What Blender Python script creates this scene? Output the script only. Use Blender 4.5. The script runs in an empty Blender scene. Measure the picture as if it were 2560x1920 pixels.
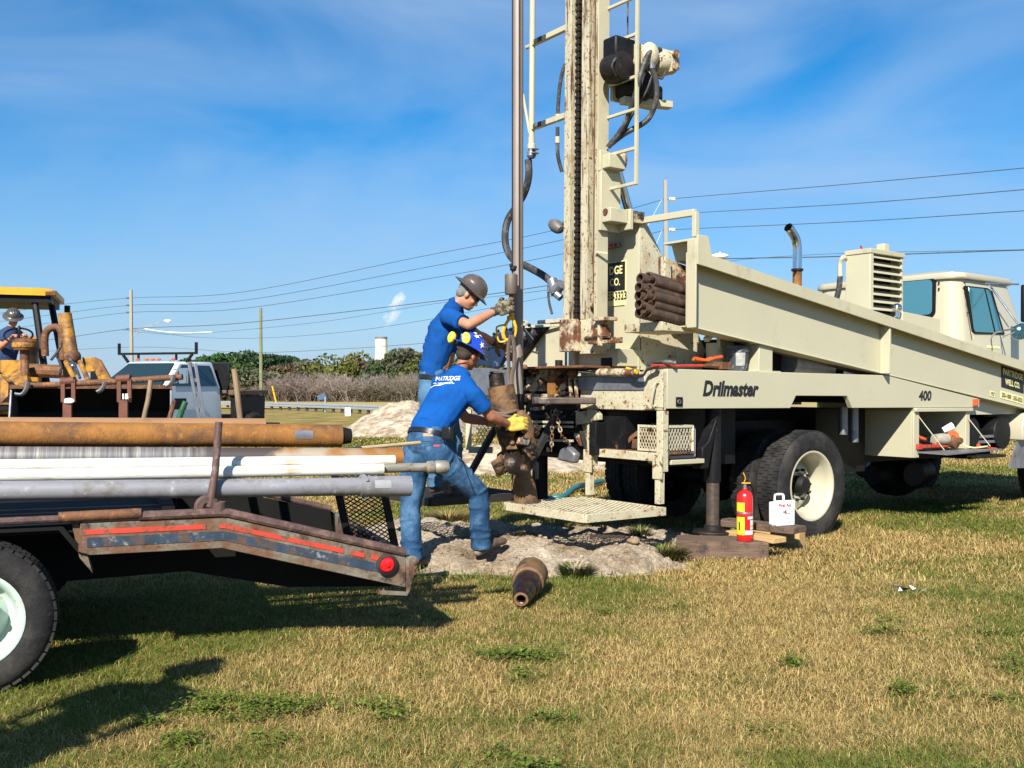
import bpy, bmesh, math, random
import numpy as np
from mathutils import Vector, Matrix, Euler, noise
R = math.radians
sc = bpy.context.scene
# ---------------- camera
FPX = 2500.0; CAMH = 1.4
cd = bpy.data.cameras.new('camera'); cam = bpy.data.objects.new('camera', cd); sc.collection.objects.link(cam)
cam.location = (0, 0, CAMH); cam.rotation_euler = (R(90), 0, 0)
cd.sensor_width = 36; cd.lens = FPX/2560*36; cd.shift_y = 10/2560; cd.clip_end = 6000; cd.clip_start = .05
sc.camera = cam
sc.render.resolution_x = 1024; sc.render.resolution_y = 768
# ---------------- light
SAZ, SEL = R(16), R(37)
sdir = Vector((math.sin(SAZ)*math.cos(SEL), math.cos(SAZ)*math.cos(SEL), -math.sin(SEL)))
sl = bpy.data.lights.new('sun', 'SUN'); sl.energy = 5.0; sl.angle = R(.5); sl.color = (1, .945, .85)
so = bpy.data.objects.new('sun', sl); sc.collection.objects.link(so); so.rotation_euler = sdir.to_track_quat('-Z', 'Y').to_euler()
so.location = (-6, -20, 20)
w = bpy.data.worlds.new('World'); sc.world = w; w.use_nodes = True
nt = w.node_tree; N = nt.nodes; L = nt.links
bg = N['Background']; bg.inputs[1].default_value = .05
sky = N.new('ShaderNodeTexSky'); sky.sky_type = 'NISHITA'; sky.sun_disc = False
sky.sun_elevation = SEL; sky.sun_rotation = R(180)+SAZ; sky.altitude = 0; sky.air_density = 1.0; sky.dust_density = .0; sky.ozone_density = 6.0
tc = N.new('ShaderNodeTexCoord')
mp = N.new('ShaderNodeMapping'); mp.inputs['Rotation'].default_value = (R(0), R(-28), R(0)); mp.inputs['Scale'].default_value = (1.1, 1.0, 3.4)
L.new(tc.outputs['Generated'], mp.inputs[0])
n1 = N.new('ShaderNodeTexNoise'); n1.inputs['Scale'].default_value = 2.3; n1.inputs['Detail'].default_value = 7; n1.inputs['Roughness'].default_value = .5; n1.inputs['Distortion'].default_value = .7
L.new(mp.outputs[0], n1.inputs[0])
r1 = N.new('ShaderNodeValToRGB'); r1.color_ramp.elements[0].position = .36; r1.color_ramp.elements[1].position = .78
r1.color_ramp.elements[1].color = (.62, .62, .62, 1)
L.new(n1.outputs[0], r1.inputs[0])
hs = N.new('ShaderNodeHueSaturation'); hs.inputs['Saturation'].default_value = 1.32; hs.inputs['Hue'].default_value = .497; hs.inputs['Value'].default_value = 1.42
L.new(sky.outputs[0], hs.inputs['Color'])
mx = N.new('ShaderNodeMixRGB'); mx.inputs[2].default_value = (5.6, 7.2, 9.3, 1)
L.new(r1.outputs[0], mx.inputs[0]); L.new(hs.outputs[0], mx.inputs[1])
sx = N.new('ShaderNodeSeparateXYZ'); L.new(tc.outputs['Generated'], sx.inputs[0])
hr = N.new('ShaderNodeMapRange'); hr.inputs[1].default_value = .0; hr.inputs[2].default_value = .26; hr.inputs[3].default_value = .8; hr.inputs[4].default_value = 0; L.new(sx.outputs[2], hr.inputs[0])
mh = N.new('ShaderNodeMixRGB'); mh.inputs[2].default_value = (3.3, 5.1, 7.7, 1); L.new(hr.outputs[0], mh.inputs[0]); L.new(mx.outputs[0], mh.inputs[1]); L.new(mh.outputs[0], bg.inputs[0])
sc.view_settings.view_transform = 'Standard'; sc.view_settings.look = 'None'; sc.view_settings.exposure = .95; sc.view_settings.gamma = 1
try:
    sc.cycles.max_bounces = 5; sc.cycles.volume_bounces = 4; sc.cycles.diffuse_bounces = 2; sc.cycles.transparent_max_bounces = 8
except Exception: pass
# ---------------- helpers
def P(px, py, D):
    "world point on the ray of photo pixel px,py at depth D"
    return Vector(((px-1280)/FPX*D, D, CAMH+(970-py)/FPX*D))
def G(px, py, z=0.0):
    D = (CAMH-z)*FPX/(py-970); return P(px, py, D)
def tag(o, label=None, cat=None, group=None, kind=None):
    if label: o['label'] = label
    if cat: o['category'] = cat
    if group: o['group'] = group
    if kind: o['kind'] = kind
    return o
def empty(name, loc=(0, 0, 0), M=None):
    o = bpy.data.objects.new(name, None); sc.collection.objects.link(o); o.empty_display_size = .1
    if M is not None: o.matrix_world = M
    else: o.location = loc
    return o
def copy_tree(o, parent=None):
    c = o.copy(); sc.collection.objects.link(c); c.parent = parent
    for ch in list(o.children): copy_tree(ch, c)
    return c
def frames(pts):
    pts = [Vector(p) for p in pts]; T = []
    for i in range(len(pts)):
        a = pts[max(i-1, 0)]; b = pts[min(i+1, len(pts)-1)]; d = (b-a); d = d.normalized() if d.length > 1e-9 else Vector((0, 0, 1)); T.append(d)
    u = T[0].orthogonal().normalized(); out = []
    for i, t in enumerate(T):
        if i: u = (u - t*u.dot(t)); u = u.normalized() if u.length > 1e-6 else t.orthogonal().normalized()
        out.append((pts[i], u, t.cross(u), t))
    return out
def smooth_path(pts, n=6):
    pts = [Vector(p) for p in pts]; q = [pts[0]]+pts+[pts[-1]]; out = []
    for i in range(1, len(q)-2):
        for k in range(n):
            t = k/n; a, b, c, d = q[i-1], q[i], q[i+1], q[i+2]
            out.append(.5*((2*b)+(c-a)*t+(2*a-5*b+4*c-d)*t*t+(3*b-a-3*c+d)*t**3))
    out.append(pts[-1]); return out
class MB:
    def __init__(s): s.v = []; s.f = []
    def add(s, vs, fs):
        k = len(s.v); s.v += [tuple(v) for v in vs]; s.f += [tuple(i+k for i in f) for f in fs]; return s
    def box(s, x0, x1, y0, y1, z0, z1, M=None):
        vs = [Vector((x, y, z)) for x in (x0, x1) for y in (y0, y1) for z in (z0, z1)]
        if M is not None: vs = [M @ v for v in vs]
        return s.add(vs, [(0, 1, 3, 2), (4, 6, 7, 5), (0, 4, 5, 1), (2, 3, 7, 6), (0, 2, 6, 4), (1, 5, 7, 3)])
    def cbox(s, c, sz, M=None):
        M2 = Matrix.Translation(c) @ (M if M is not None else Matrix())
        return s.box(-sz[0]/2, sz[0]/2, -sz[1]/2, sz[1]/2, -sz[2]/2, sz[2]/2, M2)
    def bar(s, p0, p1, w, h, up=(0, 0, 1)):
        p0 = Vector(p0); p1 = Vector(p1); t = (p1-p0).normalized(); up = Vector(up)
        a = t.cross(up); a = a.normalized() if a.length > 1e-4 else t.orthogonal().normalized(); b = a.cross(t)
        vs = [p + a*sx*w/2 + b*sz*h/2 for p in (p0, p1) for sx, sz in ((-1, -1), (1, -1), (1, 1), (-1, 1))]
        return s.add(vs, [(0, 1, 2, 3), (7, 6, 5, 4), (0, 4, 5, 1), (1, 5, 6, 2), (2, 6, 7, 3), (3, 7, 4, 0)])
    def tube(s, pts, r, n=10, caps=True, flat=None):
        fr = frames(pts); m = len(fr); rs = r if isinstance(r, (list, tuple)) else [r]*m; vs = []
        for i, (p, u, v, t) in enumerate(fr):
            for k in range(n):
                a = 2*math.pi*k/n; vs.append(p + u*math.cos(a)*rs[i] + v*math.sin(a)*rs[i]*(flat or 1))
        fs = [(i*n+k, i*n+(k+1) % n, (i+1)*n+(k+1) % n, (i+1)*n+k) for i in range(m-1) for k in range(n)]
        if caps: fs += [tuple(reversed(range(n))), tuple((m-1)*n+k for k in range(n))]
        return s.add(vs, fs)
    def pipe(s, p0, p1, r, ri, n=20):
        "hollow pipe with open ends"
        p0 = Vector(p0); p1 = Vector(p1); t = (p1-p0).normalized(); u = t.orthogonal().normalized(); v = t.cross(u); vs = []
        d = min(.25, (p1-p0).length*.45)
        for p, rr in ((p0+t*d, ri), (p0, ri), (p0, r), (p1, r), (p1, ri), (p1-t*d, ri)):
            for k in range(n): a = 2*math.pi*k/n; vs.append(p+u*math.cos(a)*rr+v*math.sin(a)*rr)
        fs = [(i*n+k, i*n+(k+1) % n, (i+1)*n+(k+1) % n, (i+1)*n+k) for i in range(5) for k in range(n)]
        fs += [tuple(range(n)), tuple(reversed([5*n+k for k in range(n)]))]
        return s.add(vs, fs)
    def lathe(s, prof, M=None, n=32, closed=False):
        vs = []
        for r, z in prof:
            for k in range(n):
                a = 2*math.pi*k/n; v = Vector((r*math.cos(a), r*math.sin(a), z)); vs.append(M @ v if M is not None else v)
        m = len(prof); rng = range(m if closed else m-1)
        return s.add(vs, [(i*n+k, i*n+(k+1) % n, ((i+1) % m)*n+(k+1) % n, ((i+1) % m)*n+k) for i in rng for k in range(n)])
    def prism(s, poly, fn, d0, d1):
        "poly = list of 2D, fn(a,b,d)->3D"
        n = len(poly); vs = [fn(a, b, d0) for a, b in poly]+[fn(a, b, d1) for a, b in poly]
        return s.add(vs, [tuple(range(n)), tuple(reversed(range(n, 2*n)))]+[(i, (i+1) % n, n+(i+1) % n, n+i) for i in range(n)])
    def ell(s, c, r, M=None, nu=16, nv=10):
        vs = []; c = Vector(c)
        if not isinstance(r, (tuple, list)): r = (r, r, r)
        for j in range(1, nv):
            th = math.pi*j/nv
            for i in range(nu):
                ph = 2*math.pi*i/nu; v = Vector((r[0]*math.sin(th)*math.cos(ph), r[1]*math.sin(th)*math.sin(ph), r[2]*math.cos(th))); vs.append(c+(M @ v if M is not None else v))
        a = Vector((0, 0, r[2])); b = Vector((0, 0, -r[2])); vs += [c+(M @ a if M is not None else a), c+(M @ b if M is not None else b)]
        k = (nv-1)*nu
        fs = [(j*nu+i, (j+1)*nu+i, (j+1)*nu+(i+1) % nu, j*nu+(i+1) % nu) for j in range(nv-2) for i in range(nu)]
        fs += [(k, i, (i+1) % nu) for i in range(nu)]+[(k+1, (nv-2)*nu+(i+1) % nu, (nv-2)*nu+i) for i in range(nu)]
        return s.add(vs, fs)
    def quad(s, a, b, c, d): return s.add([a, b, c, d], [(0, 1, 2, 3)])
    def disp(s, amp, scale, seed=0):
        out = []
        for v in s.v:
            q = Vector(v); o = Vector((seed*7.3, seed*3.1, 0)); out.append(tuple(q+noise.noise_vector(q*scale+o)*amp))
        s.v = out; return s
    def build(s, name, mat, parent=None, bevel=0, ang=35, seg=2, recalc=True):
        me = bpy.data.meshes.new(name); me.from_pydata(s.v, [], s.f)
        if recalc:
            bm = bmesh.new(); bm.from_mesh(me); bmesh.ops.recalc_face_normals(bm, faces=bm.faces); bm.to_mesh(me); bm.free()
        me.polygons.foreach_set('use_smooth', [True]*len(me.polygons)); me.set_sharp_from_angle(angle=R(ang))
        if mat: me.materials.append(mat)
        o = bpy.data.objects.new(name, me); sc.collection.objects.link(o)
        if parent: o.parent = parent
        if bevel:
            b = o.modifiers.new('bevel', 'BEVEL'); b.width = bevel; b.segments = seg; b.limit_method = 'ANGLE'; b.angle_limit = R(40)
        return o
def wobj(name, mb, mat, label, cat, group=None, bevel=0, kind=None, origin=None, **k):
    "a one-mesh thing in world coordinates, its origin moved to its base"
    vs = np.array(mb.v)
    o0 = Vector(origin) if origin is not None else Vector((vs[:, 0].mean(), vs[:, 1].mean(), vs[:, 2].min()))
    mb.v = [tuple(Vector(v)-o0) for v in mb.v]
    o = mb.build(name, mat, None, bevel, **k); o.location = o0; return tag(o, label, cat, group, kind)
def rootat(name, loc, label, cat, group=None):
    return tag(empty(name, loc), label, cat, group)
# ---------------- materials
def new_mat(name):
    m = bpy.data.materials.new(name); m.use_nodes = True; t = m.node_tree; b = t.nodes['Principled BSDF']; return m, t, b
def rgb(c): return (c[0], c[1], c[2], 1)
def M_(name, c, rough=.6, metal=0, var=.18, vs=4.0, spots=None, bump=.0, bs=60, c2=None, stretch=None, streak=None, spec=.5, coat=0, coord='Object'):
    """procedural material: base colour with broad tonal variation, optional rust/dirt layers
    spots = [(colour, scale, threshold, softness), ...]"""
    m, t, b = new_mat(name); n = t.nodes; l = t.links
    tc = n.new('ShaderNodeTexCoord'); src = tc.outputs[coord]
    if stretch:
        mp = n.new('ShaderNodeMapping'); mp.inputs['Scale'].default_value = stretch; l.new(src, mp.inputs[0]); src2 = mp.outputs[0]
    else: src2 = src
    nz = n.new('ShaderNodeTexNoise'); nz.inputs['Scale'].default_value = vs; nz.inputs['Detail'].default_value = 6; nz.inputs['Roughness'].default_value = .6; l.new(src2, nz.inputs[0])
    cr = n.new('ShaderNodeValToRGB'); e = cr.color_ramp.elements; e[0].position = .3; e[1].position = .7
    d = c2 if c2 else tuple(x*(1-var) for x in c); u = c if c2 else tuple(min(1, x*(1+var*.6)) for x in c)
    e[0].color = rgb(d); e[1].color = rgb(u); l.new(nz.outputs[0], cr.inputs[0]); col = cr.outputs[0]
    rsrc = None
    for i, (sc_, ssc, th, soft) in enumerate(spots or []):
        a = n.new('ShaderNodeTexNoise'); a.inputs['Scale'].default_value = ssc; a.inputs['Detail'].default_value = 9; a.inputs['Roughness'].default_value = .72
        l.new(src2 if streak and i == streak-1 else src, a.inputs[0])
        r = n.new('ShaderNodeMapRange'); r.inputs[1].default_value = th-soft; r.inputs[2].default_value = th+soft; l.new(a.outputs[0], r.inputs[0])
        mxx = n.new('ShaderNodeMixRGB'); mxx.inputs[2].default_value = rgb(sc_); l.new(r.outputs[0], mxx.inputs[0]); l.new(col, mxx.inputs[1]); col = mxx.outputs[0]; rsrc = r.outputs[0]
    l.new(col, b.inputs['Base Color']); b.inputs['Metallic'].default_value = metal; b.inputs['Specular IOR Level'].default_value = spec
    if coat: b.inputs['Coat Weight'].default_value = coat; b.inputs['Coat Roughness'].default_value = .2
    rr = n.new('ShaderNodeMapRange'); rr.inputs[3].default_value = max(.05, rough-.1); rr.inputs[4].default_value = min(1, rough+.12); l.new(nz.outputs[0], rr.inputs[0]); l.new(rr.outputs[0], b.inputs['Roughness'])
    if bump:
        bn = n.new('ShaderNodeTexNoise'); bn.inputs['Scale'].default_value = bs; bn.inputs['Detail'].default_value = 5; l.new(src2, bn.inputs[0])
        bp = n.new('ShaderNodeBump'); bp.inputs['Strength'].default_value = bump; bp.inputs['Distance'].default_value = .01; l.new(bn.outputs[0], bp.inputs['Height']); l.new(bp.outputs[0], b.inputs['Normal'])
    return m
RUST = (.13, .045, .018); RUSTD = (.05, .022, .012)
m_cream = M_('cream_paint', (.43, .395, .27), .42, var=.07, vs=2.2, spots=[((.33, .29, .19), 5, .62, .08), (RUST, 34, .685, .012)], spec=.4)
m_creamS = M_('cream_paint_sound', (.43, .405, .285), .38, var=.05, vs=1.5, spots=[((.36, .33, .24), 3, .66, .1), (RUST, 42, .755, .01)], spec=.4)
m_creamR = M_('cream_paint_rusted', (.46, .42, .29), .5, var=.1, vs=3, spots=[((.36, .27, .15), 7, .60, .08), (RUST, 15, .585, .02), (RUST, 60, .60, .015)], bump=.15, bs=40)
m_mast = M_('mast_paint_rusted', (.43, .39, .27), .5, var=.12, vs=3, stretch=(6, 6, .5), spots=[((.30, .21, .11), 3.2, .60, .06), ((.10, .055, .03), 4.5, .565, .03), (RUST, 26, .585, .02)], streak=2, bump=.15, bs=30)
m_creamX = M_('cream_paint_worn_off', (.48, .40, .26), .6, var=.2, vs=5, spots=[(RUST, 8, .5, .05), ((.06, .035, .02), 14, .56, .03)], bump=.3, bs=50)
m_cab = M_('cab_paint', (.43, .40, .29), .3, var=.04, vs=1, spec=.5, coat=.3)
m_rust = M_('rusty_steel', (.15, .065, .03), .75, .2, var=.5, vs=9, spots=[((.26, .12, .04), 14, .58, .06), ((.03, .02, .015), 20, .6, .05)], bump=.4, bs=70)
m_rusto = M_('orange_rust', (.24, .10, .018), .8, 0, var=.35, vs=6, stretch=(1, 1, .35), spots=[((.10, .045, .018), 4, .54, .07), ((.34, .15, .03), 26, .62, .05)], bump=.3, bs=90)
m_dark = M_('dark_grimy_steel', (.013, .011, .010), .6, .1, var=.4, vs=12, spots=[((.045, .026, .015), 9, .6, .07)], bump=.2, bs=60, spec=.3)
m_black = M_('black_paint', (.007, .007, .008), .5, 0, var=.3, vs=8, spots=[((.03, .027, .024), 12, .64, .06)], spec=.22)
m_steel = M_('worn_grey_steel', (.24, .245, .27), .42, .6, var=.25, vs=10, spots=[((.12, .10, .09), 18, .62, .05)])
m_chrome = M_('chrome', (.62, .64, .68), .12, 1, var=.05)
m_rod = M_('drill_pipe_steel', (.25, .205, .175), .55, .35, var=.2, vs=5, stretch=(1, 1, .2), spots=[((.09, .06, .05), 25, .68, .04)], bump=.1)
m_rubber = M_('tyre_rubber', (.014, .014, .015), .8, 0, var=.3, vs=6, spots=[((.06, .053, .045), 4, .60, .15)], bump=.25, bs=80, spec=.25)
m_hose = M_('rubber_hose', (.03, .029, .03), .6, 0, var=.3, vs=10, spots=[((.17, .16, .15), 12, .6, .08)])
m_yellow = M_('yellow_paint', (.75, .38, .012), .4, 0, var=.12, vs=8, spots=[((.2, .1, .02), 30, .68, .02)])
m_red = M_('red_paint', (.55, .012, .012), .28, 0, var=.06, vs=5, coat=.3)
m_redw = M_('worn_red_paint', (.45, .04, .02), .55, 0, var=.2, vs=10, spots=[(RUST, 25, .56, .04)])
m_orange = M_('orange_plastic', (.6, .10, .015), .5)
m_white = M_('white_plastic', (.78, .8, .82), .35, 0, var=.03)
m_wood = M_('wood', (.36, .22, .10), .75, 0, var=.35, vs=6, stretch=(.5, 8, 8), bump=.3, bs=20)
m_woodD = M_('old_dark_timber', (.12, .075, .05), .85, 0, var=.45, vs=7, stretch=(.7, 6, 6), spots=[((.03, .02, .015), 9, .6, .06)], bump=.6, bs=18)
m_pvc = M_('weathered_white_pipe', (.60, .61, .55), .5, 0, var=.14, vs=5, stretch=(.6, 4, 4), spots=[((.36, .29, .15), 7, .585, .06), ((.12, .10, .08), 55, .7, .02)], streak=1, coord='Object')
m_grey = M_('grey_pvc', (.20, .20, .225), .5, 0, var=.18, vs=4, stretch=(.5, 3, 3), spots=[((.13, .12, .10), 9, .56, .08), ((.33, .33, .35), 14, .64, .05)])
m_glass, _t, _b = new_mat('tinted_glass')
_b.inputs['Base Color'].default_value = (.02, .05, .06, 1); _b.inputs['Roughness'].default_value = .05; _b.inputs['Specular IOR Level'].default_value = 1.0; _b.inputs['Coat Weight'].default_value = 1
m_ink = M_('black_lettering', (.01, .01, .012), .5, var=0)
m_inky = M_('pale_yellow_vinyl', (.72, .66, .30), .4, var=.05)
def font_mesh(txt, h, name, mat, parent, Mx, width=None, shear=0, bold=.0, align='LEFT', slope=0):
    cu = bpy.data.curves.new('t', 'FONT'); cu.body = txt; cu.size = 1; cu.shear = shear; cu.offset = bold; cu.extrude = 0; cu.resolution_u = 3
    ob = bpy.data.objects.new('t', cu); sc.collection.objects.link(ob)
    dg = bpy.context.evaluated_depsgraph_get(); me = bpy.data.meshes.new_from_object(ob.evaluated_get(dg)); bpy.data.objects.remove(ob)
    me.name = name; n = len(me.vertices); co = np.zeros(n*3, dtype=np.float32); me.vertices.foreach_get('co', co); co = co.reshape(-1, 3)
    lo = co.min(0); hi = co.max(0); co[:, 0] -= lo[0]; co[:, 1] -= lo[1]; sy = h/(hi[1]-lo[1]); sx = (width/(hi[0]-lo[0])) if width else sy
    co[:, 0] *= sx; co[:, 1] = co[:, 1]*sy+slope*co[:, 0]
    if align == 'CENTER': co[:, 0] -= (hi[0]-lo[0])*sx/2
    me.vertices.foreach_set('co', co.ravel()); me.materials.clear(); me.materials.append(mat)
    o = bpy.data.objects.new(name, me); sc.collection.objects.link(o); o.parent = parent; o.matrix_local = Mx
    return o
def basis(o, x, y):
    "matrix with origin o, x axis x, y axis y"
    x = Vector(x).normalized(); y = Vector(y).normalized(); z = x.cross(y)
    return Matrix.Translation(Vector(o)) @ Matrix((x, y, z)).transposed().to_4x4()
# ---------------- ground
def vnoise(x, y, s, seed):
    rs = np.random.RandomState(seed); T = rs.rand(64, 64)
    a = x*s+seed*1.7; b = y*s+seed*.9; i = np.floor(a).astype(int); j = np.floor(b).astype(int); fx = a-i; fy = b-j
    fx = fx*fx*(3-2*fx); fy = fy*fy*(3-2*fy); g = lambda p, q: T[p % 64, q % 64]
    return (g(i, j)*(1-fx)+g(i+1, j)*fx)*(1-fy)+(g(i, j+1)*(1-fx)+g(i+1, j+1)*fx)*fy
def fbm(x, y, s, seed, o=4): return sum(vnoise(x, y, s*2**k, seed+k)*.5**k for k in range(o))/sum(.5**k for k in range(o))
SANDS = [(.33, 8.0, 1.15, .55, .15), (-.62, 8.35, .62, .85, .09), (1.15, 9.0, .8, .9, .06), (.1, 9.2, 1.2, .9, .05), (-.75, 9.6, .8, .8, .08)]
def sand_amt(x, y):
    s = np.zeros_like(x)-2.0
    for cx, cy, rx, ry, h in SANDS:
        d = ((x-cx)/rx)**2+((y-cy)/ry)**2; s = np.maximum(s, 1-d)
    return s+(fbm(x, y, 3.5, 5)-.5)*.9
def sand_h(x, y):
    z = np.zeros_like(x)
    for cx, cy, rx, ry, h in SANDS:
        d = ((x-cx)/rx)**2+((y-cy)/ry)**2; z += h*np.exp(-1.4*d)
    return z
def gz(x, y):
    x = np.asarray(x, float); y = np.asarray(y, float)
    return (fbm(x, y, .35, 11, 3)-.5)*.05*np.clip(1.6-y/30, .2, 1)
def gridmesh(x0, x1, nx, ys, zf):
    xs = np.linspace(x0, x1, nx); X, Y = np.meshgrid(xs, ys); Z = zf(X, Y); n = len(ys)
    v = np.stack([X, Y, Z], -1).reshape(-1, 3); f = [(j*nx+i, j*nx+i+1, (j+1)*nx+i+1, (j+1)*nx+i) for j in range(n-1) for i in range(nx-1)]
    m = MB(); m.v = [tuple(q) for q in v]; m.f = f; return m
m_ground, t, b = new_mat('dry_turf')
n = t.nodes; l = t.links; tc = n.new('ShaderNodeTexCoord')
def NZ(sc_, d=6, rgh=.6, dis=0):
    q = n.new('ShaderNodeTexNoise'); q.inputs['Scale'].default_value = sc_; q.inputs['Detail'].default_value = d; q.inputs['Roughness'].default_value = rgh; q.inputs['Distortion'].default_value = dis; l.new(tc.outputs['Object'], q.inputs[0]); return q
a = NZ(.9, 7); r = n.new('ShaderNodeValToRGB'); e = r.color_ramp.elements; e[0].position = .38; e[1].position = .62
e[0].color = (.36, .26, .10, 1); e[1].color = (.16, .15, .04, 1); l.new(a.outputs[0], r.inputs[0])
c2 = NZ(45, 5, .7); mx = n.new('ShaderNodeMixRGB'); mx.blend_type = 'MULTIPLY'; mx.inputs[0].default_value = .75
r2 = n.new('ShaderNodeValToRGB'); r2.color_ramp.elements[0].color = (.5, .47, .42, 1); r2.color_ramp.elements[1].color = (1.25, 1.2, 1.1, 1); r2.color_ramp.elements[0].position = .3; r2.color_ramp.elements[1].position = .7
l.new(c2.outputs[0], r2.inputs[0]); l.new(r.outputs[0], mx.inputs[1]); l.new(r2.outputs[0], mx.inputs[2]); l.new(mx.outputs[0], b.inputs['Base Color'])
b.inputs['Roughness'].default_value = .95; b.inputs['Specular IOR Level'].default_value = .1
bp = n.new('ShaderNodeBump'); bp.inputs['Strength'].default_value = .7; bp.inputs['Distance'].default_value = .03; l.new(c2.outputs[0], bp.inputs['Height']); l.new(bp.outputs[0], b.inputs['Normal'])
ys = np.concatenate([np.linspace(-60, 0, 5)[:-1], np.linspace(0, 14, 71)[:-1], np.linspace(14, 60, 24)[:-1], np.geomspace(60, 3000, 14)])
gm = gridmesh(-26, 26, 131, ys, gz)
# widen far rows so that the sheet reaches the horizon
vs = np.array(gm.v); k = np.clip((vs[:, 1]-14)/46, 0, 1); big = 1+k*np.maximum(vs[:, 1]/12, 1); big = np.where(vs[:, 1] < 0, 2.5, big); vs[:, 0] *= big
gm.v = [tuple(q) for q in vs]
tag(gm.build('ground', m_ground, recalc=False), kind='structure')
# ---------------- sand spread around the well
m_sand, t, b = new_mat('pale_sand_spoil'); n = t.nodes; l = t.links; tc = n.new('ShaderNodeTexCoord')
a = NZ(2.2, 7, .6); r = n.new('ShaderNodeValToRGB'); e = r.color_ramp.elements; e[0].position = .36; e[1].position = .6; e[0].color = (.22, .165, .105, 1); e[1].color = (.43, .36, .27, 1); l.new(a.outputs[0], r.inputs[0])
c2 = NZ(38, 8, .75); r2 = n.new('ShaderNodeValToRGB'); r2.color_ramp.elements[0].color = (.45, .42, .4, 1); r2.color_ramp.elements[1].color = (1.2, 1.2, 1.2, 1); r2.color_ramp.elements[0].position = .32; r2.color_ramp.elements[1].position = .62
l.new(c2.outputs[0], r2.inputs[0]); mx = n.new('ShaderNodeMixRGB'); mx.blend_type = 'MULTIPLY'; mx.inputs[0].default_value = 1; l.new(r.outputs[0], mx.inputs[1]); l.new(r2.outputs[0], mx.inputs[2])
c3 = NZ(120, 3, .5); mr = n.new('ShaderNodeMapRange'); mr.inputs[1].default_value = .64; mr.inputs[2].default_value = .68; l.new(c3.outputs[0], mr.inputs[0])
mx2 = n.new('ShaderNodeMixRGB'); mx2.inputs[2].default_value = (.62, .56, .45, 1); l.new(mr.outputs[0], mx2.inputs[0]); l.new(mx.outputs[0], mx2.inputs[1]); l.new(mx2.outputs[0], b.inputs['Base Color'])
b.inputs['Roughness'].default_value = .95; b.inputs['Specular IOR Level'].default_value = .1
bp = n.new('ShaderNodeBump'); bp.inputs['Strength'].default_value = .8; bp.inputs['Distance'].default_value = .025; ad = n.new('ShaderNodeMath'); ad.operation = 'ADD'; l.new(c2.outputs[0], ad.inputs[0]); l.new(a.outputs[0], ad.inputs[1]); l.new(ad.outputs[0], bp.inputs['Height']); l.new(bp.outputs[0], b.inputs['Normal'])
def sz(x, y):
    s = sand_amt(x, y); f = np.clip((s-.12)*3.2, -1, 1)
    lump = (fbm(x, y, 3.2, 21, 5)-.5)*.17+np.abs(fbm(x, y, 9, 31, 4)-.5)*.07+(fbm(x, y, 38, 33, 2)-.5)*.018
    foot = 1-.85*np.exp(-((x+.20)/.20)**2-((y-7.86)/.20)**2)-.85*np.exp(-((x+.74)/.22)**2-((y-7.68)/.25)**2)
    return gz(x, y)+np.where(f > 0, f*(.01+sand_h(x, y)+lump*f)*foot, f*.08)
def ground_z(x, y): return float(max(gz(x, y), sz(np.array([x]), np.array([y]))[0]))
sm = gridmesh(-1.9, 2.5, 260, np.linspace(6.9, 10.6, 220), sz)
tag(sm.build('sand_mound', m_sand, recalc=False), kind='structure')
# ---------------- grass
m_grass, t, b = new_mat('grass_blades'); n = t.nodes; l = t.links
at = n.new('ShaderNodeAttribute'); at.attribute_name = 'col'; l.new(at.outputs['Color'], b.inputs['Base Color']); b.inputs['Roughness'].default_value = .7; b.inputs['Specular IOR Level'].default_value = .25
tr = n.new('ShaderNodeBsdfTranslucent'); l.new(at.outputs['Color'], tr.inputs[0]); ms = n.new('ShaderNodeMixShader'); ms.inputs[0].default_value = .15
l.new(b.outputs[0], ms.inputs[1]); l.new(tr.outputs[0], ms.inputs[2]); l.new(ms.outputs[0], n['Material Output'].inputs[0])
rs = np.random.RandomState(7)
def greenness(x, y):
    g = (fbm(x, y, .7, 41, 5)-.5)*2.6+.34+(fbm(x, y, 4, 47, 4)-.5)*1.3+.22*np.clip((-x-.2)/1.5, 0, 1)*np.clip((7-y)/2, 0, 1)
    g += .28*np.exp(-((x+1.3)/1.3)**2-((y-4.9)/1.1)**2)+.16*np.exp(-((x-.9)/1.2)**2-((y-3.7)/.6)**2)+.3*np.exp(-((x-4.6)/1.3)**2-((y-9.6)/1.6)**2)
    g += .35*np.exp(-((x-.02)/.35)**2-((y-5.15)/.16)**2)+.12*np.clip((y-14)/20, 0, 1)
    return g-.22*np.exp(-((x-1.3)/1.3)**2-((y-6.1)/1.1)**2)
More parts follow.
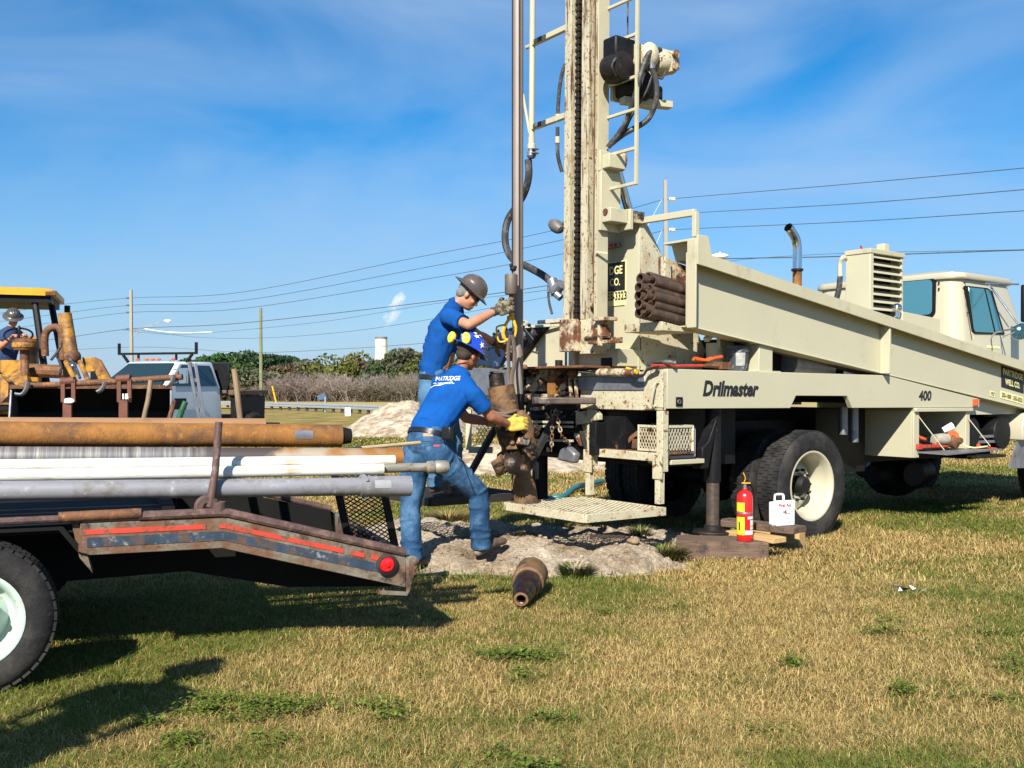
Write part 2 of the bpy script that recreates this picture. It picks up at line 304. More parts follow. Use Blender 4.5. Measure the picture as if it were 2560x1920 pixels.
def grass_patch(x, y, h, wd, gr, seed, flat=1.0):
    n_ = len(x); r_ = np.random.RandomState(seed)
    az = r_.rand(n_)*2*np.pi; lean = (.7+r_.rand(n_)*1.7)*h*flat; dx = np.cos(az); dy = np.sin(az); px = -dy; py = dx
    z = gz(x, y)+np.where(sand_amt(x, y) > .05, .03, 0)
    v = np.zeros((n_, 5, 3)); zz = z[:, None]
    m1 = .45
    v[:, 0] = np.stack([x-px*wd, y-py*wd, z-.01], 1); v[:, 1] = np.stack([x+px*wd, y+py*wd, z-.01], 1)
    hx = x+dx*lean*.35; hy = y+dy*lean*.35; hz = z+h*.62
    v[:, 2] = np.stack([hx+px*wd*.75, hy+py*wd*.75, hz], 1); v[:, 3] = np.stack([hx-px*wd*.75, hy-py*wd*.75, hz], 1)
    v[:, 4] = np.stack([x+dx*lean, y+dy*lean, z+h*(1-.35*r_.rand(n_))], 1)
    straw = np.array([[.54, .38, .135], [.45, .31, .105], [.64, .48, .20], [.30, .20, .075]]); green = np.array([[.12, .18, .02], [.16, .21, .035], [.08, .13, .02], [.22, .22, .035]])
    isg = (r_.rand(n_) < np.clip(gr, .04, .92)); c = np.where(isg[:, None], green[r_.randint(0, 4, n_)], straw[r_.randint(0, 4, n_)])*(.60+.36*r_.rand(n_))[:, None]
    return v, c
parts = []
def scatter(d0, d1, dens, h0, h1, w_, seed):
    r_ = np.random.RandomState(seed); ar = .54*(d1**2-d0**2)+3.0*(d1-d0); n_ = int(ar*dens)
    u = r_.rand(n_); y = np.sqrt(d0**2+u*(d1**2-d0**2)); x = (r_.rand(n_)-.5)*(1.06*y+3)
    s = sand_amt(x, y); keep = (s < -.04) | (r_.rand(n_) < np.clip(.34-s*1.0, .0, .7))
    x = x[keep]; y = y[keep]; g = greenness(x, y); tall = fbm(x, y, 3.0, 61, 3)
    h = (h0+(h1-h0)*r_.rand(len(x)))*(.75+.5*tall); parts.append(grass_patch(x, y, h, w_*(.6+.8*r_.rand(len(x))), g, seed+1))
scatter(2.3, 4.2, 15000, .014, .040, .0011, 1)
scatter(4.2, 7.2, 9500, .015, .042, .0015, 2)
scatter(7.2, 12.5, 3200, .02, .055, .0026, 3)
scatter(12.5, 20, 1000, .025, .06, .005, 4)
scatter(20, 34, 260, .04, .08, .011, 5)
v = np.concatenate([p[0] for p in parts]); c = np.concatenate([p[1] for p in parts]); nb = len(v)
def fastmesh(name, v, faces_per, cols, mat):
    "v: (n,k,3), faces_per: list of index tuples inside one element"
    n_, k = v.shape[:2]; me = bpy.data.meshes.new(name); me.vertices.add(n_*k); me.vertices.foreach_set('co', v.reshape(-1).astype(np.float32))
    lp = np.concatenate([np.array(f) for f in faces_per]); ln = len(lp); nf = len(faces_per)
    loops = (np.arange(n_)[:, None]*k+lp[None, :]).reshape(-1); me.loops.add(len(loops)); me.loops.foreach_set('vertex_index', loops.astype(np.int32))
    st = np.cumsum([0]+[len(f) for f in faces_per])[:-1]; starts = (np.arange(n_)[:, None]*ln+st[None, :]).reshape(-1)
    me.polygons.add(n_*nf); me.polygons.foreach_set('loop_start', starts.astype(np.int32))
    me.update(calc_edges=True)
    if cols is not None:
        at_ = me.color_attributes.new('col', 'FLOAT_COLOR', 'POINT'); ca = np.ones((n_*k, 4), dtype=np.float32)
        ca[:, :3] = np.repeat(cols, k, 0); at_.data.foreach_set('color', ca.ravel())
    me.materials.append(mat); o = bpy.data.objects.new(name, me); sc.collection.objects.link(o); return o
go = fastmesh('grass', v, [(0, 1, 2, 3), (3, 2, 4)], c, m_grass); tag(go, 'short dry tan grass with green patches', 'grass', kind='stuff')
# broad-leaved weeds growing in the lawn
def weeds(spots, seed):
    r_ = np.random.RandomState(seed); V = []; Cc = []
    for cx, cy, rx, ry, n_ in spots:
        a_ = r_.randn(n_)*.45; b_ = r_.randn(n_)*.45; x = cx+a_*rx; y = cy+b_*ry; z = gz(x, y)+.01+r_.rand(n_)*.05
        az = r_.rand(n_)*6.28; s = .006+.010*r_.rand(n_); tl = r_.rand(n_)*.8
        d = np.stack([np.cos(az), np.sin(az), tl*.6], 1)*s[:, None]; p = np.stack([-np.sin(az), np.cos(az), 0*az], 1)*s[:, None]*.6; c0 = np.stack([x, y, z], 1)
        V.append(np.stack([c0-d, c0+p, c0+d, c0-p], 1)); Cc.append(np.array([.075, .125, .018])*(.6+.9*r_.rand(n_))[:, None]+np.array([.05, .03, 0])*r_.rand(n_)[:, None])
    o = fastmesh('weed_patch', np.concatenate(V), [(0, 1, 2, 3)], np.concatenate(Cc), m_grass); return tag(o, 'low green broad-leaved weeds scattered through the lawn', 'weeds', kind='stuff')
_wr = random.Random(9); weeds([(.03, 5.15, .26, .11, 900)]+[(_wr.gauss(-1.1, .35), _wr.gauss(4.2, .22), _wr.uniform(.08, .22), _wr.uniform(.04, .12), _wr.randint(60, 260)) for _ in range(12)]+[(_wr.uniform(-1.2, 3.2), _wr.uniform(3.2, 6.5), _wr.uniform(.06, .25), _wr.uniform(.04, .14), _wr.randint(40, 220)) for _ in range(30)], 3)
# ---------------- far field
m_far, t, b = new_mat('far_pale_grass'); n = t.nodes; l = t.links; tc = n.new('ShaderNodeTexCoord'); a = NZ(.12, 5); r = n.new('ShaderNodeValToRGB'); r.color_ramp.elements[0].color = (.30, .22, .07, 1); r.color_ramp.elements[1].color = (.40, .30, .11, 1); l.new(a.outputs[0], r.inputs[0]); l.new(r.outputs[0], b.inputs['Base Color']); b.inputs['Roughness'].default_value = 1
m = MB(); m.quad((-160, 72, .06), (110, 62, .06), (110, 118, .06), (-160, 128, .06)); tag(m.build('field', m_far, recalc=False), kind='structure')
# ---------------- guardrail
gr0 = rootat('guardrail', P(760, 1020, 62), 'long grey steel guardrail low across the grass behind the dirt pile', 'guardrail')
m_galv = M_('galvanised', (.42, .47, .50), .4, .5, var=.1)
def grp(px):
    D = 68+(px-580)/(945-580)*(52-68); p = P(px, 1000, D); return Vector((p.x, p.y, 0))
mr_ = MB(); pts = [grp(x) for x in range(420, 1060, 20)]
for z0 in (.28, .42): mr_.tube([p+Vector((0, 0, z0)) for p in pts], .065, 6)
mr_.tube([p+Vector((0, .03, .35)) for p in pts], .05, 4)
o = mr_.build('rail_beam', m_galv); o.parent = gr0; o.matrix_parent_inverse = gr0.matrix_world.inverted()
gr0.matrix_world = Matrix.Translation(gr0.location)
o.matrix_parent_inverse = Matrix.Translation(-gr0.location)
m_post = M_('dark_post', (.04, .035, .03), .8)
pl = None
for i in range(25):
    p = grp(480+i*22)
    q = MB().box(-.08, .08, .06, .22, 0, .36) if pl is None else None
    if pl is None: pl = q.build('rail_post', m_post); o = pl
    else: o = pl.copy(); sc.collection.objects.link(o)
    o.parent = gr0; o.location = p-gr0.location
wobj('marker', MB().box(-.14, .14, -.08, .08, 0, .42).box(-.1, .1, -.1, -.081, .1, .34), m_white, 'small white box at the foot of the grey guardrail', 'marker box', origin=(0, 0, 0), bevel=.02).location = P(870, 1031, 50)*1
bpy.data.objects['marker'].location.z = 0
# ---------------- dirt piles
def pile(name, c, rx, ry, h, label, seed, mat=None, sharp=1.3, na=64, nr=26):
    m = MB(); rows = []
    for j in range(nr):
        rr = j/(nr-1)
        for i in range(na):
            a_ = 2*math.pi*i/na; x = math.cos(a_)*rr*rx; y = math.sin(a_)*rr*ry
            nn = noise.noise(Vector((x*.9/rx*2.2+seed, y/ry*2, seed)))*.33+noise.noise(Vector((x*2.4+seed, y*2.4, 0)))*.10+noise.noise(Vector((x*7, y*7+seed, 0)))*.045
            z = h*max(0, 1-rr**sharp)*(1+nn*1.2)+nn*.25*h*(1-rr)+noise.noise(Vector((x*16, y*16, seed)))*.03*(1-rr)
            m.v.append((x*(1+nn*.3), y*(1+nn*.3), max(z, 0)-.03))
    m.f = [(j*na+i, j*na+(i+1) % na, (j+1)*na+(i+1) % na, (j+1)*na+i) for j in range(nr-1) for i in range(na)]
    o = m.build(name, mat or m_sand, recalc=False, ang=180); o.location = c; return tag(o, label, 'dirt pile')
m_dirt = M_('brown_dirt', (.27, .20, .13), .95, 0, c2=(.17, .12, .075), vs=2.5, spots=[((.50, .43, .32), 4.0, .50, .10), ((.10, .075, .03), 6, .66, .05)], bump=.8, bs=12, spec=.1)
pile('dirt_pile', Vector((-3.25, 31, 0)), 2.35, 3.4, .95, 'tall pale sandy dirt pile behind the bending man', 2, m_dirt)
pile('dirt_pile', Vector((-2.5, 36, 0)), 2.0, 2.2, 1.15, 'higher white sand heap rising behind the first dirt pile', 5)
pile('dirt_pile', Vector((-.5, 17.5, 0)), 2.2, 1.5, .42, 'low brown dirt heap seen between the man and the hanging bit', 9, m_dirt)
pile('dirt_pile', Vector((1.2, 18.5, 0)), 1.6, 1.8, .62, 'low sandy heap seen under the back of the drilling truck', 13, m_dirt)
# ---------------- tufts, stones
m_stone = M_('clod', (.22, .16, .10), .95, 0, var=.3, vs=20, bump=.6, bs=30)
def tuft(loc, rad, h, n_, seed, label, dry=.4):
    r_ = np.random.RandomState(seed); a_ = r_.rand(n_)*6.28; rr = np.sqrt(r_.rand(n_))*rad*.5; x = np.cos(a_)*rr; y = np.sin(a_)*rr
    out = np.stack([np.cos(a_), np.sin(a_)], 1)*(rad*.5+.35*h*r_.rand(n_))[:, None]; hh = h*(.5+.5*r_.rand(n_)); w_ = .0025; p = np.stack([-np.sin(a_), np.cos(a_)], 1)*w_
    z0 = np.zeros(n_)
    v = np.stack([np.stack([x-p[:, 0], y-p[:, 1], z0-.02], 1), np.stack([x+p[:, 0], y+p[:, 1], z0-.02], 1), np.stack([x+out[:, 0]*.4+p[:, 0], y+out[:, 1]*.4+p[:, 1], hh*.7], 1), np.stack([x+out[:, 0]*.4-p[:, 0], y+out[:, 1]*.4-p[:, 1], hh*.7], 1), np.stack([x+out[:, 0], y+out[:, 1], hh], 1)], 1)
    g = np.where((r_.rand(n_) < dry)[:, None], np.array([.26, .19, .07]), np.array([.06, .10, .02]))*(.5+.8*r_.rand(n_))[:, None]
    o = fastmesh('grass_tuft', v, [(0, 1, 2, 3), (3, 2, 4)], g, m_grass); o.location = loc; return tag(o, label, 'grass tuft', 'grass tufts on the spoil sand')
for (px, py), rd, h, n_, sd, lb, dr in [((1437, 1440), .17, .12, 520, 1, 'round green grass tuft at the front edge of the pale sand', .25), ((1655, 1400), .26, .13, 800, 2, 'wide green clump on the sand beside the dark timber', .35), ((1600, 1365), .14, .1, 260, 8, 'thin green tuft on the sand under the mesh step', .3), ((1120, 1300), .35, .12, 700, 3, 'straw coloured grass clump between the legs of the bending man', .85), ((1190, 1245), .3, .1, 400, 4, 'dark green tuft below the rear of the hanging bit', .5), ((1320, 1355), .16, .06, 200, 5, 'flattened straw tuft on the sand by the toe of the boot', .95)]:
    p = G(px, py); z = ground_z(p.x, p.y); tuft((p.x, p.y, z), rd, h, n_, sd, lb, dr)
for (px, py), s, lb in [((1583, 1408), .055, 'squarish brown clod on the white sand near the green clump'), ((1200, 1415), .06, 'rounded sandy lump just below the boot heel'), ((1287, 1365), .022, 'tiny stone in front of the boot toe'), ((1350, 1430), .03, 'small clod behind the drill bit lying on the grass')]:
    p = G(px, py); m = MB().ell((0, 0, s*.3), (s, s*.7, s*.55), nu=14, nv=9).disp(s*.35, 18, px); o = m.build('clod', m_stone); o.location = (p.x, p.y, ground_z(p.x, p.y)); o.rotation_euler.z = px; tag(o, lb, 'clod')

# small crumbs of spoil spread over and round the sand
rs2 = np.random.RandomState(12); xs_ = rs2.randn(1500)*1.0+.25; ys_ = rs2.randn(1500)*.6+8.25; m = MB()
for x_, y_, r_q in zip(xs_, ys_, rs2.rand(1500)):
    if sand_amt(np.array([x_]), np.array([y_]))[0] > -.35: k_ = .004+.018*r_q**4; z_ = ground_z(x_, y_); m.ell((x_, y_, z_+k_*.3), (k_*1.2, k_, k_*.7), Matrix.Rotation(x_*9, 3, 'Z'), 6, 4)
tag(m.build('spoil_crumbs', m_sand, recalc=False), 'small crumbs of sandy spoil scattered over the sand and nearby grass', 'crumbs', kind='stuff')
# ---------------- treeline
def leaf_tree(name, H, Wd, cols, seed, nb=16, per=260, leaf=.26, trunk=True, umbrella=False, low=.12):
    r_ = np.random.RandomState(seed); V = []; C_ = []
    root = empty(name)
    for b_ in range(nb):
        a_ = r_.rand()*6.28; rr = math.sqrt(r_.rand())*Wd*.42; hz = H*(low+.12+(1-low-.3)*r_.rand()) if not umbrella else H*(.62+.26*r_.rand())
        k = 1-(.55*(hz/H)**2 if not umbrella else .1); c0 = np.array([math.cos(a_)*rr*k, math.sin(a_)*rr*k, hz]); rad = np.array([1, 1, .75 if not umbrella else .5])*Wd*(.13+.12*r_.rand())
        n_ = per; d = r_.randn(n_, 3); d /= np.linalg.norm(d, axis=1)[:, None]; q = c0+d*rad*(.55+.5*r_.rand(n_, 1)**.5)
        q = q[q[:, 2] > H*.03]; n_ = len(q)
        u = r_.randn(n_, 3); u /= np.linalg.norm(u, axis=1)[:, None]; w_ = np.cross(u, r_.randn(n_, 3)); w_ /= np.linalg.norm(w_, axis=1)[:, None]
        s = leaf*(.5+.8*r_.rand(n_, 1)); V.append(np.stack([q-u*s, q+w_*s*.5, q+u*s, q-w_*s*.5], 1)); base = np.array(cols[r_.randint(len(cols))])*(.8+.4*r_.rand()); C_.append(base*(.6+.8*r_.rand(n_, 1)))
    o = fastmesh('crown', np.concatenate(V), [(0, 1, 2, 3)], np.concatenate(C_), m_grass); o.parent = root
    m = MB(); m.tube([(0, 0, -.1), (.05*Wd*.3, 0, H*.35), (0, .1, H*.72)], [H*.03, H*.022, H*.01], 7)
    for b_ in range(5):
        a_ = b_*1.3+seed; m.tube([(0, 0, H*(.25+.08*b_)), (math.cos(a_)*Wd*.16, math.sin(a_)*Wd*.16, H*(.45+.08*b_)), (math.cos(a_)*Wd*.3, math.sin(a_)*Wd*.3, H*(.55+.07*b_))], [H*.014, H*.01, H*.004], 5)
    o = m.build('trunk', m_bark); o.parent = root; return root
m_bark = M_('bark', (.12, .09, .065), .9, var=.3)
def bare_bush(name, H, Wd, seed, col=(.22, .17, .145), stems=46):
    r_ = np.random.RandomState(seed); V = []; C_ = []; root = empty(name)
    def seg(p, q, w0, w1, c):
        d = q-p; s = np.cross(d, r_.randn(3)); s /= (np.linalg.norm(s)+1e-9); V.append(np.stack([p-s*w0, p+s*w0, q+s*w1, q-s*w1])); C_.append(c*.95)
    def grow(p, d, L_, w_, lev):
        q = p+d*L_; c = np.array(col)*(.65+.7*r_.rand()); seg(p, q, w_, w_*.7, c)
        if lev <= 0: return
        for _ in range(3 if lev > 1 else 5):
            nd = d+r_.randn(3)*.42; nd[2] = abs(nd[2])*.7+.12; nd /= np.linalg.norm(nd); grow(q, nd, L_*(.55+.3*r_.rand()), w_*.62, lev-1)
    for i in range(stems):
        a_ = r_.rand()*6.28; rr = r_.rand()*Wd*.32; t_ = .25+.9*r_.rand(); d = np.array([math.cos(a_)*t_, math.sin(a_)*t_, 1.0]); d /= np.linalg.norm(d); grow(np.array([math.cos(a_)*rr, math.sin(a_)*rr, 0]), d, H*.36, .035, 3)
    o = fastmesh('branches', np.array(V), [(0, 1, 2, 3)], np.array(C_), m_grass); o.parent = root; return root
DG = [(.035, .065, .018), (.05, .085, .022), (.028, .05, .016)]; OL = [(.10, .105, .02), (.075, .085, .02), (.13, .11, .025)]; PN = [(.03, .075, .02), (.045, .10, .028)]; GR = [(.08, .09, .045), (.10, .095, .055)]; BR = [(.11, .075, .035), (.09, .08, .03)]
def put(o, px, D, label, group, cat='tree'):
    p = P(px, 1000, D); o.location = (p.x, p.y, 0); tag(o, label, cat, group); return o
def th(py, D): return CAMH+(970-py)/FPX*D
def tt(py, D, k=1.06): return th(py, D)*k
GP = 'pines of the far treeline'; GO = 'broadleaf trees of the far treeline'; GB = 'leafless shrubs in front of the treeline'
pines = [(505, 900, 120, 5.2, 'pine at the left end of the treeline, just right of the pickup bed'), (532, 892, 122, 5, 'rounded pine over the right end of the flatbed'), (556, 888, 121, 5, 'second rounded pine left of the wooden pole'), (585, 886, 120, 5.4, 'tallest rounded pine left of the wooden pole'), (628, 888, 118, 6.5, 'broad dark pine directly behind the wooden pole'), (672, 888, 119, 6, 'dark pine just right of the wooden pole'), (702, 894, 120, 5, 'lower dark pine sloping off right of the wooden pole'), (470, 905, 122, 6, 'pine partly hidden behind the pickup cab')]
pr = None
for i, (px, py, D, wd, lb) in enumerate(pines):
    H = tt(py, D, 1.08); o = leaf_tree('pine_tree', H, wd, PN if i not in (4, 5, 6) else [(.022, .05, .018), (.03, .06, .02)], 100+i, nb=15, per=200, umbrella=True); put(o, px, D, lb, GP)
for i, (px, py, D, wd, pal, lb) in enumerate([
    (510, 925, 112, 6.5, DG, 'bushy oak under the left pines'), (560, 930, 111, 7, OL, 'green oak below the rounded pines'), (610, 925, 110, 7, DG, 'grey green oak beside the wooden pole foot'), (650, 935, 108, 6, GR, 'low dusty green tree right at the wooden pole'),
    (700, 915, 112, 6, BR, 'reddish brown tree over the yellow wire guard'), (745, 908, 113, 6, GR, 'grey green tree left of the golden olive tree'), (780, 910, 114, 5, DG, 'dark tree between the grey tree and the golden tree'),
    (845, 888, 110, 8.5, OL, 'large golden olive tree left of the chimney'), (815, 915, 108, 6, OL, 'lower left shoulder tree beside the golden olive tree'), (905, 910, 111, 6, BR, 'brown tree between the golden tree and the chimney'), (952, 876, 109, 4.2, GR, 'tall grey green tree standing before the white chimney'), (940, 915, 107, 6.5, DG, 'dark low tree below the chimney'),
    (1022, 868, 108, 5, GR, 'tall leafy tree just left of the standing man'), (1000, 900, 109, 5, DG, 'dark tree between the chimney and the standing man'), (1045, 905, 107, 6, OL, 'olive tree at the back of the standing man'), (1100, 890, 110, 9, DG, 'dark tree hidden behind the standing man'), (1190, 900, 112, 9, OL, 'olive tree seen behind the hanging pipe')]):
    o = leaf_tree('oak_tree', tt(py, D), wd, pal, 200+i, nb=20, per=230, low=.0); put(o, px, D, lb, GO)
for i, (px, py, D, wd, c, lb) in enumerate([(735, 932, 100, 5.5, (.25, .19, .17), 'pinkish leafless shrub right of the wooden pole'), (782, 926, 98, 6.5, (.27, .21, .18), 'wide leafless shrub below the grey tree'), (700, 950, 98, 4.5, (.20, .16, .13), 'small bare shrub behind the yellow wire guard'), (835, 945, 97, 5, (.24, .19, .16), 'bare shrub under the golden olive tree'), (880, 928, 96, 6.5, (.29, .24, .21), 'palest leafless shrub left of the chimney'), (960, 930, 97, 6.5, (.24, .20, .165), 'leafless shrub below the white chimney'), (1015, 925, 96, 6.5, (.23, .20, .16), 'leafless shrub next to the back of the standing man'), (1055, 935, 95, 5, (.20, .17, .13), 'leafless shrub at the elbow of the bending man'), (925, 955, 95, 4, (.12, .10, .06), 'dark low scrub between two bare shrubs')]):
    o = bare_bush('bare_shrub', tt(py, D, 1.08), wd, 300+i, c); put(o, px, D, lb, GB, 'shrub')
r_ = np.random.RandomState(5); V = []; C_ = []
n_ = 30000; x = -62+r_.rand(n_)*75; y = 103+r_.rand(n_)*12-x*.0; z = r_.rand(n_)**1.6*(1.2+1.2*fbm(x, y, .35, 77)); u = r_.randn(n_, 3)*.16; w_ = r_.randn(n_, 3)*.1; q = np.stack([x, y, z], 1)
o = fastmesh('undergrowth', np.stack([q-u, q+w_, q+u, q-w_], 1), [(0, 1, 2, 3)], np.array([.075, .06, .028])*(.4+1.1*r_.rand(n_, 1)), m_grass); tag(o, 'brushy undergrowth along the foot of the treeline', 'undergrowth', kind='stuff')
# ---------------- poles
m_conc = M_('concrete_pole', (.27, .25, .20), .8, var=.12, vs=1.5, stretch=(1, 1, .2), bump=.1)
m_pole = M_('treated_wood_pole', (.17, .19, .10), .85, var=.3, vs=2, stretch=(3, 3, .2), spots=[((.36, .32, .2), 1.2, .6, .05)])
m_ins = M_('insulator_grey', (.16, .17, .18), .5)
def pole(name, px, ptop, D, r0, r1, mat, label, lean=0):
    base = P(px, 1000, D); base.z = 0; H = th(ptop, D); root = rootat(name, base, label, 'utility pole')
    m = MB(); m.tube([(0, 0, -.2), (lean*.5, 0, H*.5), (lean, 0, H)], [r0, (r0+r1)/2, r1], 8 if mat is m_pole else 4)
    m.build('pole_shaft', mat, root); return root, H
p1, H1 = pole('utility_pole', 330, 725, 90, .2, .15, m_conc, 'tall pale concrete pole with a street light arm, behind the pickup', lean=-.1)
for py in (745, 763, 781, 822):
    z = th(py, 90); m = MB(); m.tube([(-.1, 0, z), (-.35, 0, z+.02), (-.55, 0, z-.03)], .05, 6)
    for k in range(4): m.lathe([(.0, 0), (.09, .01), (.09, .03), (.03, .04)], Matrix.Translation((-.22-.08*k, 0, z)) @ Matrix.Rotation(R(-90), 4, 'Y'), 10)
    m.build('insulator', m_ins, p1)
m = MB()
for z0, z1 in ((830, 806), (841, 806)): m.tube([(.1, 0, th(z0, 90)), (1.2, 0, (th(z0, 90)*.45+th(z1, 90)*.55)), (2.5, 0, th(z1, 90)), (2.95, 0, th(803, 90))], .035, 6)
m.build('lamp_arm', m_galv, p1)
m = MB().ell((3.2, 0, th(802, 90)), (.34, .17, .12), nu=14, nv=8); m.ell((3.24, 0, th(802, 90)-.1), (.22, .13, .07), nu=12, nv=6); m.build('lamp_head', m_white, p1)
p2, H2 = pole('utility_pole', 653, 770, 92, .17, .14, m_pole, 'greenish wooden pole standing alone before the treeline', lean=-.05)
m = MB(); m.tube([(.1, -.05, H2-.8), (.22, -.05, H2-1)], .03, 6); m.build('bracket', m_ins, p2)
p3, H3 = pole('utility_pole', 1667, 450, 60, .2, .13, m_conc, 'tall weathered concrete pole behind the drilling truck, with three white insulators', lean=-.1)
m = MB(); m.tube([(-.08, 0, H3), (-.03, 0, H3+.25)], .015, 5); m.build('lightning_rod', m_ins, p3)
for py in (498, 537, 575):
    z = th(py, 60); m = MB(); m.lathe([(.02, 0), (.09, .02), (.12, .1), (.12, .32), (.09, .38), (.02, .4)], Matrix.Translation((.12, 0, z)) @ Matrix.Rotation(R(90), 4, 'Y'), 12); m.build('insulator', m_white, p3)
    m = MB().tube([(-.2, 0, z+.1), (.12, 0, z)], .03, 6); m.build('bracket', m_ins, p3)
# street lamp behind the truck beam
q = P(1800, 640, 48); root = rootat('street_lamp', (q.x-1.2, q.y, 0), 'street lamp showing only its white head above the slanting beam', 'street lamp')
m = MB(); m.tube([(0, 0, 0), (0, 0, 6.2), (.35, 0, 7.3), (.9, 0, q.z)], [.11, .08, .06, .05], 10); m.build('lamp_post', m_galv, root)
MB().ell((1.2, 0, q.z), (.42, .2, .13), nu=14, nv=8).ell((1.2, 0, q.z+.14), (.05, .05, .06)).build('lamp_head', m_white, root)
# ---------------- wires
m_wire = M_('power_cable', (.05, .055, .065), .6, var=0)
def wire(pts, r, label, name='power_line', mat=None, grp='overhead power lines'):
    path = smooth_path([P(*p) for p in pts], 10); o0 = path[0].copy(); m = MB().tube([p-o0 for p in path], r, 5); o = m.build(name, mat or m_wire); o.location = o0; tag(o, label, 'power line', grp)
wire([(-60, 792, 105), (150, 762, 98), (328, 745, 90), (600, 731, 80), (1060, 640, 70), (1370, 579, 64), (1660, 498, 60)], .02, 'topmost of the wires between the concrete pole and the drilling mast')
wire([(-60, 812, 105), (150, 784, 98), (328, 763, 90), (600, 752, 80), (1088, 664, 70), (1400, 601, 64), (1665, 537, 60)], .02, 'second wire from the top above the treeline')
wire([(-60, 835, 105), (150, 804, 98), (328, 781, 90), (600, 772, 80), (1088, 694, 70), (1400, 636, 64), (1665, 575, 60)], .02, 'third wire from the top above the treeline')
wire([(-60, 868, 105), (150, 846, 98), (328, 822, 90), (600, 808, 80), (1088, 753, 70), (1367, 714, 64), (1700, 655, 60), (2095, 641, 50), (2700, 620, 42)], .026, 'thick wire passing just over the chimney smoke foot')
wire([(300, 824, 88), (420, 836, 86), (532, 831, 84), (800, 805, 78), (1082, 760, 70), (1390, 722, 64), (1700, 665, 60)], .014, 'thin wire just beneath the thick one over the chimney')
wire([(328, 822, 90), (480, 842, 84), (652, 845, 82), (860, 830, 76), (1070, 799, 70), (1390, 739, 64), (1700, 690, 60)], .015, 'wire sagging across the wooden pole a third down')
wire([(-60, 890, 105), (328, 868, 90), (616, 881, 80), (860, 872, 74), (1062, 858, 68), (1400, 830, 62)], .016, 'lowest long wire passing in front of the chimney top')
wire([(1672, 498, 60), (1760, 490, 57), (2100, 462, 48), (2560, 420, 40), (2900, 385, 35)], .018, 'uppermost wire right of the concrete pole')
wire([(1672, 537, 60), (1771, 530, 57), (2150, 508, 48), (2560, 474, 40), (2900, 445, 35)], .018, 'middle wire right of the concrete pole')
wire([(1672, 575, 60), (1771, 570, 57), (2150, 553, 48), (2560, 527, 40), (2900, 508, 35)], .018, 'third wire right of the concrete pole')
wire([(1800, 658, 60), (1865, 648, 58), (2095, 634, 50), (2560, 624, 42), (2900, 615, 38)], .012, 'thin wire crossing above the chrome exhaust clamp')
wire([(1655, 498, 60), (1600, 600, 52), (1545, 700, 46)], .012, 'pale guy wire from the right concrete pole down toward the rack', 'guy_wire', m_white, 'guy wires')
wire([(1655, 575, 60), (1625, 650, 54), (1600, 720, 50)], .012, 'shorter pale guy wire below the first beside the right pole', 'guy_wire', m_white, 'guy wires')
wire([(362, 822, 80), (410, 829, 79), (470, 832, 78), (530, 830, 77)], .035, 'sun glint on the wire right of the street light, a painted white length', 'wire_glint', m_white, 'wire glints')  # the sun's glint on the wire, put in as a thick white length
wire([(672, 888, 96), (684, 970, 88), (690, 1000, 86)], .015, 'guy wire running down to the yellow sleeve', 'guy_wire', None, 'guy wires')
q = P(688, 1000, 84); m = MB().tube([(-.25, 0, th(965, 84)), (.12, 0, 0)], .07, 8); o = m.build('guy_sleeve', m_yellow); o.location = (q.x, q.y, 0); tag(o, 'yellow plastic guy wire sleeve standing right of the wooden pole', 'guy wire guard')
q = P(813, 1000, 58); root = rootat('solar_sign', (q.x, q.y, 0), 'small post with a tilted solar panel above the guardrail', 'solar panel post')
MB().tube([(0, 0, 0), (0, 0, th(994, 58))], .05, 8).build('post', m_galv, root)
MB().cbox((-.2, 0, th(992, 58)), (.5, .05, .3), Matrix.Rotation(R(20), 4, 'X') @ Matrix.Rotation(R(-22), 4, 'Y')).build('panel', M_('solar_cell', (.12, .2, .33), .15, .2), root)
# ---------------- chimney and smoke
q = P(953, 842, 700); root = rootat('chimney', (q.x, q.y, 0), 'distant white power plant chimney rising over the trees', 'chimney')
hz = th(842, 700); MB().lathe([(6.5, 0), (4.4, hz*.6), (4.2, hz-2), (4.2, hz-2), (4.0, hz), (3.2, hz), (3.2, hz-3)], n=24).build('stack', M_('white_stack', (.62, .58, .48), .8, var=.1, vs=.1), root)
MB().lathe([(4.25, hz-1.6), (4.35, hz-.3), (4.1, hz+.02)], n=24).build('rim', m_ins, root)
m_smoke = bpy.data.materials.new('steam'); m_smoke.use_nodes = True; t = m_smoke.node_tree; n = t.nodes; l = t.links; n.clear()
out = n.new('ShaderNodeOutputMaterial'); pv = n.new('ShaderNodeVolumePrincipled'); pv.inputs['Color'].default_value = (.97, .97, .97, 1); tc = n.new('ShaderNodeTexCoord'); nz = n.new('ShaderNodeTexNoise'); nz.inputs['Scale'].default_value = .13; nz.inputs['Detail'].default_value = 4; l.new(tc.outputs['Object'], nz.inputs[0]); mr = n.new('ShaderNodeMapRange'); mr.inputs[1].default_value = .42; mr.inputs[2].default_value = .72; mr.inputs[4].default_value = .22; l.new(nz.outputs[0], mr.inputs[0]); l.new(mr.outputs[0], pv.inputs['Density']); l.new(pv.outputs[0], out.inputs[1])
m = MB(); q0 = P(970, 815, 720); r_ = random.Random(4)
for px, py, rr in [(966, 815, 2.5), (969, 806, 3.5), (973, 797, 5), (978, 788, 6), (982, 779, 7), (987, 773, 6.5), (993, 765, 6), (996, 756, 5), (1000, 748, 5), (1003, 741, 4)]:
    p = P(px, py, 720)-q0; m.ell(p, (rr*.85, rr*.8, rr*.95), nu=16, nv=10)
m.disp(1.6, .25, 3)
o = m.build('smoke', m_smoke, ang=180); o.location = q0; tag(o, 'white steam plume drifting up right above the chimney', 'smoke')
rmd = o.modifiers.new('remesh', 'REMESH'); rmd.mode = 'VOXEL'; rmd.voxel_size = 1.3
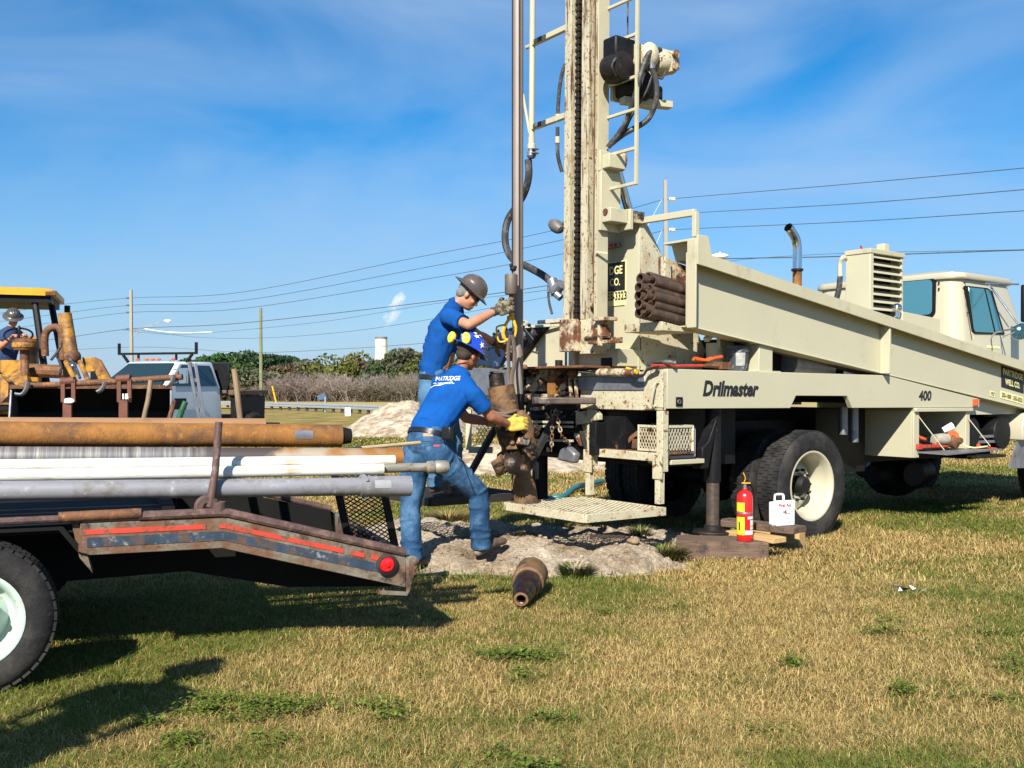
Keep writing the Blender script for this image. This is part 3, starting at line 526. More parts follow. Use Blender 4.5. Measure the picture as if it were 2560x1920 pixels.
# ================= drilling truck, built in its own frame: x forward, y to its left, z up; rear right deck corner is (0,0)
_a = R(53); _s = R(.55)
UX = Vector((math.sin(_a)*math.cos(_s), math.cos(_a)*math.cos(_s), -math.sin(_s))); UY = Vector((-math.cos(_a), math.sin(_a), 0)); UZ = UX.cross(UY)
RO = Vector((1.249, 8.11, 0)); RM = Matrix.Translation(RO) @ Matrix((UX, UY, UZ)).transposed().to_4x4(); RMI = RM.inverted()
def _hit(px, py, n, d):
    r = Vector(((px-1280)/FPX, 1, (970-py)/FPX)); ax = (UX, UY, UZ)[n]; c = Vector((0, 0, CAMH))
    t = (d-(c-RO).dot(ax))/r.dot(ax); return RMI @ (c+r*t)
def S(px, py, y=0.): return _hit(px, py, 1, y)
def X(px, py, x=0.): return _hit(px, py, 0, x)
def Zp(px, py, z): return _hit(px, py, 2, z)
def LP(px, py, D): return RMI @ P(px, py, D)
rig = empty('drilling_truck', M=RM); tag(rig, 'large cream drilling truck with raised mast, inclined side beam and rusty chips', 'drilling truck')
def xz(y): return lambda a, b, d: Vector((a, d, b))
def side_prism(pts, y0, y1, name, mat, parent=rig, bevel=.004):
    return MB().prism(pts, lambda a, b, d: Vector((a, d, b)), y0, y1).build(name, mat, parent, bevel)
def box(name, mat, x0, x1, y0, y1, z0, z1, parent=rig, bevel=.005): return MB().box(x0, x1, y0, y1, z0, z1).build(name, mat, parent, bevel)
def meshpanel(m, o, u, v, w, h, pu, pv, r=.003):
    "expanded metal: crossing diagonals inside a w x h rectangle"
    o = Vector(o); u = Vector(u).normalized(); v = Vector(v).normalized(); sl = pv/pu; nrm = u.cross(v)
    k = -h/sl
    while k < w:
        for sg in (1, -1):
            a0, b0, a1, b1 = (k, 0, k+h/sl, h) if sg > 0 else (k, h, k+h/sl, 0)
            t0 = max(0, (0-a0)/(a1-a0)); t1 = min(1, (w-a0)/(a1-a0))
            if t1 > t0+.02:
                p = lambda t: o+u*(a0+(a1-a0)*t)+v*(b0+(b1-b0)*t)+nrm*(r*.3*sg)
                m.bar(p(t0), p(t1), r*2, r*1.2, nrm)
        k += pu
    return m
# ---- deck and lower side panels
LPAN = [(0, 1.232), (1.585, 1.232), (1.667, 1.345), (2.449, 1.347), (2.528, 1.232), (4.9, 1.232), (4.9, 1.325), (3.1, 1.556), (0, 1.556)]
sp = side_prism(LPAN, .0, .05, 'side_panel', m_creamS); side_prism(LPAN, 2.36, 2.41, 'side_panel', m_creamS)
box('deck', m_cream, .05, 4.85, .053, 2.357, 1.46, 1.51)
for yy in (.75, 1.55): box('chassis_rail', m_black, -.1, 7.8, yy, yy+.09, .82, 1.1)
m = MB()
for xx in (.5, 1.4, 2.6, 3.4, 4.5): m.box(xx, xx+.08, .1, 2.3, 1.28, 1.455)
m.build('cross_member', m_black, rig)
o = font_mesh('Drilmaster', .135, 'lettering', m_ink, rig, basis(S(1757, 991, -.003), (1, 0, 0), (0, 0, 1)), width=(S(1897, 990)-S(1757, 990)).x, shear=.24, bold=.045)
font_mesh('400', .108, 'lettering', m_ink, rig, basis(S(2297, 1002, -.003), (1, 0, 0), (0, 0, 1)), width=.24, shear=.12, bold=.04)
def lamp(name, c, w, h, mat, d=.02, parent=rig):
    m = MB().box(c.x-w/2, c.x+w/2, c.y-d, c.y, c.z-h/2, c.z+h/2); return m.build(name, mat, parent, .004)
m_lens, t, b = new_mat('amber_lens'); b.inputs['Base Color'].default_value = (.6, .09, .015, 1); b.inputs['Roughness'].default_value = .15
m_lensr, t, b = new_mat('red_lens'); b.inputs['Base Color'].default_value = (.55, .008, .012, 1); b.inputs['Roughness'].default_value = .18; b.inputs['Coat Weight'].default_value = 1
lamp('marker_light', S(2437, 1006), .10, .075, m_lens)
lamp('socket', S(1697, 1004), .075, .075, m_black, .012)
MB().lathe([(.018, 0), (.018, .012), (.012, .012)], Matrix.Translation(S(1697, 1004, -.014)) @ Matrix.Rotation(R(90), 4, 'X'), 14).build('socket_cap', m_steel, rig)
# ---- inclined upper beam (near and far)
def zt(x): return 2.505-.1415*(x-.414)
def zb(x): return 1.904-.1225*(x-.36)
for sgn, y0 in ((1, 0.),):
    f = lambda y: y0+sgn*y
    web = [(.25, zb(.25)), (6.5, zb(6.5)), (6.5, zt(6.5)-.01), (.25, zt(.25)+.0)]
    o = side_prism(web, f(.02), f(.04), 'inclined_beam', m_creamS); bm0 = o
    lipo = [(.243, 2.418), (.243, 2.66), (.368, 2.66), (.414, zt(.414)), (6.5, zt(6.5)), (6.5, zt(6.5)-.105), (.36, zt(.36)-.11)]
    side_prism(lipo, f(-.1), f(-.08), 'beam_lip', m_cream, o)
    side_prism([(.252, 2.64), (.36, 2.64), (.405, zt(.405)), (6.49, zt(6.49)-.004), (6.49, zt(6.49)-.016), (.40, zt(.40)-.016), (.35, 2.62), (.252, 2.62)], f(-.08), f(.30), 'top_flange', m_cream, o)
    side_prism([(.26, zb(.26)+.006), (6.5, zb(6.5)+.006), (6.5, zb(6.5)-.006), (.26, zb(.26)-.006)], f(.0), f(.2), 'bottom_flange', m_creamS, o)
    MB().box(.243, .256, min(f(-.08), f(.02)), max(f(-.08), f(.02)), 1.90, 2.63).build('end_plate', m_cream, o, .003)
    MB().prism([(3.02, zb(3.02)-.005), (3.02, zt(3.02)-.1), (3.05, zt(3.05)-.1), (3.05, zb(3.05)-.005)], lambda a, b_, d: Vector((a, d, b_)), f(-.085), f(.019)).build('rib', m_creamS, o, .003)
x0 = S(1900, 900, .02).x; x1 = S(1934, 900, .02).x
for y0 in (.03, 2.2): box('beam_support', m_creamS, x0, x1, y0, y0+.17, 1.512, zb(x0)-.01)
box('support_foot', m_creamS, x0-.04, x1+.12, .03, .2, 1.556, 1.566)
# sign on the beam
a0 = S(2503, 917, .018); sl_ = Vector((1, 0, -.1415)).normalized(); up_ = Vector((.05, 0, 1)).normalized()
def splate(px, py, w, h, mat, name, parent=rig, off=0.0, thick=.003, sh=-.1415, y=.018):
    c = S(px, py, y); sx = Vector((1, 0, sh)); p = [c, c+sx*w, c+sx*w+Vector((0, 0, h)), c+Vector((0, 0, h))]; m = MB(); m.add([q+Vector((0, -off, 0)) for q in p]+[q+Vector((0, -off-thick, 0)) for q in p], [(0, 1, 2, 3), (7, 6, 5, 4), (0, 4, 5, 1), (1, 5, 6, 2), (2, 6, 7, 3), (3, 7, 4, 0)])
    return m.build(name, mat, parent), c
sg1, c = splate(2503, 967, .52, .245, m_ink, 'company_sign')
def skew(c, dx, dz, y=-.006): return basis(c+Vector((dx, y, dz-.1415*dx)), (1, 0, 0), (0, 0, 1))
font_mesh('PARTRIDGE', .075, 'sign_lettering', m_inky, rig, skew(c, .03, .145), width=.46, bold=.03, slope=-.1415)
font_mesh('WELL CO.', .07, 'sign_lettering', m_inky, rig, skew(c, .08, .04), width=.34, bold=.03, slope=-.1415)
s2, c = splate(2475, 990, .10, .062, m_inky, 'number_sign'); font_mesh('1927', .04, 'sign_lettering', m_ink, rig, skew(c, .008, .011), width=.084, bold=.03, slope=-.1415)
s3, c = splate(2501, 995, .52, .085, m_inky, 'number_sign'); font_mesh('255-1000 . 355-3323', .05, 'sign_lettering', m_ink, rig, skew(c, .02, .018), width=.48, bold=.03, slope=-.1415)
# ---- rear panel, grey plate, handle
box('rear_panel', m_creamR, -.045, -.003, .005, 1.02, 1.215, 1.535)
yl = X(1612, 950, -.05).y; yr = X(1446, 960, -.05).y
box('grey_plate', m_steel, -.056, -.047, yl, yr, 1.38, 1.50)
box('corner_post', m_creamR, -.052, -.046, 0.0, .22, 1.222, 1.55, bevel=.002)
m = MB(); pa = X(1648, 960, -.06); pb = X(1640, 1012, -.06)
m.tube(smooth_path([pa+Vector((.02, 0, 0)), pa+Vector((-.04, .01, 0)), pb+Vector((-.04, .01, 0)), pb+Vector((.02, 0, 0))], 5), .008, 8); m.build('grab_handle', m_cream, rig)
m = MB().box(-.06, -.053, X(1658, 970, -.06).y, X(1640, 970, -.06).y, 1.24, 1.44).build('handle_plate', m_creamR, rig, .003)
# ---- rear posts and basket
yA = X(1661, 1150).y; yB = X(1486, 1150).y
def post(yc, ztop, zbot, w=.07): return MB().box(-.06, 0.01, yc-w/2, yc+w/2, zbot, ztop)
post(yA, 1.214, .72).build('rear_post', m_creamR, rig, .004); post(yB, 1.214, .72).build('rear_post', m_creamR, rig, .004)
for yc in (yA, yB):
    MB().box(-.08, -.02, yc-.025, yc+.03, .46, .82).build('step_leg', m_creamR, rig, .004)
    MB().box(-.09, -.065, yc-.05, yc+.05, .66, .86).build('hinge_bracket', m_creamR, rig, .006).name = 'hinge_bracket'
MB().box(-.055, 0, yA+.04, yB-.04, .80, .87).build('basket_rail', m_creamR, rig, .004)
bt = MB(); bt.box(0, .33, yA-.03, yB+.03, .86, .875); bt.build('basket_floor', m_rust, rig)
m = MB(); m.bar((-.02, yA+.05, 1.085), (-.02, yA+.28, 1.085), .015, .02); m.bar((-.02, yA+.05, .89), (-.02, yA+.28, .89), .015, .02); m.bar((-.02, yA+.28, .88), (-.02, yA+.28, 1.095), .02, .015); m.bar((-.02, yA+.05, .88), (-.02, yA+.05, 1.095), .02, .015)
meshpanel(m, (-.02, yA+.05, .89), (0, 1, 0), (0, 0, 1), .23, .195, .032, .06, .003)
meshpanel(m, (.33, yA, .89), (0, 1, 0), (0, 0, 1), yB-yA, .195, .035, .065, .003)
meshpanel(m, (0, yA, .89), (1, 0, 0), (0, 0, 1), .33, .195, .035, .065, .003); meshpanel(m, (0, yB, .89), (1, 0, 0), (0, 0, 1), .33, .195, .035, .065, .003)
for a_, b_ in (((0, yA, 1.085), (.33, yA, 1.085)), ((0, yB, 1.085), (.33, yB, 1.085)), ((.33, yA, 1.085), (.33, yB, 1.085)), ((.33, yA, .88), (.33, yA, 1.09))): m.bar(a_, b_, .02, .02)
m.build('basket_mesh', m_creamR, rig)
# side basket just forward of the corner post
q0 = S(1672, 1088, .06); q1 = S(1735, 1088, .06)
m = MB(); zb0, zt0 = .83, 1.06
for a_, b_ in (((q0.x, .06, zt0), (q1.x, .06, zt0)), ((q0.x, .06, zb0), (q1.x, .06, zb0)), ((q1.x, .06, zb0), (q1.x, .06, zt0)), ((q0.x, .06, zb0), (q0.x, .06, zt0))): m.bar(a_, b_, .025, .025)
meshpanel(m, (q0.x, .06, zb0), (1, 0, 0), (0, 0, 1), q1.x-q0.x, zt0-zb0, .034, .062, .003); m.build('side_basket', m_steel, rig)
box('basket_ledge', m_cream, q0.x, q1.x+.1, .03, .3, .77, .81)
# ---- fold-down mesh step (near) and operator platform (far)
def platform(x0, x1, y0, y1, z, nm, mat):
    e = MB(); 
    for a_, b_ in (((x0, y0, z), (x0, y1, z)), ((x1, y0, z), (x1, y1, z)), ((x0, y0, z), (x1, y0, z)), ((x0, y1, z), (x1, y1, z))): e.bar(a_, b_, .035, .065)
    e.bar(((x0+x1)/2, y0, z-.01), ((x0+x1)/2, y1, z-.01), .03, .04); o = e.build(nm, mat, rig, .003)
    g = MB(); meshpanel(g, (x0, y0, z+.028), (1, 0, 0), (0, 1, 0), x1-x0, y1-y0, .075, .05, .0042); g.build('step_mesh', mat, o); return o
platform(-.9, -.05, -.03, .98, .405, 'folding_step', m_creamR)
m_plat = M_('dark_platform', (.02, .018, .016), .7, var=.3, vs=6)
platform(-1.5, -.55, 1.2, 2.1, .45, 'operator_platform', m_plat)
for y_ in (1.25, 2.05): MB().bar((-.6, y_, .47), (-.1, y_, 1.2), .05, .05).build('platform_hanger', m_plat, rig)
# far basket seen between the men and the bit
a0 = LP(1172, 1055, 9.6); a1 = LP(1232, 1125, 9.6)
m = MB(); zz0 = a1.z; zz1 = a0.z+.12
m.bar((a0.x, a0.y, zz0), (a0.x, a0.y, zz1), .05, .05); m.bar((a0.x, a0.y, zz0), (a1.x, a1.y, zz0), .05, .06); m.bar((a0.x, a0.y, zz1-.12), (a1.x, a1.y, zz1-.12), .03, .03)
d_ = Vector((a1.x-a0.x, a1.y-a0.y, 0)); meshpanel(m, (a0.x+d_.x*.3, a0.y+d_.y*.3, zz0+.05), d_, (0, 0, 1), d_.length*.7, .2, .035, .06, .003); m.build('far_basket', m_cream, rig)
# ---- tower housing
YT = .6
pts = [S(*q, YT) for q in [(1602, 556), (1618, 560), (1657, 640), (1662, 700), (1662, 820), (1745, 832), (1764, 876), (1756, 905), (1756, 925), (1604, 925)]]
xr = pts[0].x
side_prism([(p.x, p.z) for p in pts], YT, YT+.02, 'tower_side', m_creamR, bevel=.003); side_prism([(p.x, p.z) for p in pts], 1.15, 1.17, 'tower_side', m_cream)
zT = X(1600, 553, xr).z; m = MB(); m.box(xr-.012, xr, YT, 1.17, 1.515, zT); tw = m.build('tower_rear_panel', m_cream, rig, .003)
m = MB(); m.box(xr-.02, xr-.013, YT, YT+.18, 1.52, zT-.12); m.build('access_panel', m_creamS, tw, .002)
box('tower_cap', m_cream, xr, xr+.1, YT+.02, 1.15, zT-.02, zT)
box('machine_block', m_dark, xr+.1, 1.1, YT+.1, 1.14, 1.51, 2.2)
yn = X(1570, 650, xr).y; yf = yn+.4
zs0 = X(1570, 725, xr).z; zs1 = X(1570, 653, xr).z; zn0 = X(1565, 757, xr).z
m = MB().box(xr-.022, xr-.0205, yn, yf, zn0-.02, zs1+.01).build('company_sign', m_inky, rig); MB().box(xr-.025, xr-.0225, yn+.012, yf, zs0, zs1).build('sign_field', m_ink, m)
def rearM(y, z, x): return basis((x, y, z), (0, -1, 0), (0, 0, 1))
def rtext(t_, pl, pr, pb, pt, mat, nm='sign_lettering'):
    a_ = X(pl, pb, xr-.026); b_ = X(pr, pb, xr-.026); c_ = X(pl, pt, xr-.026); return font_mesh(t_, c_.z-a_.z, nm, mat, rig, rearM(a_.y, a_.z, xr-.0265), width=a_.y-b_.y, bold=.02)
rtext('DGE', 1524, 1556, 688, 667, m_inky); rtext('CO.', 1525, 1550, 716, 697, m_inky); rtext('55-3323', 1518, 1566, 753, 732, m_ink)
a_ = X(1520, 623, xr-.02); b_ = X(1552, 610, xr-.02)
m = MB().box(xr-.05, xr-.015, b_.y, a_.y+.05, a_.z, b_.z+.015).build('lamp_base', m_steel, rig, .01)
MB().box(xr-.075, xr-.05, b_.y+.04, b_.y+.11, a_.z+.004, b_.z+.01).build('tail_light', m_lensr, rig, .01)
# white tube frame over the rack
p0 = X(1598, 553, xr+.02); p1 = S(1752, 530, -.02); p2 = Vector((p1.x, p1.y, 2.66))
p1.x = .30; p1.z = S(1752, 533, -.02).z; m = MB(); m.bar(p0, p1, .045, .055); m.bar(p1-Vector((0, 0, .0)), (p1.x, p1.y, 2.655), .045, .045, (1, 0, 0)); m.build('tube_frame', m_creamS, rig, .004)
# rack wall behind the rods
c_ = [S(*q, .25) for q in [(1656, 640), (1722, 665), (1722, 760), (1656, 700)]]
side_prism([(p.x, p.z) for p in c_], .27, .30, 'rack_wall', m_creamX); 
side_prism([(S(1656, 640, .25).x, S(1656, 642, .25).z), (S(1672, 645, .25).x, S(1672, 648, .25).z), (S(1672, 700, .25).x, S(1672, 702, .25).z), (S(1656, 700, .25).x, S(1656, 698, .25).z)], .22, .27, 'rack_post', m_creamR)
q = [S(*p, .1) for p in [(1655, 803), (1742, 826), (1742, 832), (1656, 826)]]; side_prism([(p.x, p.z) for p in q], .1, .55, 'rack_shelf', m_creamR)
# ---- drill rods in the rack: things of their own
rods = [(1580, 1165), (1655, 1155), (1703, 1195), (1565, 1250), (1608, 1233), (1665, 1270), (1562, 1335), (1622, 1325), (1700, 1335), (1565, 1420), (1635, 1380), (1700, 1420), (1565, 1505), (1612, 1460), (1665, 1500)]
rr_ = random.Random(3)
RLAB = ['rusty drill rod end, %s of the rod bundle racked on the truck' % s_ for s_ in ('topmost left', 'topmost centre', 'topmost right', 'second row left', 'second row centre', 'second row right', 'third row left', 'third row centre', 'third row right', 'fourth row left', 'fourth row centre', 'fourth row right', 'bottom row left', 'bottom row centre', 'bottom row right')]
for i, (zx, zy) in enumerate(rods):
    px, py = 1200+zx*.2532, 400+zy*.2532; xe = -.16+.10*((zx-1560)/140)+rr_.uniform(-.02, .02); c_ = X(px, py, xe); d_ = Vector((1, rr_.uniform(-.006, .006), -.133+rr_.uniform(-.004, .004))).normalized()
    a_ = RM @ c_; b_ = RM @ (c_+d_*3.2); q = MB().pipe(a_, b_, .045, .033, 18); q.tube([b_-(b_-a_)*.999, b_-(b_-a_)*.97], .0462, 18, caps=False)
    wobj('drill_rod', q, M_('drill_rod_rust', (.07, .047, .038), .6, .3, var=.4, vs=7, spots=[((.14, .08, .05), 9, .58, .08)], bump=.2) if i == 0 else bpy.data.materials['drill_rod_rust'], RLAB[i], 'drill rod', 'drill rods racked on the truck')
# ---- mast
XM0, XM1 = -.12, -.01; MT = 8.4
ypx = lambda px: .756+(1482-px)/186.
zmb = X(1450, 882, XM0).z
prof = [(XM1, ypx(1403)), (XM0, ypx(1403)), (XM0, ypx(1419)), (-.03, ypx(1419)), (-.03, ypx(1446)), (XM0, ypx(1446)), (XM0, ypx(1463)), (-.03, ypx(1463)), (-.03, ypx(1480)), (XM0, ypx(1480)), (XM0, ypx(1484)), (XM1, ypx(1484))]
z1 = X(1440, 800, XM0).z
MB().prism(prof, lambda a, b_, d: Vector((a, b_, d)), z1, MT).build('mast_column', m_mast, rig, .003)
MB().box(XM1, XM1+.012, ypx(1484)-.0, ypx(1403), z1, MT).build('mast_back', m_cream, rig)
box('mast_side_plate', m_cream, XM0+.004, XM1+.022, ypx(1484)-.012, ypx(1484)-.001, z1+.0, MT, bevel=.003)
MB().box(-.034, -.031, ypx(1446)+.001, ypx(1419)-.001, z1, MT).build('grease_channel', m_dark, rig)
MB().box(XM0+.004, -.036, ypx(1446)+.0006, ypx(1446)+.002, z1, MT).build('grease_channel', m_dark, rig); MB().box(XM0+.004, -.034, ypx(1480)+.0006, ypx(1480)+.002, z1, MT).build('guide_channel', m_rust, rig); MB().box(-.034, -.031, ypx(1480)+.003, ypx(1463)-.001, z1, MT).build('guide_channel', m_rust, rig)
q = MB()
zc = z1-.02; k = 0
while zc < 5.4:
    yc = ypx(1424); q.box(-.075, -.03, yc-.026, yc+.026, zc, zc+.026) if k % 2 else q.box(-.068, -.036, yc-.018, yc+.018, zc-.004, zc+.030); zc += .030; k += 1
q.build('feed_chain', m_dark, rig, .003)
MB().tube([(-.06, ypx(1472), X(1470, 768, -.06).z), (-.06, ypx(1472), MT)], .026, 12).build('guide_rod', m_rust, rig)
MB().box(-.1, -.0, ypx(1478), ypx(1466), X(1470, 770, -.1).z, X(1470, 725, -.1).z).build('rod_block', m_creamX, rig, .005)
# mast foot boxes
a_ = X(1402, 880, -.15); b_ = X(1437, 797, -.15); m = MB().box(-.17, -.10, b_.y, a_.y, a_.z, b_.z); m.box(-.16, .0, b_.y-.05, b_.y, a_.z, b_.z-.02); m.build('mast_foot', m_creamX, rig, .006)
MB().box(-.12, .06, ypx(1484), ypx(1446), X(1460, 885, -.12).z, z1-.001).build('mast_foot', m_creamR, rig, .005)
m = MB(); c_ = X(1505, 830, -.18); m.box(-.2, -.13, c_.y-.06, c_.y+.12, c_.z-.04, c_.z+.12); m.box(-.26, -.13, c_.y-.14, c_.y+.04, c_.z+.09, c_.z+.12); m.box(-.2, -.13, c_.y-.12, c_.y+.16, c_.z-.1, c_.z-.07); m.tube([(-.2, c_.y, c_.z+.1), (-.2, c_.y, c_.z-.12)], .025, 10); m.build('clamp_assembly', m_creamX, rig, .005)
m = MB(); c_ = X(1475, 855, -.1); m.box(-.12, -.05, ypx(1535), ypx(1440), c_.z-.02, c_.z+.03); m.tube([(-.12, ypx(1460), c_.z+.03), (-.15, ypx(1480), c_.z+.05), (-.13, ypx(1500), c_.z+.02)], .018, 8); m.build('latch', m_creamX, rig, .004)
# base box with slot under mast
a_ = X(1545, 915, .02); b_ = X(1425, 882, .02)
box('mast_base', m_cream, .02, .3, a_.y, b_.y, a_.z, b_.z+.02)
c_ = X(1516, 906, .015); MB().cbox((.016, c_.y, c_.z), (.008, .14, .08)).build('slot', m_black, rig, .003)
box('mast_base', m_cream, -.02, .02, X(1440, 900).y, X(1425, 900).y, X(1430, 917).z, z1)
# side brackets on the mast
def sb(name, mat, x0, x1, y0, y1, p_top, p_bot, yref=.7, **k): 
    zt_, zb_ = S(1500, p_top, yref).z, S(1500, p_bot, yref).z; return box(name, mat, x0, x1, y0, y1, zb_, zt_, **k)
ys_ = ypx(1484)-.013
sb('side_bracket', m_cream, -.115, .12, ys_-.03, ys_, 374, 426); sb('side_bracket', m_cream, -.09, .1, ys_-.12, ys_-.03, 386, 420)
MB().ell((.1, ys_-.07, S(1545, 405, ys_).z), (.05, .05, .10)).build('pivot_boss', m_creamX, rig)
sb('side_bracket', m_cream, -.11, .12, ys_-.04, ys_, 426, 575); sb('pivot_box', m_cream, -.10, .12, ys_-.15, ys_-.04, 522, 556); sb('pivot_box', m_creamX, .10, .3, ys_-.16, ys_-.06, 522, 552); sb('pivot_box', m_cream, .10, .14, ys_-.18, ys_-.04, 520, 572)
MB().lathe([(.0, 0), (.028, .0), (.028, .012), (.0, .012)], Matrix.Translation((-.10, ys_-.09, S(1510, 535, ys_).z)) @ Matrix.Rotation(R(-90), 4, 'Y'), 16).build('pin', m_rust, rig)
m = MB(); c_ = S(1490, 630, ys_); m.bar((c_.x-.02, ys_-.01, c_.z), (c_.x+.08, ys_-.06, c_.z-.01), .01, .02); m.build('mast_lug', m_cream, rig)
# tilt cylinder behind the mast
MB().tube([S(1545, 425, .9), S(1582, 555, .9)], .035, 14).build('tilt_cylinder', m_chrome, rig); MB().tube([S(1540, 420, .92), S(1600, 640, .92)], .03, 14).build('tilt_cylinder', m_hose, rig)
# ---- ladder
YL0, YL1 = .376, ys_
m = MB(); m.bar((.0, YL0, 3.115), (.0, YL0, MT), .028, .028, (1, 0, 0)); m.build('ladder_stile', m_cream, rig, .003)
zr = [3.129, 3.425, 3.755, 4.03, 4.39]; zr += [4.71+.32*i for i in range(11)]
for z in zr: MB().bar((.0, YL0+.014, z), (.0, YL1, z), .026, .026).build('rung', m_cream, rig, .003)
MB().tube([(.12, .62, 4.25), (.12, .62, 7)], .008, 6).build('cable', m_hose, rig)
# ---- rotation motors beside the mast
def zs(py, y): return S(1560, py, y).z
m = MB(); m.box(.02, .5, .70, .73, zs(258, .7), zs(100, .7)); m.box(.02, .14, .5, .73, zs(190, .6), zs(184, .6)); m.box(.02, .14, .5, .73, zs(112, .6), zs(105, .6)); hd = m.build('drive_frame', m_cream, rig, .004)
MB().bar((.06, .62, zs(250, .6)), (.55, .52, zs(244, .6)), .09, .06).build('drive_frame', m_cream, rig, .004)
MB().box(.05, .45, .5, .72, zs(240, .6), zs(200, .6)).build('gear_case', m_dark, rig, .03)
m = MB(); c_ = S(1550, 128, .55); m.box(c_.x-.14, c_.x+.14, .45, .62, c_.z-.09, c_.z+.09); m.build('gear_case', m_black, rig, .02)
m = MB(); c_ = S(1540, 170, .55); m.lathe([(0, -.08), (.12, -.08), (.13, -.02), (.13, .02), (.12, .1), (.06, .12), (0, .12)], Matrix.Translation(c_) @ Matrix.Rotation(R(90), 4, 'X'), 20); m.build('motor_housing', m_dark, rig)
m = MB(); c_ = S(1600, 150, .5); m.box(c_.x-.12, c_.x+.12, .42, .62, c_.z-.08, c_.z+.11); m.ell(c_+Vector((.02, -.1, .02)), (.09, .07, .11)); m.build('pump_body', m_creamR, rig, .02)
m = MB(); c_ = S(1665, 158, .45); m.lathe([(0, -.16), (.085, -.15), (.1, -.08), (.1, .06), (.08, .09), (.0, .1)], Matrix.Translation(c_) @ Matrix.Rotation(R(80), 4, 'Y'), 14); m.box(c_.x-.03, c_.x+.03, c_.y-.1, c_.y+.1, c_.z-.1, c_.z+.08); mo = m.build('hydraulic_motor', m_creamR, rig, .006)
for dz in (-.06, .05): MB().lathe([(0, 0), (.035, 0), (.035, .03), (0, .03)], Matrix.Translation(c_+Vector((0, -.1, dz))) @ Matrix.Rotation(R(90), 4, 'X'), 12).build('port', m_creamX, mo)
c2_ = S(1610, 215, .5); MB().ell(c2_, (.10, .08, .13)).build('pump_body', m_dark, rig)
c2_ = S(1625, 135, .5); MB().tube([c2_+Vector((-.06, 0, 0)), c2_+Vector((.22, .02, 0))], [.07, .085], 14).build('motor_housing', m_creamR, rig)
def hose(pts, r, mat=m_hose, name='hydraulic_hose'): return MB().tube(smooth_path(pts, 7), r, 9).build(name, mat, rig)
hose([S(1650, 125, .42), S(1625, 130, .36), S(1605, 175, .35), S(1590, 230, .4), S(1562, 310, .55), S(1520, 368, .7)], .024)
hose([S(1627, 165, .38), S(1640, 205, .36), S(1640, 250, .36), S(1618, 300, .45), S(1560, 335, .6), S(1522, 365, .7)], .024)
hose([S(1630, 190, .38), S(1615, 230, .4), S(1592, 270, .5), S(1575, 300, .55), S(1560, 335, .6)], .009); hose([S(1640, 190, .4), S(1655, 197, .38), S(1662, 180, .4)], .008)
hose([S(1540, 145, .45), S(1530, 165, .43), S(1540, 190, .45)], .009)
MB().tube([S(1627, 150, .38), S(1629, 172, .38)], .032, 12).build('hose_fitting', m_steel, rig)
# ---- standpipe on the left of the mast, brackets, hoses
YS = 1.18
sp_top = X(1331, 5, 0)
def yx(px, py, x=0.): return X(px, py, x)
c_ = yx(1330, 200); yP = c_.y
MB().tube([(0, yP, yx(1330, 345).z), (0, yP, MT)], .028, 14).build('standpipe', m_creamS, rig)
for py in (108, 318): 
    z = yx(1335, py).z; b_ = MB().bar((0, yP-.02, z), (0, YS, z+.01), .045, .05).build('pipe_bracket', m_cream, rig, .004)
    MB().bar((-.025, yP-.06, z-.001), (-.025, yP-.17, z+.002), .012, .044).build('sticker', m_hose, b_)
for z in [yx(1335, 108).z+1.1*k for k in (1, 2, 3)]: MB().bar((0, yP-.02, z), (0, YS, z), .045, .05).build('pipe_bracket', m_cream, rig, .004)
MB().tube([(0, yP+.005, yx(1330, 108).z-.02), (-.0, yP+.09, yx(1318, 118).z)], .02, 8).build('pipe_bracket', m_cream, rig)
MB().tube([(0, yP+.14, yx(1310, 235).z), (0, yP+.03, yx(1322, 335).z)], .014, 8).build('pipe_stay', m_cream, rig)
m = MB(); z = yx(1324, 345).z; m.lathe([(.032, 0), (.04, .01), (.04, .05), (.032, .06), (.032, .12)], Matrix.Translation((0, yP, z-.12)), 16); m.build('pipe_coupling', m_creamS, rig)
m = MB(); m.lathe([(.03, 0), (.045, .02), (.045, .06), (.035, .07), (.035, .10)], Matrix.Translation((0, yP, z-.2)), 16); m.box(-.03, .03, yP-.08, yP-.03, z-.17, z-.155); m.box(-.03, .03, yP-.08, yP-.03, z-.13, z-.115); m.build('cam_coupling', m_steel, rig, .004)
H = lambda px, py, x=0.: X(px, py, x)
hose([H(1321, 400), H(1322, 440), H(1312, 480, .02), H(1292, 515, .04), H(1272, 545, .03), H(1263, 580), H(1266, 620), H(1285, 650, -.02), H(1325, 670, -.02), H(1360, 690), H(1385, 712, .02), H(1396, 735, .03)], .036, m_hose, 'mud_hose')
MB().tube([H(1380, 700, .02), H(1390, 735, .02)], .05, 12).build('hose_clamp', m_steel, rig)
m = MB(); c_ = H(1393, 728, .02); m.lathe([(0, 0), (.05, 0), (.055, .04), (.05, .06), (.05, .12), (0, .12)], Matrix.Translation(c_+Vector((0, .04, 0))) @ Matrix.Rotation(R(60), 4, 'X'), 14); m.tube([H(1390, 735, .0), H(1402, 745, .02)], .035, 10); m.build('swivel_joint', m_steel, rig)
hose([H(1371, 715), H(1372, 750), H(1380, 785)], .012); MB().tube([H(1375, 700, .0), H(1372, 730, 0.)], .016, 8).build('hose_fitting', m_steel, rig)
hose([H(1414, 160, .02), H(1405, 185), H(1398, 230), H(1394, 290)], .018); MB().tube([H(1395, 286), H(1395, 303)], .024, 10).build('hose_fitting', m_creamS, rig)
hose([H(1394, 318), H(1394, 345), H(1395, 390), H(1405, 430, .05)], .018); MB().tube([H(1394, 342), H(1394, 358)], .023, 10).build('hose_fitting', m_creamS, rig)
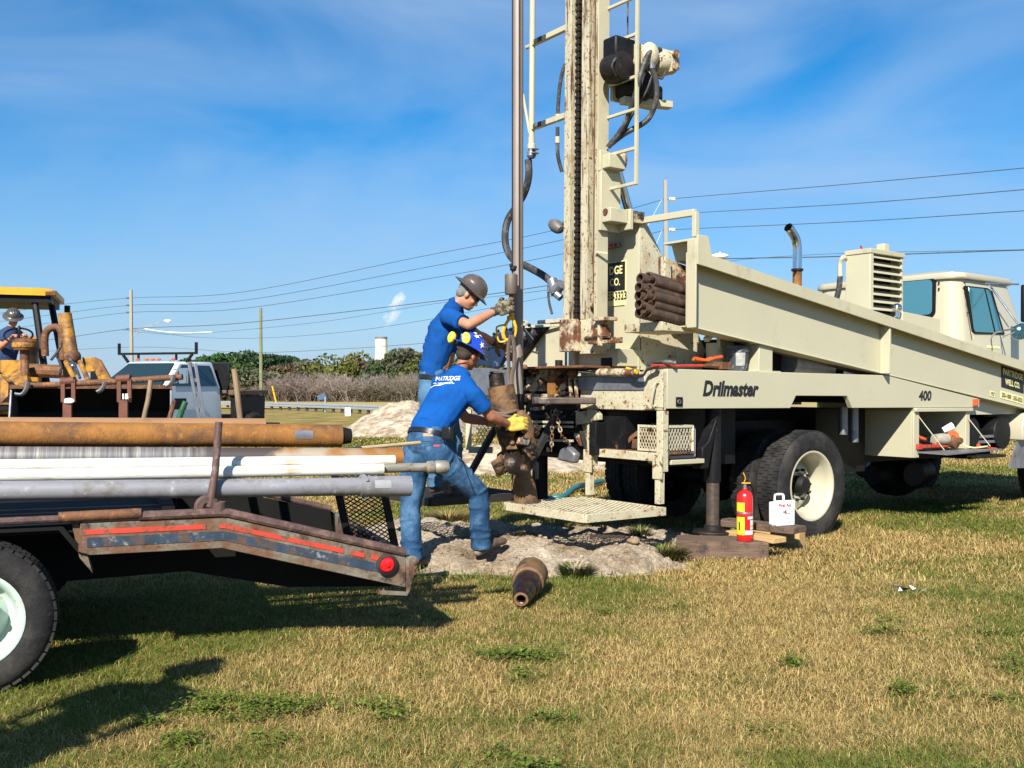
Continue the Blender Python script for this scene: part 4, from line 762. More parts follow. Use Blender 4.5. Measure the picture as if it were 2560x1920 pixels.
m = MB(); c_ = H(1392, 567, -.02); m.lathe([(0, -.075), (.035, -.07), (.055, -.035), (.062, .02), (.05, .07), (.03, .10), (.012, .115), (0, .118)], Matrix.Translation(c_) @ Matrix.Rotation(R(-58), 4, 'X'), 18); m.tube([c_+Vector((0, -.05, 0)), H(1404, 560, .0), H(1412, 556, .0)], .018, 8); m.build('work_lamp', M_('dull_grey_shell', (.13, .125, .12), .55, .2, var=.4, vs=14), rig)
# ---- operator console on the far side
c_ = [H(*q, .0) for q in [(1378, 805), (1412, 806), (1412, 920), (1300, 920), (1298, 905)]]
YC = [(p.y, p.z) for p in c_]; xq = .0
MB().prism(YC, lambda a, b_, d: Vector((d, a, b_)), -.0, .03).build('console_side', m_cream, rig, .004)
q = [H(*p, -.03) for p in [(1372, 812), (1300, 818), (1255, 900), (1300, 905)]]
MB().prism([(p.y, p.z) for p in q], lambda a, b_, d: Vector((d, a, b_)), -.06, .0).build('control_panel', m_black, rig, .004)
m_navy = M_('navy_plate', (.015, .03, .075), .25, .2, var=.3, vs=9, spots=[((.10, .14, .2), 14, .62, .04)])
q = [H(*p, -.07) for p in [(1290, 818), (1220, 850), (1175, 905), (1255, 920), (1290, 860)]]
MB().prism([(p.y, p.z) for p in q], lambda a, b_, d: Vector((d, a, b_)), -.12, -.07).build('control_panel', m_navy, rig, .004)
q = [H(*p, -.1) for p in [(1160, 920), (1300, 918), (1300, 990), (1170, 990)]]
MB().prism([(p.y, p.z) for p in q], lambda a, b_, d: Vector((d, a, b_)), -.1, .3).build('console_box', m_steel, rig, .01)
rr_ = random.Random(11)
for i in range(11):
    px = 1195+i*15+rr_.uniform(-4, 4); py = 872-i*3.2+rr_.uniform(-6, 6); a_ = H(px, py, -.13); d_ = Vector((-.10, rr_.uniform(-.02, .04), .10+rr_.uniform(-.02, .03)))
    lv = MB().tube([a_, a_+d_*.9], .006, 6).build('control_lever', m_chrome if i % 3 else m_steel, rig); MB().ell(a_+d_, .017, nu=10, nv=7).build('lever_knob', m_black, lv)
for i in range(5): c_ = H(1235+i*25, 855-i*6, -.125); MB().lathe([(0, 0), (.03, 0), (.032, .012), (.026, .014), (0, .014)], Matrix.Translation(c_) @ Matrix.Rotation(R(-90), 4, 'Y'), 16).build('gauge', m_steel, rig)
m = MB(); m.bar(H(1307, 818, -.1), H(1412, 812, -.02), .022, .022); m.bar(H(1345, 806, 0.), H(1412, 800, 0.), .03, .035); m.build('rod_linkage', m_creamR, rig, .003)
m = MB(); c_ = H(1312, 808, -.1); m.lathe([(.02, -.008), (.033, -.008), (.033, .008), (.02, .008)], Matrix.Translation(c_) @ Matrix.Rotation(R(90), 4, 'Y'), 16, closed=True); m.build('eye_ring', m_creamS, rig)
# rear table under the mast
q = [H(*p, -.05) for p in [(1322, 925), (1420, 925), (1420, 978), (1322, 978)]]
box('table_apron', m_creamX, -.08, -.02, q[1].y, q[0].y, q[3].z, q[0].z)
box('table_top', m_rust, -.3, .4, q[1].y-.5, q[0].y+.1, q[0].z, q[0].z+.02)
box('table_lower', m_creamX, -.16, -.04, q[1].y-.02, q[0].y+.05, H(1380, 1000, -.1).z, H(1380, 985, -.1).z)
m = MB(); c_ = H(1388, 965, -.12); m.box(-.16, -.08, c_.y-.04, c_.y+.07, c_.z-.12, c_.z+.10); m.build('wear_plate', m_rusto, rig, .006)
MB().lathe([(.0, 0), (.035, 0), (.035, .09), (0, .09)], Matrix.Translation(H(1397, 925, -.08)), 14).build('bushing', m_dark, rig)
m = MB(); c_ = H(1432, 931, -.1); m.ell(c_, (.055, .05, .05)); m.build('clevis', m_rust, rig)
MB().tube([H(1448, 929, -.1), H(1485, 931, -.1)], .014, 12).build('cylinder_rod', m_chrome, rig); MB().tube([H(1483, 931, -.1), H(1500, 931, -.1), H(1590, 932, -.1)], [.03, .036, .036], 14).build('hydraulic_cylinder', m_creamX, rig)
m = MB()
for px in (1424, 1438): m.bar(H(px, 945, -.12), H(px+5, 1002, -.12), .022, .02)
m.build('linkage', m_creamX, rig)
m = MB(); zz = H(1400, 1010, -.3).z
pts_ = [(-.58, 1.02), (-.5, .90), (-.34, .84), (-.26, .74), (-.14, .70), (-.10, .78), (-.14, .90), (-.2, 1.05), (-.3, 1.2), (-.42, 1.24), (-.5, 1.12)]
m.prism([(a, b_) for a, b_ in pts_], lambda a, b_, d: Vector((a, b_, d)), zz, zz+.06); m.build('breakout_fork', M_('greasy_brown_steel', (.10, .075, .06), .45, .3, var=.4, vs=9, spots=[((.22, .19, .17), 8, .6, .06)]), rig, .012)
m = MB()
for px, py0, py1 in ((1325, 1030, 1075), ): pass
for py in (1054, 1065, 1100): a_ = H(1323, py, -.1); b_ = H(1432, py+2, -.1); m.bar(a_, b_, .02, .02)
a_ = H(1323, 1030, -.1); m.bar(a_, H(1323, 1062, -.1), .02, .02); m.build('guard_bars', m_cream, rig)
m = MB(); a_ = H(1323, 1022, 0); b_ = H(1480, 1150, 0); m.box(.02, .3, b_.y, a_.y, b_.z, a_.z); m.build('rear_crossmember', m_black, rig)
q = [H(*p, -.04) for p in [(1445, 1030), (1492, 1025), (1503, 1036), (1503, 1050), (1445, 1062)]]
MB().prism([(p.y, p.z) for p in q], lambda a, b_, d: Vector((d, a, b_)), -.07, -.02).build('corner_bracket', m_creamR, rig, .006)
q = [H(*p, .0) for p in [(1445, 1062), (1490, 1055), (1490, 1120), (1455, 1115), (1440, 1090)]]
MB().prism([(p.y, p.z) for p in q], lambda a, b_, d: Vector((d, a, b_)), -.03, .02).build('corner_bracket', m_creamX, rig, .006)
rc = random.Random(21)
for i in range(46):
    px, py = rc.uniform(1305, 1440), rc.choice([rc.uniform(925, 945), rc.uniform(975, 1022), rc.uniform(950, 1010)]); c_ = H(px, py, rc.uniform(-.2, -.06)); m = MB(); k_ = rc.random()
    if k_ < .45: m.bar(c_, c_+Vector((rc.uniform(-.05, .05), rc.uniform(-.22, .22), rc.uniform(-.02, .02))), rc.uniform(.015, .05), rc.uniform(.012, .035))
    elif k_ < .8: m.tube([c_, c_+Vector((rc.uniform(-.08, .08), rc.uniform(-.12, .12), rc.uniform(-.03, .06)))], rc.uniform(.012, .035), 10)
    else: m.lathe([(0, 0), (.03, 0), (.03, .03), (.015, .03), (.015, .05), (0, .05)], Matrix.Translation(c_), 6)
    m.build(rc.choice(['table_fitting', 'valve', 'bracket_piece']), rc.choice([m_dark, m_dark, m_rust, m_creamX, m_black]), rig, .003)
MB().prism([(.02, .5), (.4, .5), (.4, 1.9), (.02, 1.9)], lambda a, b_, d: Vector((a, b_, d)), .80, 1.30).build('pump_housing', m_black, rig)
for q0, q1, r_c in (((1330, 1040), (1440, 1050), .03), ((1345, 1085), (1450, 1075), .025), ((1440, 1030), (1470, 1130), .03), ((1365, 1030), (1372, 1130), .022)): MB().tube([H(*q0, -.02), H(*q1, -.03)], r_c, 8).build('underdeck_pipe', m_dark, rig)
def chain(p0, p1, name, lab):
    m = MB(); p0 = Vector(p0); p1 = Vector(p1); n_ = int((p1-p0).length/.034); t_ = (p1-p0).normalized()
    for i in range(n_):
        c_ = p0.lerp(p1, (i+.5)/n_); u_ = t_.orthogonal().normalized(); u_ = u_ if i % 2 else t_.cross(u_); ring = [c_+t_*math.cos(k*math.pi/6)*.026+u_*math.sin(k*math.pi/6)*.014 for k in range(13)]; m.tube(ring, .005, 5, caps=False)
    return m.build(name, m_creamX, rig)
chain(H(1381, 1027, -.3), H(1379, 1126, -.3), 'chain', ''); chain(H(1390, 1027, -.3), H(1404, 1090, -.3), 'chain', ''); chain(H(1404, 1090, -.3), H(1425, 1112, -.1), 'chain', '')
q = H(1430, 1140, -.1); MB().prism([(-.12, -.04), (.10, -.06), (.13, .03), (.02, .09), (-.08, .06)], lambda a, b_, d: Vector((d, q.y-a, q.z+b_)), -.18, -.1).build('mud_light', m_steel, rig, .02)
# rear far leg
MB().tube([H(1350, 1060, .1), H(1350, 1255, .1)], .075, 14).build('rear_jack', m_black, rig)
# ---- right rear jack
jc = Vector((.69, .12, 0)); MB().tube([jc+Vector((0, 0, 1.3)), jc+Vector((0, 0, .60))], .068, 20).build('jack_tube', m_black, rig)
MB().tube([jc+Vector((0, 0, .62)), jc+Vector((0, 0, .2))], .056, 20).build('jack_ram', m_steel if 0 else M_('greasy_ram', (.13, .10, .08), .4, .6, var=.4, vs=14, stretch=(1, 1, 3)), rig)
MB().lathe([(0, .155), (.165, .155), (.17, .168), (.165, .178), (.08, .185), (.075, .22), (.06, .23)], Matrix.Translation(jc), 32).build('jack_foot', m_dark, rig)
q = S(1755, 1120, .1); MB().prism([(q.x-.06, .72), (q.x+.02, .72), (q.x+.08, .95), (q.x+.12, 1.15), (q.x+.02, .95), (q.x-.06, .90)], lambda a, b_, d: Vector((a, d, b_)), .04, .16).build('jack_bracket', m_black, rig, .01)
# ---- wheels
def tyre_prof(r, w, rim, tread=.006):
    h = w/2; return [(rim-.005, -h*.72), (rim+.02, -h*.86), (rim+(r-rim)*.3, -h*.99), (rim+(r-rim)*.62, -h), (r-.035, -h*.93), (r-.008, -h*.80), (r, -h*.6), (r-.001, -.01*w), (r, h*.6), (r-.008, h*.80), (r-.035, h*.93), (rim+(r-rim)*.62, h), (rim+(r-rim)*.3, h*.99), (rim+.02, h*.86), (rim-.005, h*.72)]
def tyre_mb(r, w, rim, M, nblk=60, ribs=4):
    m = MB(); m.lathe(tyre_prof(r, w, rim), M, 64)
    for b_ in range(ribs):
        z0 = -w*.42+b_*w*.84/ribs+w*.01; z1_ = z0+w*.84/ribs-w*.03
        for k in range(nblk):
            a0_ = 2*math.pi*(k+(b_ % 2)*.5)/nblk; a1_ = a0_+2*math.pi/nblk*.82; vs = []
            for rr in (r-.006, r+.007):
                for aa, z_ in ((a0_, z0), (a1_, z0), (a1_, z1_), (a0_, z1_)): vs.append(M @ Vector((rr*math.cos(aa), rr*math.sin(aa), z_)))
            m.add(vs, [(4, 5, 6, 7), (0, 1, 5, 4), (1, 2, 6, 5), (2, 3, 7, 6), (3, 0, 4, 7)])
    return m
def wheel(parent, c, r, w, rim, matrim, face, axis='y', deep=.15, holes=10, hub=None, nblk=56):
    """face = +1/-1: side of the dish along the axle; axle along local y"""
    M = Matrix.Translation(c) @ Matrix.Rotation(R(90)*(1 if face < 0 else -1), 4, 'X')
    e = tyre_mb(r, w, rim, M, nblk).build('wheel', m_rubber, parent, ang=50)
    h = w/2
    m = MB(); m.lathe([(rim+.012, h*.80), (rim+.016, h*.88), (rim+.004, h*.9), (rim-.012, h*.82), (rim-.028, h*.5), (rim-.035, h*.1), (rim-.05, -h*.1), (rim-.065, h-deep-.05), (rim-.10, h-deep-.02), (rim*.52, h-deep+.02), (rim*.36, h-deep+.015), (rim*.34, h-deep-.03), (0, h-deep-.03)], M, 48); m.build('rim', matrim, e, ang=50)
    m = MB()
    for k in range(holes):
        a_ = 2*math.pi*k/holes; m.tube([M @ Vector((math.cos(a_)*rim*.46, math.sin(a_)*rim*.46, h-deep+.0)), M @ Vector((math.cos(a_)*rim*.46, math.sin(a_)*rim*.46, h-deep+.045))], .014, 6)
    m.tube([M @ Vector((math.cos(k*math.pi/12)*rim*.46, math.sin(k*math.pi/12)*rim*.46, h-deep+.012)) for k in range(25)], .008, 6); m.build('wheel_nuts', m_dark, e)
    if hub: m = MB(); m.lathe([(hub[0], h-deep-.03), (hub[0], h-deep+hub[1]*.7), (hub[0]*.8, h-deep+hub[1]), (0, h-deep+hub[1])], M, 24); m.build('hub', m_dark, e)
    return e
wheel(rig, Vector((2.02, .19, .50)), .515, .27, .315, m_cab, -1, deep=.19, hub=(.085, .10))
for y in (.52, 2.0, 2.28): wheel(rig, Vector((2.02, y, .50)), .515, .27, .315, m_black, 1 if y > 2.2 else -1, deep=.12, nblk=40)
for y in (.3, 2.1): wheel(rig, Vector((7.1, y, .52)), .515, .27, .30, m_cab if y < 1 else m_black, -1 if y < 1 else 1, deep=.06, nblk=40)  # far-side rims are black: the deep shade under the truck put into their colour
MB().tube([(2.02, .3, .5), (2.02, 2.2, .5)], .09, 12).ell((2.02, 1.2, .5), (.22, .2, .24)).build('rear_axle', m_black, rig)
MB().bar((1.35, .8, .9), (2.7, .8, .9), .08, .06).bar((1.35, 1.6, .9), (2.7, 1.6, .9), .08, .06).build('leaf_spring', m_black, rig)
box('under_body', m_black, .35, 1.25, .35, 2.1, .72, 1.24); box('under_body', m_black, 2.65, 3.5, .5, 2.2, .55, 1.22)
for px, ln in ((2108, .28), (2135, .36)): c_ = S(px, 1000, .3); MB().tube([(c_.x, .3, 1.24), (c_.x, .3, 1.24-ln)], .045, 14).build('air_tank', m_steel, rig)
# ---- tool box under the deck
tb = side_prism([(3.6, .715), (3.66, .715), (3.66, 1.228), (3.6, 1.228)], .02, .60, 'tool_box', m_creamS)
box('box_frame', m_creamS, 3.6, 3.70, .0, .02, .715, 1.228, tb); box('box_frame', m_creamS, 4.62, 4.7, .0, .6, .78, 1.228, tb); box('box_top', m_creamS, 3.6, 4.72, -.03, .6, 1.19, 1.229, tb); box('box_floor', m_dark, 3.66, 4.62, .01, .6, .76, .785, tb); box('box_back', m_black, 3.66, 4.62, .56, .59, .785, 1.19, tb)
m = MB(); c0 = Vector((3.66, 0, .785)); m.add([(3.66, -.01, .78), (4.72, -.01, .78), (4.70, -.36, .80), (3.72, -.30, .77), (3.66, -.01, .765), (4.72, -.01, .765), (4.70, -.36, .785), (3.72, -.30, .755)], [(0, 1, 2, 3), (7, 6, 5, 4), (0, 4, 5, 1), (1, 5, 6, 2), (2, 6, 7, 3), (3, 7, 4, 0)]); m.build('box_door', m_steel, tb)
m = MB(); m.tube([(3.69, 0, 1.14), (3.80, -.22, .80)], .005, 5); m.build('door_stay', m_cream, tb); m = MB(); m.tube([(4.66, 0, 1.12), (4.66, -.25, .82)], .005, 5); m.build('door_stay', m_cream, tb)
box('box_side', m_creamS, 3.60, 3.612, .60, .78, .70, 1.228, tb)
def lth(name, mb, mat, label, cat, **k):
    mb.v = [tuple(RM @ Vector(v)) for v in mb.v]; return wobj(name, mb, mat, label, cat, **k)
m = MB(); m.bar((3.64, .0, .83), (4.02, -.02, .83), .05, .035); m.bar((4.02, -.02, .825), (4.25, -.03, .82), .03, .02); m.box(3.64, 3.72, -.03, .04, .80, .86); lth('pipe_wrench', m, m_redw, 'long red pipe wrench lying across the open tool box door', 'pipe wrench', bevel=.006)
m = MB(); m.tube([(4.02, .02, .90), (4.12, .0, .90), (4.20, -.02, .90)], [.05, .06, .055], 14); lth('grinder', m, M_('taped_grey', (.3, .28, .22), .8, var=.3, vs=20), 'grey cylindrical tool with an orange collar in the tool box', 'power tool')
m = MB(); m.lathe([(.0, -.02), (.07, -.02), (.075, 0), (.075, .03), (.04, .06), (.03, .1), (0, .1)], Matrix.Translation((4.25, -.06, .87)) @ Matrix.Rotation(R(80), 4, 'X'), 18); lth('sander', m, m_rust, 'round brown tool head with a cord in the middle of the tool box', 'power tool')
m = MB(); m.tube([(4.22, -.07, .93), (4.25, -.06, .93)], .06, 14); lth('collar', m, m_orange, 'orange ring next to the round tool head', 'ring')
m = MB(); m.tube([(4.36, .12, .98), (4.44, .05, 1.03)], [.035, .045], 14); lth('cup', m, m_white, 'white cup with red rim tilted at the right of the tool box', 'cup')
m = MB(); m.tube(smooth_path([(4.26, -.08, .95), (4.34, -.1, .92), (4.36, -.12, .84), (4.40, -.2, .81), (4.55, -.25, .82), (4.66, -.22, .82)], 6), .008, 6); lth('rope', m, m_inky, 'pale twisted cord trailing over the tool box door', 'cord')
m = MB(); m.ell((3.70, .05, .93), (.07, .05, .03)); m.tube([(3.72, .05, .93), (3.86, .02, .90)], [.025, .015], 10); lth('pliers', m, m_orange, 'orange handled tool at the left inside the tool box', 'hand tool')
m = MB(); m.tube(smooth_path([(3.86, .2, 1.0), (3.93, .18, 1.02), (4.02, .2, 1.01), (4.0, .25, 1.0), (3.9, .25, .99)], 5), .014, 8); lth('hose_coil', m, m_rust, 'brown coil at the back of the tool box', 'coil')
m = MB(); m.tube([(4.3, .15, .93), (4.6, .12, .92)], .018, 10); lth('bar', m, m_rust, 'rusty bar at the right rear of the tool box', 'bar')
_rt = random.Random(31)
for i, (lb, mt) in enumerate((('small rusty spanner lying inside the tool box on the left', m_rust), ('black socket bar across the middle of the tool box', m_dark), ('orange handled cutter at the front of the tool box', m_orange), ('brown chain tong standing at the back of the tool box', m_rust), ('short grey tube on the tool box floor by the white cup', m_steel), ('worn red bar lying on the folded down tool box door', m_redw))):
    x_ = 3.74+i*.15; y_ = (.1, .2, .02, .35, .25, -.2)[i]; z_ = (.86, .88, .84, .93, .86, .82)[i]; m = MB(); m.bar((x_, y_, z_), (x_+_rt.uniform(.12, .3), y_+_rt.uniform(-.06, .06), z_+_rt.uniform(-.03, .08)), .028, .018); m.lathe([(0, 0), (.03, 0), (.034, .02), (.02, .03), (0, .03)], Matrix.Translation((x_, y_, z_)) @ Matrix.Rotation(1.3, 4, 'X'), 8); lth('hand_tool', m, mt, lb, 'hand tool', bevel=.003)
# black tanks, mud flap
m = MB(); m.tube([(4.95, .1, .95), (4.95, .5, .95)], .17, 24); m.box(4.8, 5.1, .12, .48, .70, .95); m.build('air_cleaner', m_black, rig, .015)
m = MB(); m.tube([(5.62, .1, .93), (5.62, .5, .93)], .19, 24); m.box(5.1, 5.6, .2, .45, .75, .98); m.build('fuel_tank', m_black, rig, .015)
box('tank_step', m_dark, 4.8, 5.6, .05, .4, .66, .69); m = MB()
for z in (.90, .84): m.bar((5.05, .12, z), (5.5, .12, z), .02, .03)
m.build('tank_trim', m_steel, rig)
MB().prism([(5.95, 1.16), (6.6, 1.25), (6.6, .98), (5.9, .84), (5.88, 1.0)], lambda a, b_, d: Vector((a, d, b_)), .0, .35).build('fender', m_cab, rig, .02)
MB().prism([(5.93, .84), (6.55, .84), (6.55, .5), (5.75, .52)], lambda a, b_, d: Vector((a, d, b_)), .08, .10).build('mud_flap', m_steel, rig)
MB().tube([(4.85, 1.3, .40), (5.1, 1.3, .40), (5.4, 1.3, .38), (6.0, 1.3, .40)], [.12, .25, .27, .16], 16).tube([(5.1, .9, .42), (5.6, 1.9, .42)], .14, 12).build('shade_filler', m_black, rig); box('shade_filler_box', m_black, 3.7, 6.5, .7, 1.6, .62, 1.15)  # black bodies added to hide the far wheel and deepen the underside shade
# ---- cab
def rrect(x0, x1, y0, y1, r, z, n_=5):
    out = []
    for cx, cy, a0_ in ((x1-r, y0+r, -90), (x1-r, y1-r, 0), (x0+r, y1-r, 90), (x0+r, y0+r, 180)):
        for k in range(n_+1): a_ = R(a0_+90*k/n_); out.append((cx+r*math.cos(a_), cy+r*math.sin(a_), z))
    return out
def loft(m, rings, cap=True):
    n_ = len(rings[0]); vs = [v for r_0 in rings for v in r_0]; fs = [(i*n_+k, i*n_+(k+1) % n_, (i+1)*n_+(k+1) % n_, (i+1)*n_+k) for i in range(len(rings)-1) for k in range(n_)]
    if cap: fs += [tuple(reversed(range(n_))), tuple((len(rings)-1)*n_+k for k in range(n_))]
    return m.add(vs, fs)
CX, CY0, CY1 = 4.68, .12, 2.05
zrf = X(2330, 682, CX).z; zln = X(2330, 700, CX).z
m = MB(); loft(m, [rrect(CX, 6.55, CY0, CY1, .17, 1.15), rrect(CX, 6.5, CY0, CY1, .17, 1.9), rrect(CX+.005, 6.16, CY0+.02, CY1-.02, .17, 2.3), rrect(CX+.02, 5.95, CY0+.05, CY1-.05, .17, zln)]); cabo = m.build('cab', m_cab, rig, ang=50)
m = MB(); loft(m, [rrect(CX-.01, 5.99, CY0+.015, CY1-.015, .18, zln+.001), rrect(CX-.02, 6.01, CY0+.0, CY1-.0, .19, zln+.02), rrect(CX-.01, 6.0, CY0+.01, CY1-.01, .19, zln+.07), rrect(CX+.03, 5.95, CY0+.06, CY1-.06, .2, zrf), rrect(CX+.13, 5.85, CY0+.2, CY1-.2, .2, zrf+.03), rrect(CX+.4, 5.6, CY0+.5, CY1-.5, .2, zrf+.035)]); m.build('roof', m_cab, cabo, ang=50)
def rwin(pl, pt, pr, pb, nm='rear_window'):
    a_ = X(pl, pt, CX-.012); b_ = X(pr, pb, CX-.012); y0, y1 = b_.y, a_.y; z0, z1_ = b_.z, a_.z
    M = Matrix(((0, 0, 1, 0), (1, 0, 0, 0), (0, 1, 0, 0), (0, 0, 0, 1)))
    rr = [(CX-.016, v[0], v[1]) for v in rrect(y0, y1, z0, z1_, .06, 0)]; r2 = [(CX+.03, v[0], v[1]) for v in rrect(y0, y1, z0, z1_, .06, 0)]; o = loft(MB(), [rr, r2]).build(nm, m_black, cabo)
    rr = [(CX-.022, v[0], v[1]) for v in rrect(y0+.03, y1-.03, z0+.03, z1_-.03, .05, 0)]; r2 = [(CX-.015, v[0], v[1]) for v in rrect(y0+.03, y1-.03, z0+.03, z1_-.03, .05, 0)]; loft(MB(), [rr, r2]).build('pane', m_glassb, o)
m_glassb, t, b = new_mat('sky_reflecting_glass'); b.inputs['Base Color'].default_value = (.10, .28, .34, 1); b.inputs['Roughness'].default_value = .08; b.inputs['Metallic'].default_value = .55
zw1 = X(2337, 709, CX).z; zw0 = X(2337, 793, CX).z; yw = X(2337, 750, CX).y
rwin(2150, 709, 2337, 792)
a_ = X(2083, 720, CX-.012)
o = MB().box(CX-.016, CX+.02, a_.y, a_.y+.33, zw0, zw1-.05).build('rear_window', m_black, cabo, .02); MB().box(CX-.02, CX-.0165, a_.y+.025, a_.y+.30, zw0+.03, zw1-.08).build('pane', m_glassb, o, .01)
yd = CY0-.004
def sidepoly(pts, y0, y1, name, mat, parent): q = [S(*p, y0) for p in pts]; return MB().prism([(p.x, p.z) for p in q], lambda a, b_, d: Vector((a, d, b_)), y0, y1).build(name, mat, parent, .006)
o = sidepoly([(2418, 714), (2470, 720), (2482, 728), (2513, 836), (2438, 834), (2432, 828)], CY0-.006, CY0+.04, 'door_window', m_black, cabo)
sidepoly([(2422, 718), (2461, 722), (2486, 832), (2439, 830), (2435, 822)], CY0-.012, CY0-.007, 'pane', m_glassb, o)
sidepoly([(2465, 723), (2476, 726), (2507, 832), (2490, 832)], CY0-.012, CY0-.007, 'vent_pane', m_glassb, o)
m = MB()
for px, py in ((2347, 707), (2347, 722)): c_ = X(px, py, CX-.002); m.ell(c_, (.008, .013, .013), nu=8, nv=6)
m.build('plug', m_black, cabo)
for px, py in ((2411, 707), (2414, 722), (2419, 782)): c_ = S(px, py, CY0-.002); MB().ell(c_, (.011, .008, .011), nu=8, nv=6).build('plug', m_black, cabo)
m = MB(); q = [S(*p, CY0-.003) for p in [(2413, 705), (2416, 760), (2422, 800), (2430, 850)]]; m.tube(q, .003, 4); m.build('door_seam', m_ink, cabo)
lamp('door_plate', S(2483, 868, CY0-.001), .28, .03, m_inky, .004, cabo)
# hood
m = MB(); loft(m, [rrect(6.35, 8.2, .35, 1.85, .1, 1.1), rrect(6.35, 8.2, .35, 1.85, .1, 1.62), rrect(6.4, 8.1, .42, 1.78, .15, 1.78), rrect(6.5, 8.0, .55, 1.65, .12, 1.84)]); m.build('hood', m_cab, rig, ang=50)
MB().prism([(6.55, 1.0), (7.7, 1.0), (7.6, 1.15), (7.3, 1.25), (6.9, 1.25), (6.6, 1.15)], lambda a, b_, d: Vector((a, d, b_)), .05, .5).build('fender', m_cab, rig, .03)
c_ = S(2541, 884, .3); MB().ell(c_, (.05, .03, .025), nu=12, nv=8).build('marker_light', m_lens, rig)
m = MB(); ym = -.22
m.tube([S(2463, 709, CY0-.02), S(2548, 711, ym)], .011, 8); m.tube([S(2474, 713, CY0-.02), S(2543, 808, ym)], .011, 8); m.tube(smooth_path([S(2479, 843, CY0-.01), S(2488, 832, .0), S(2500, 828, -.1), S(2536, 822, ym)], 5), .010, 8); m.build('mirror_arm', m_chrome, rig)
m = MB(); m.tube([S(2503, 845, CY0-.01), S(2536, 830, ym)], .007, 8); m.build('mirror_arm', m_chrome, rig)
c_ = S(2562, 760, ym); MB().box(c_.x-.07, c_.x+.07, ym-.04, ym+.02, S(2560, 806, ym).z, S(2560, 712, ym).z).build('side_mirror', m_black, rig, .02)
c_ = S(2552, 830, ym); q = MB().lathe([(0, -.03), (.06, -.025), (.095, 0), (.1, .012), (.095, .016)], Matrix.Translation(c_) @ Matrix.Rotation(R(-75), 4, 'Y'), 24).build('round_mirror', m_chrome, rig); MB().lathe([(.093, .014), (.05, .02), (0, .022)], Matrix.Translation(c_) @ Matrix.Rotation(R(-75), 4, 'Y'), 24).build('mirror_glass', m_glass, q)
# ---- louvred box, vents, exhaust
LY = .30; lx0 = S(2175, 700, LY).x; lx1 = S(2258, 700, LY).x; lzt = S(2175, 632, LY).z; lzb = S(2258, 790, LY).z-.25; ly1 = X(2114, 650, lx0).y
lb = MB().box(lx0, lx0+.045, LY, ly1, lzb, lzt).box(lx1-.04, lx1, LY, ly1, lzb, lzt).box(lx0+.045, lx1-.04, ly1-.03, ly1, lzb, lzt).build('cooler_box', m_creamS, rig, .004)
box('box_lid', m_cream, lx0-.01, lx1+.01, LY-.015, ly1+.01, lzt, lzt+.05, lb); box('box_corner', m_creamS, lx0+.0, lx0+.05, LY-.008, LY-.001, lzb, lzt-.002, lb, .002)
box('radiator_core', m_black, lx0+.05, lx1-.045, LY+.12, ly1-.04, lzb, lzt-.01, lb)
for i in range(9):
    z = lzt-.05-i*(lzt-lzb-.18)/9; MB().add([(lx0+.046, LY-.02, z-.0), (lx1-.041, LY-.02, z-.0), (lx1-.041, LY+.06, z+.055), (lx0+.046, LY+.06, z+.055), (lx0+.046, LY-.02, z+.006), (lx1-.041, LY-.02, z+.006), (lx1-.041, LY+.06, z+.061), (lx0+.046, LY+.06, z+.061)], [(0, 1, 2, 3), (7, 6, 5, 4), (0, 4, 5, 1), (1, 5, 6, 2), (2, 6, 7, 3), (3, 7, 4, 0)]).build('louvre_slat', m_creamS, lb)
c_ = S(2209, 620, LY+.1); box('lift_lug', m_creamS, c_.x-.05, c_.x+.05, LY+.06, LY+.16, lzt+.05, lzt+.14, lb, .01)
c_ = S(2156, 620, LY+.2); MB().bar((c_.x, c_.y, lzt+.05), (c_.x-.03, c_.y, lzt+.11), .02, .01).build('latch', m_redw, lb)
m = MB(); a_ = X(2115, 646, lx0); b_ = Vector((lx0-.06, a_.y, a_.z)); m.tube(smooth_path([a_, b_, b_+Vector((0, 0.03, -.06)), b_+Vector((0, .03, -.2))], 6), .025, 12); m.build('radiator_pipe', m_creamS, rig)
hose([b_+Vector((0, .03, -.19)), b_+Vector((0, .05, -.35)), b_+Vector((-.02, .12, -.6))], .03)
c_ = S(2243, 770, .2); m = MB().ell(c_, (.055, .05, .05), nu=16, nv=10).tube([c_, c_+Vector((0, 0, -.1))], .03, 8); m.build('spot_lamp', m_chrome, rig)
a_ = S(2270, 780, .2); b_ = S(2350, 795, .2); side_prism([(a_.x-.1, a_.z-.25), (a_.x-.1, a_.z), (b_.x, b_.z-.01), (b_.x, b_.z-.3)], .2, .24, 'splash_panel', m_creamS)
ye = 1.5; c_ = S(1993, 690, ye)
MB().tube([(c_.x, ye, c_.z-.5), (c_.x, ye, c_.z+.06)], .052, 18).build('exhaust_stub', m_rusto, rig)
e = MB(); e.tube(smooth_path([(c_.x, ye, c_.z+.06), (c_.x, ye, c_.z+.30), (c_.x-.03, ye, c_.z+.42), (c_.x-.13, ye, c_.z+.52), (c_.x-.17, ye, c_.z+.545)], 5), .053, 20, caps=False); e.build('exhaust_pipe', m_chrome, rig)
MB().lathe([(.054, -.012), (.068, -.012), (.068, .012), (.054, .012)], Matrix.Translation((c_.x, ye, c_.z+.07)), 20, closed=True).bar((c_.x-.06, ye-.03, c_.z+.07), (c_.x-.12, ye-.04, c_.z+.06), .02, .02).build('exhaust_clamp', m_dark, rig)
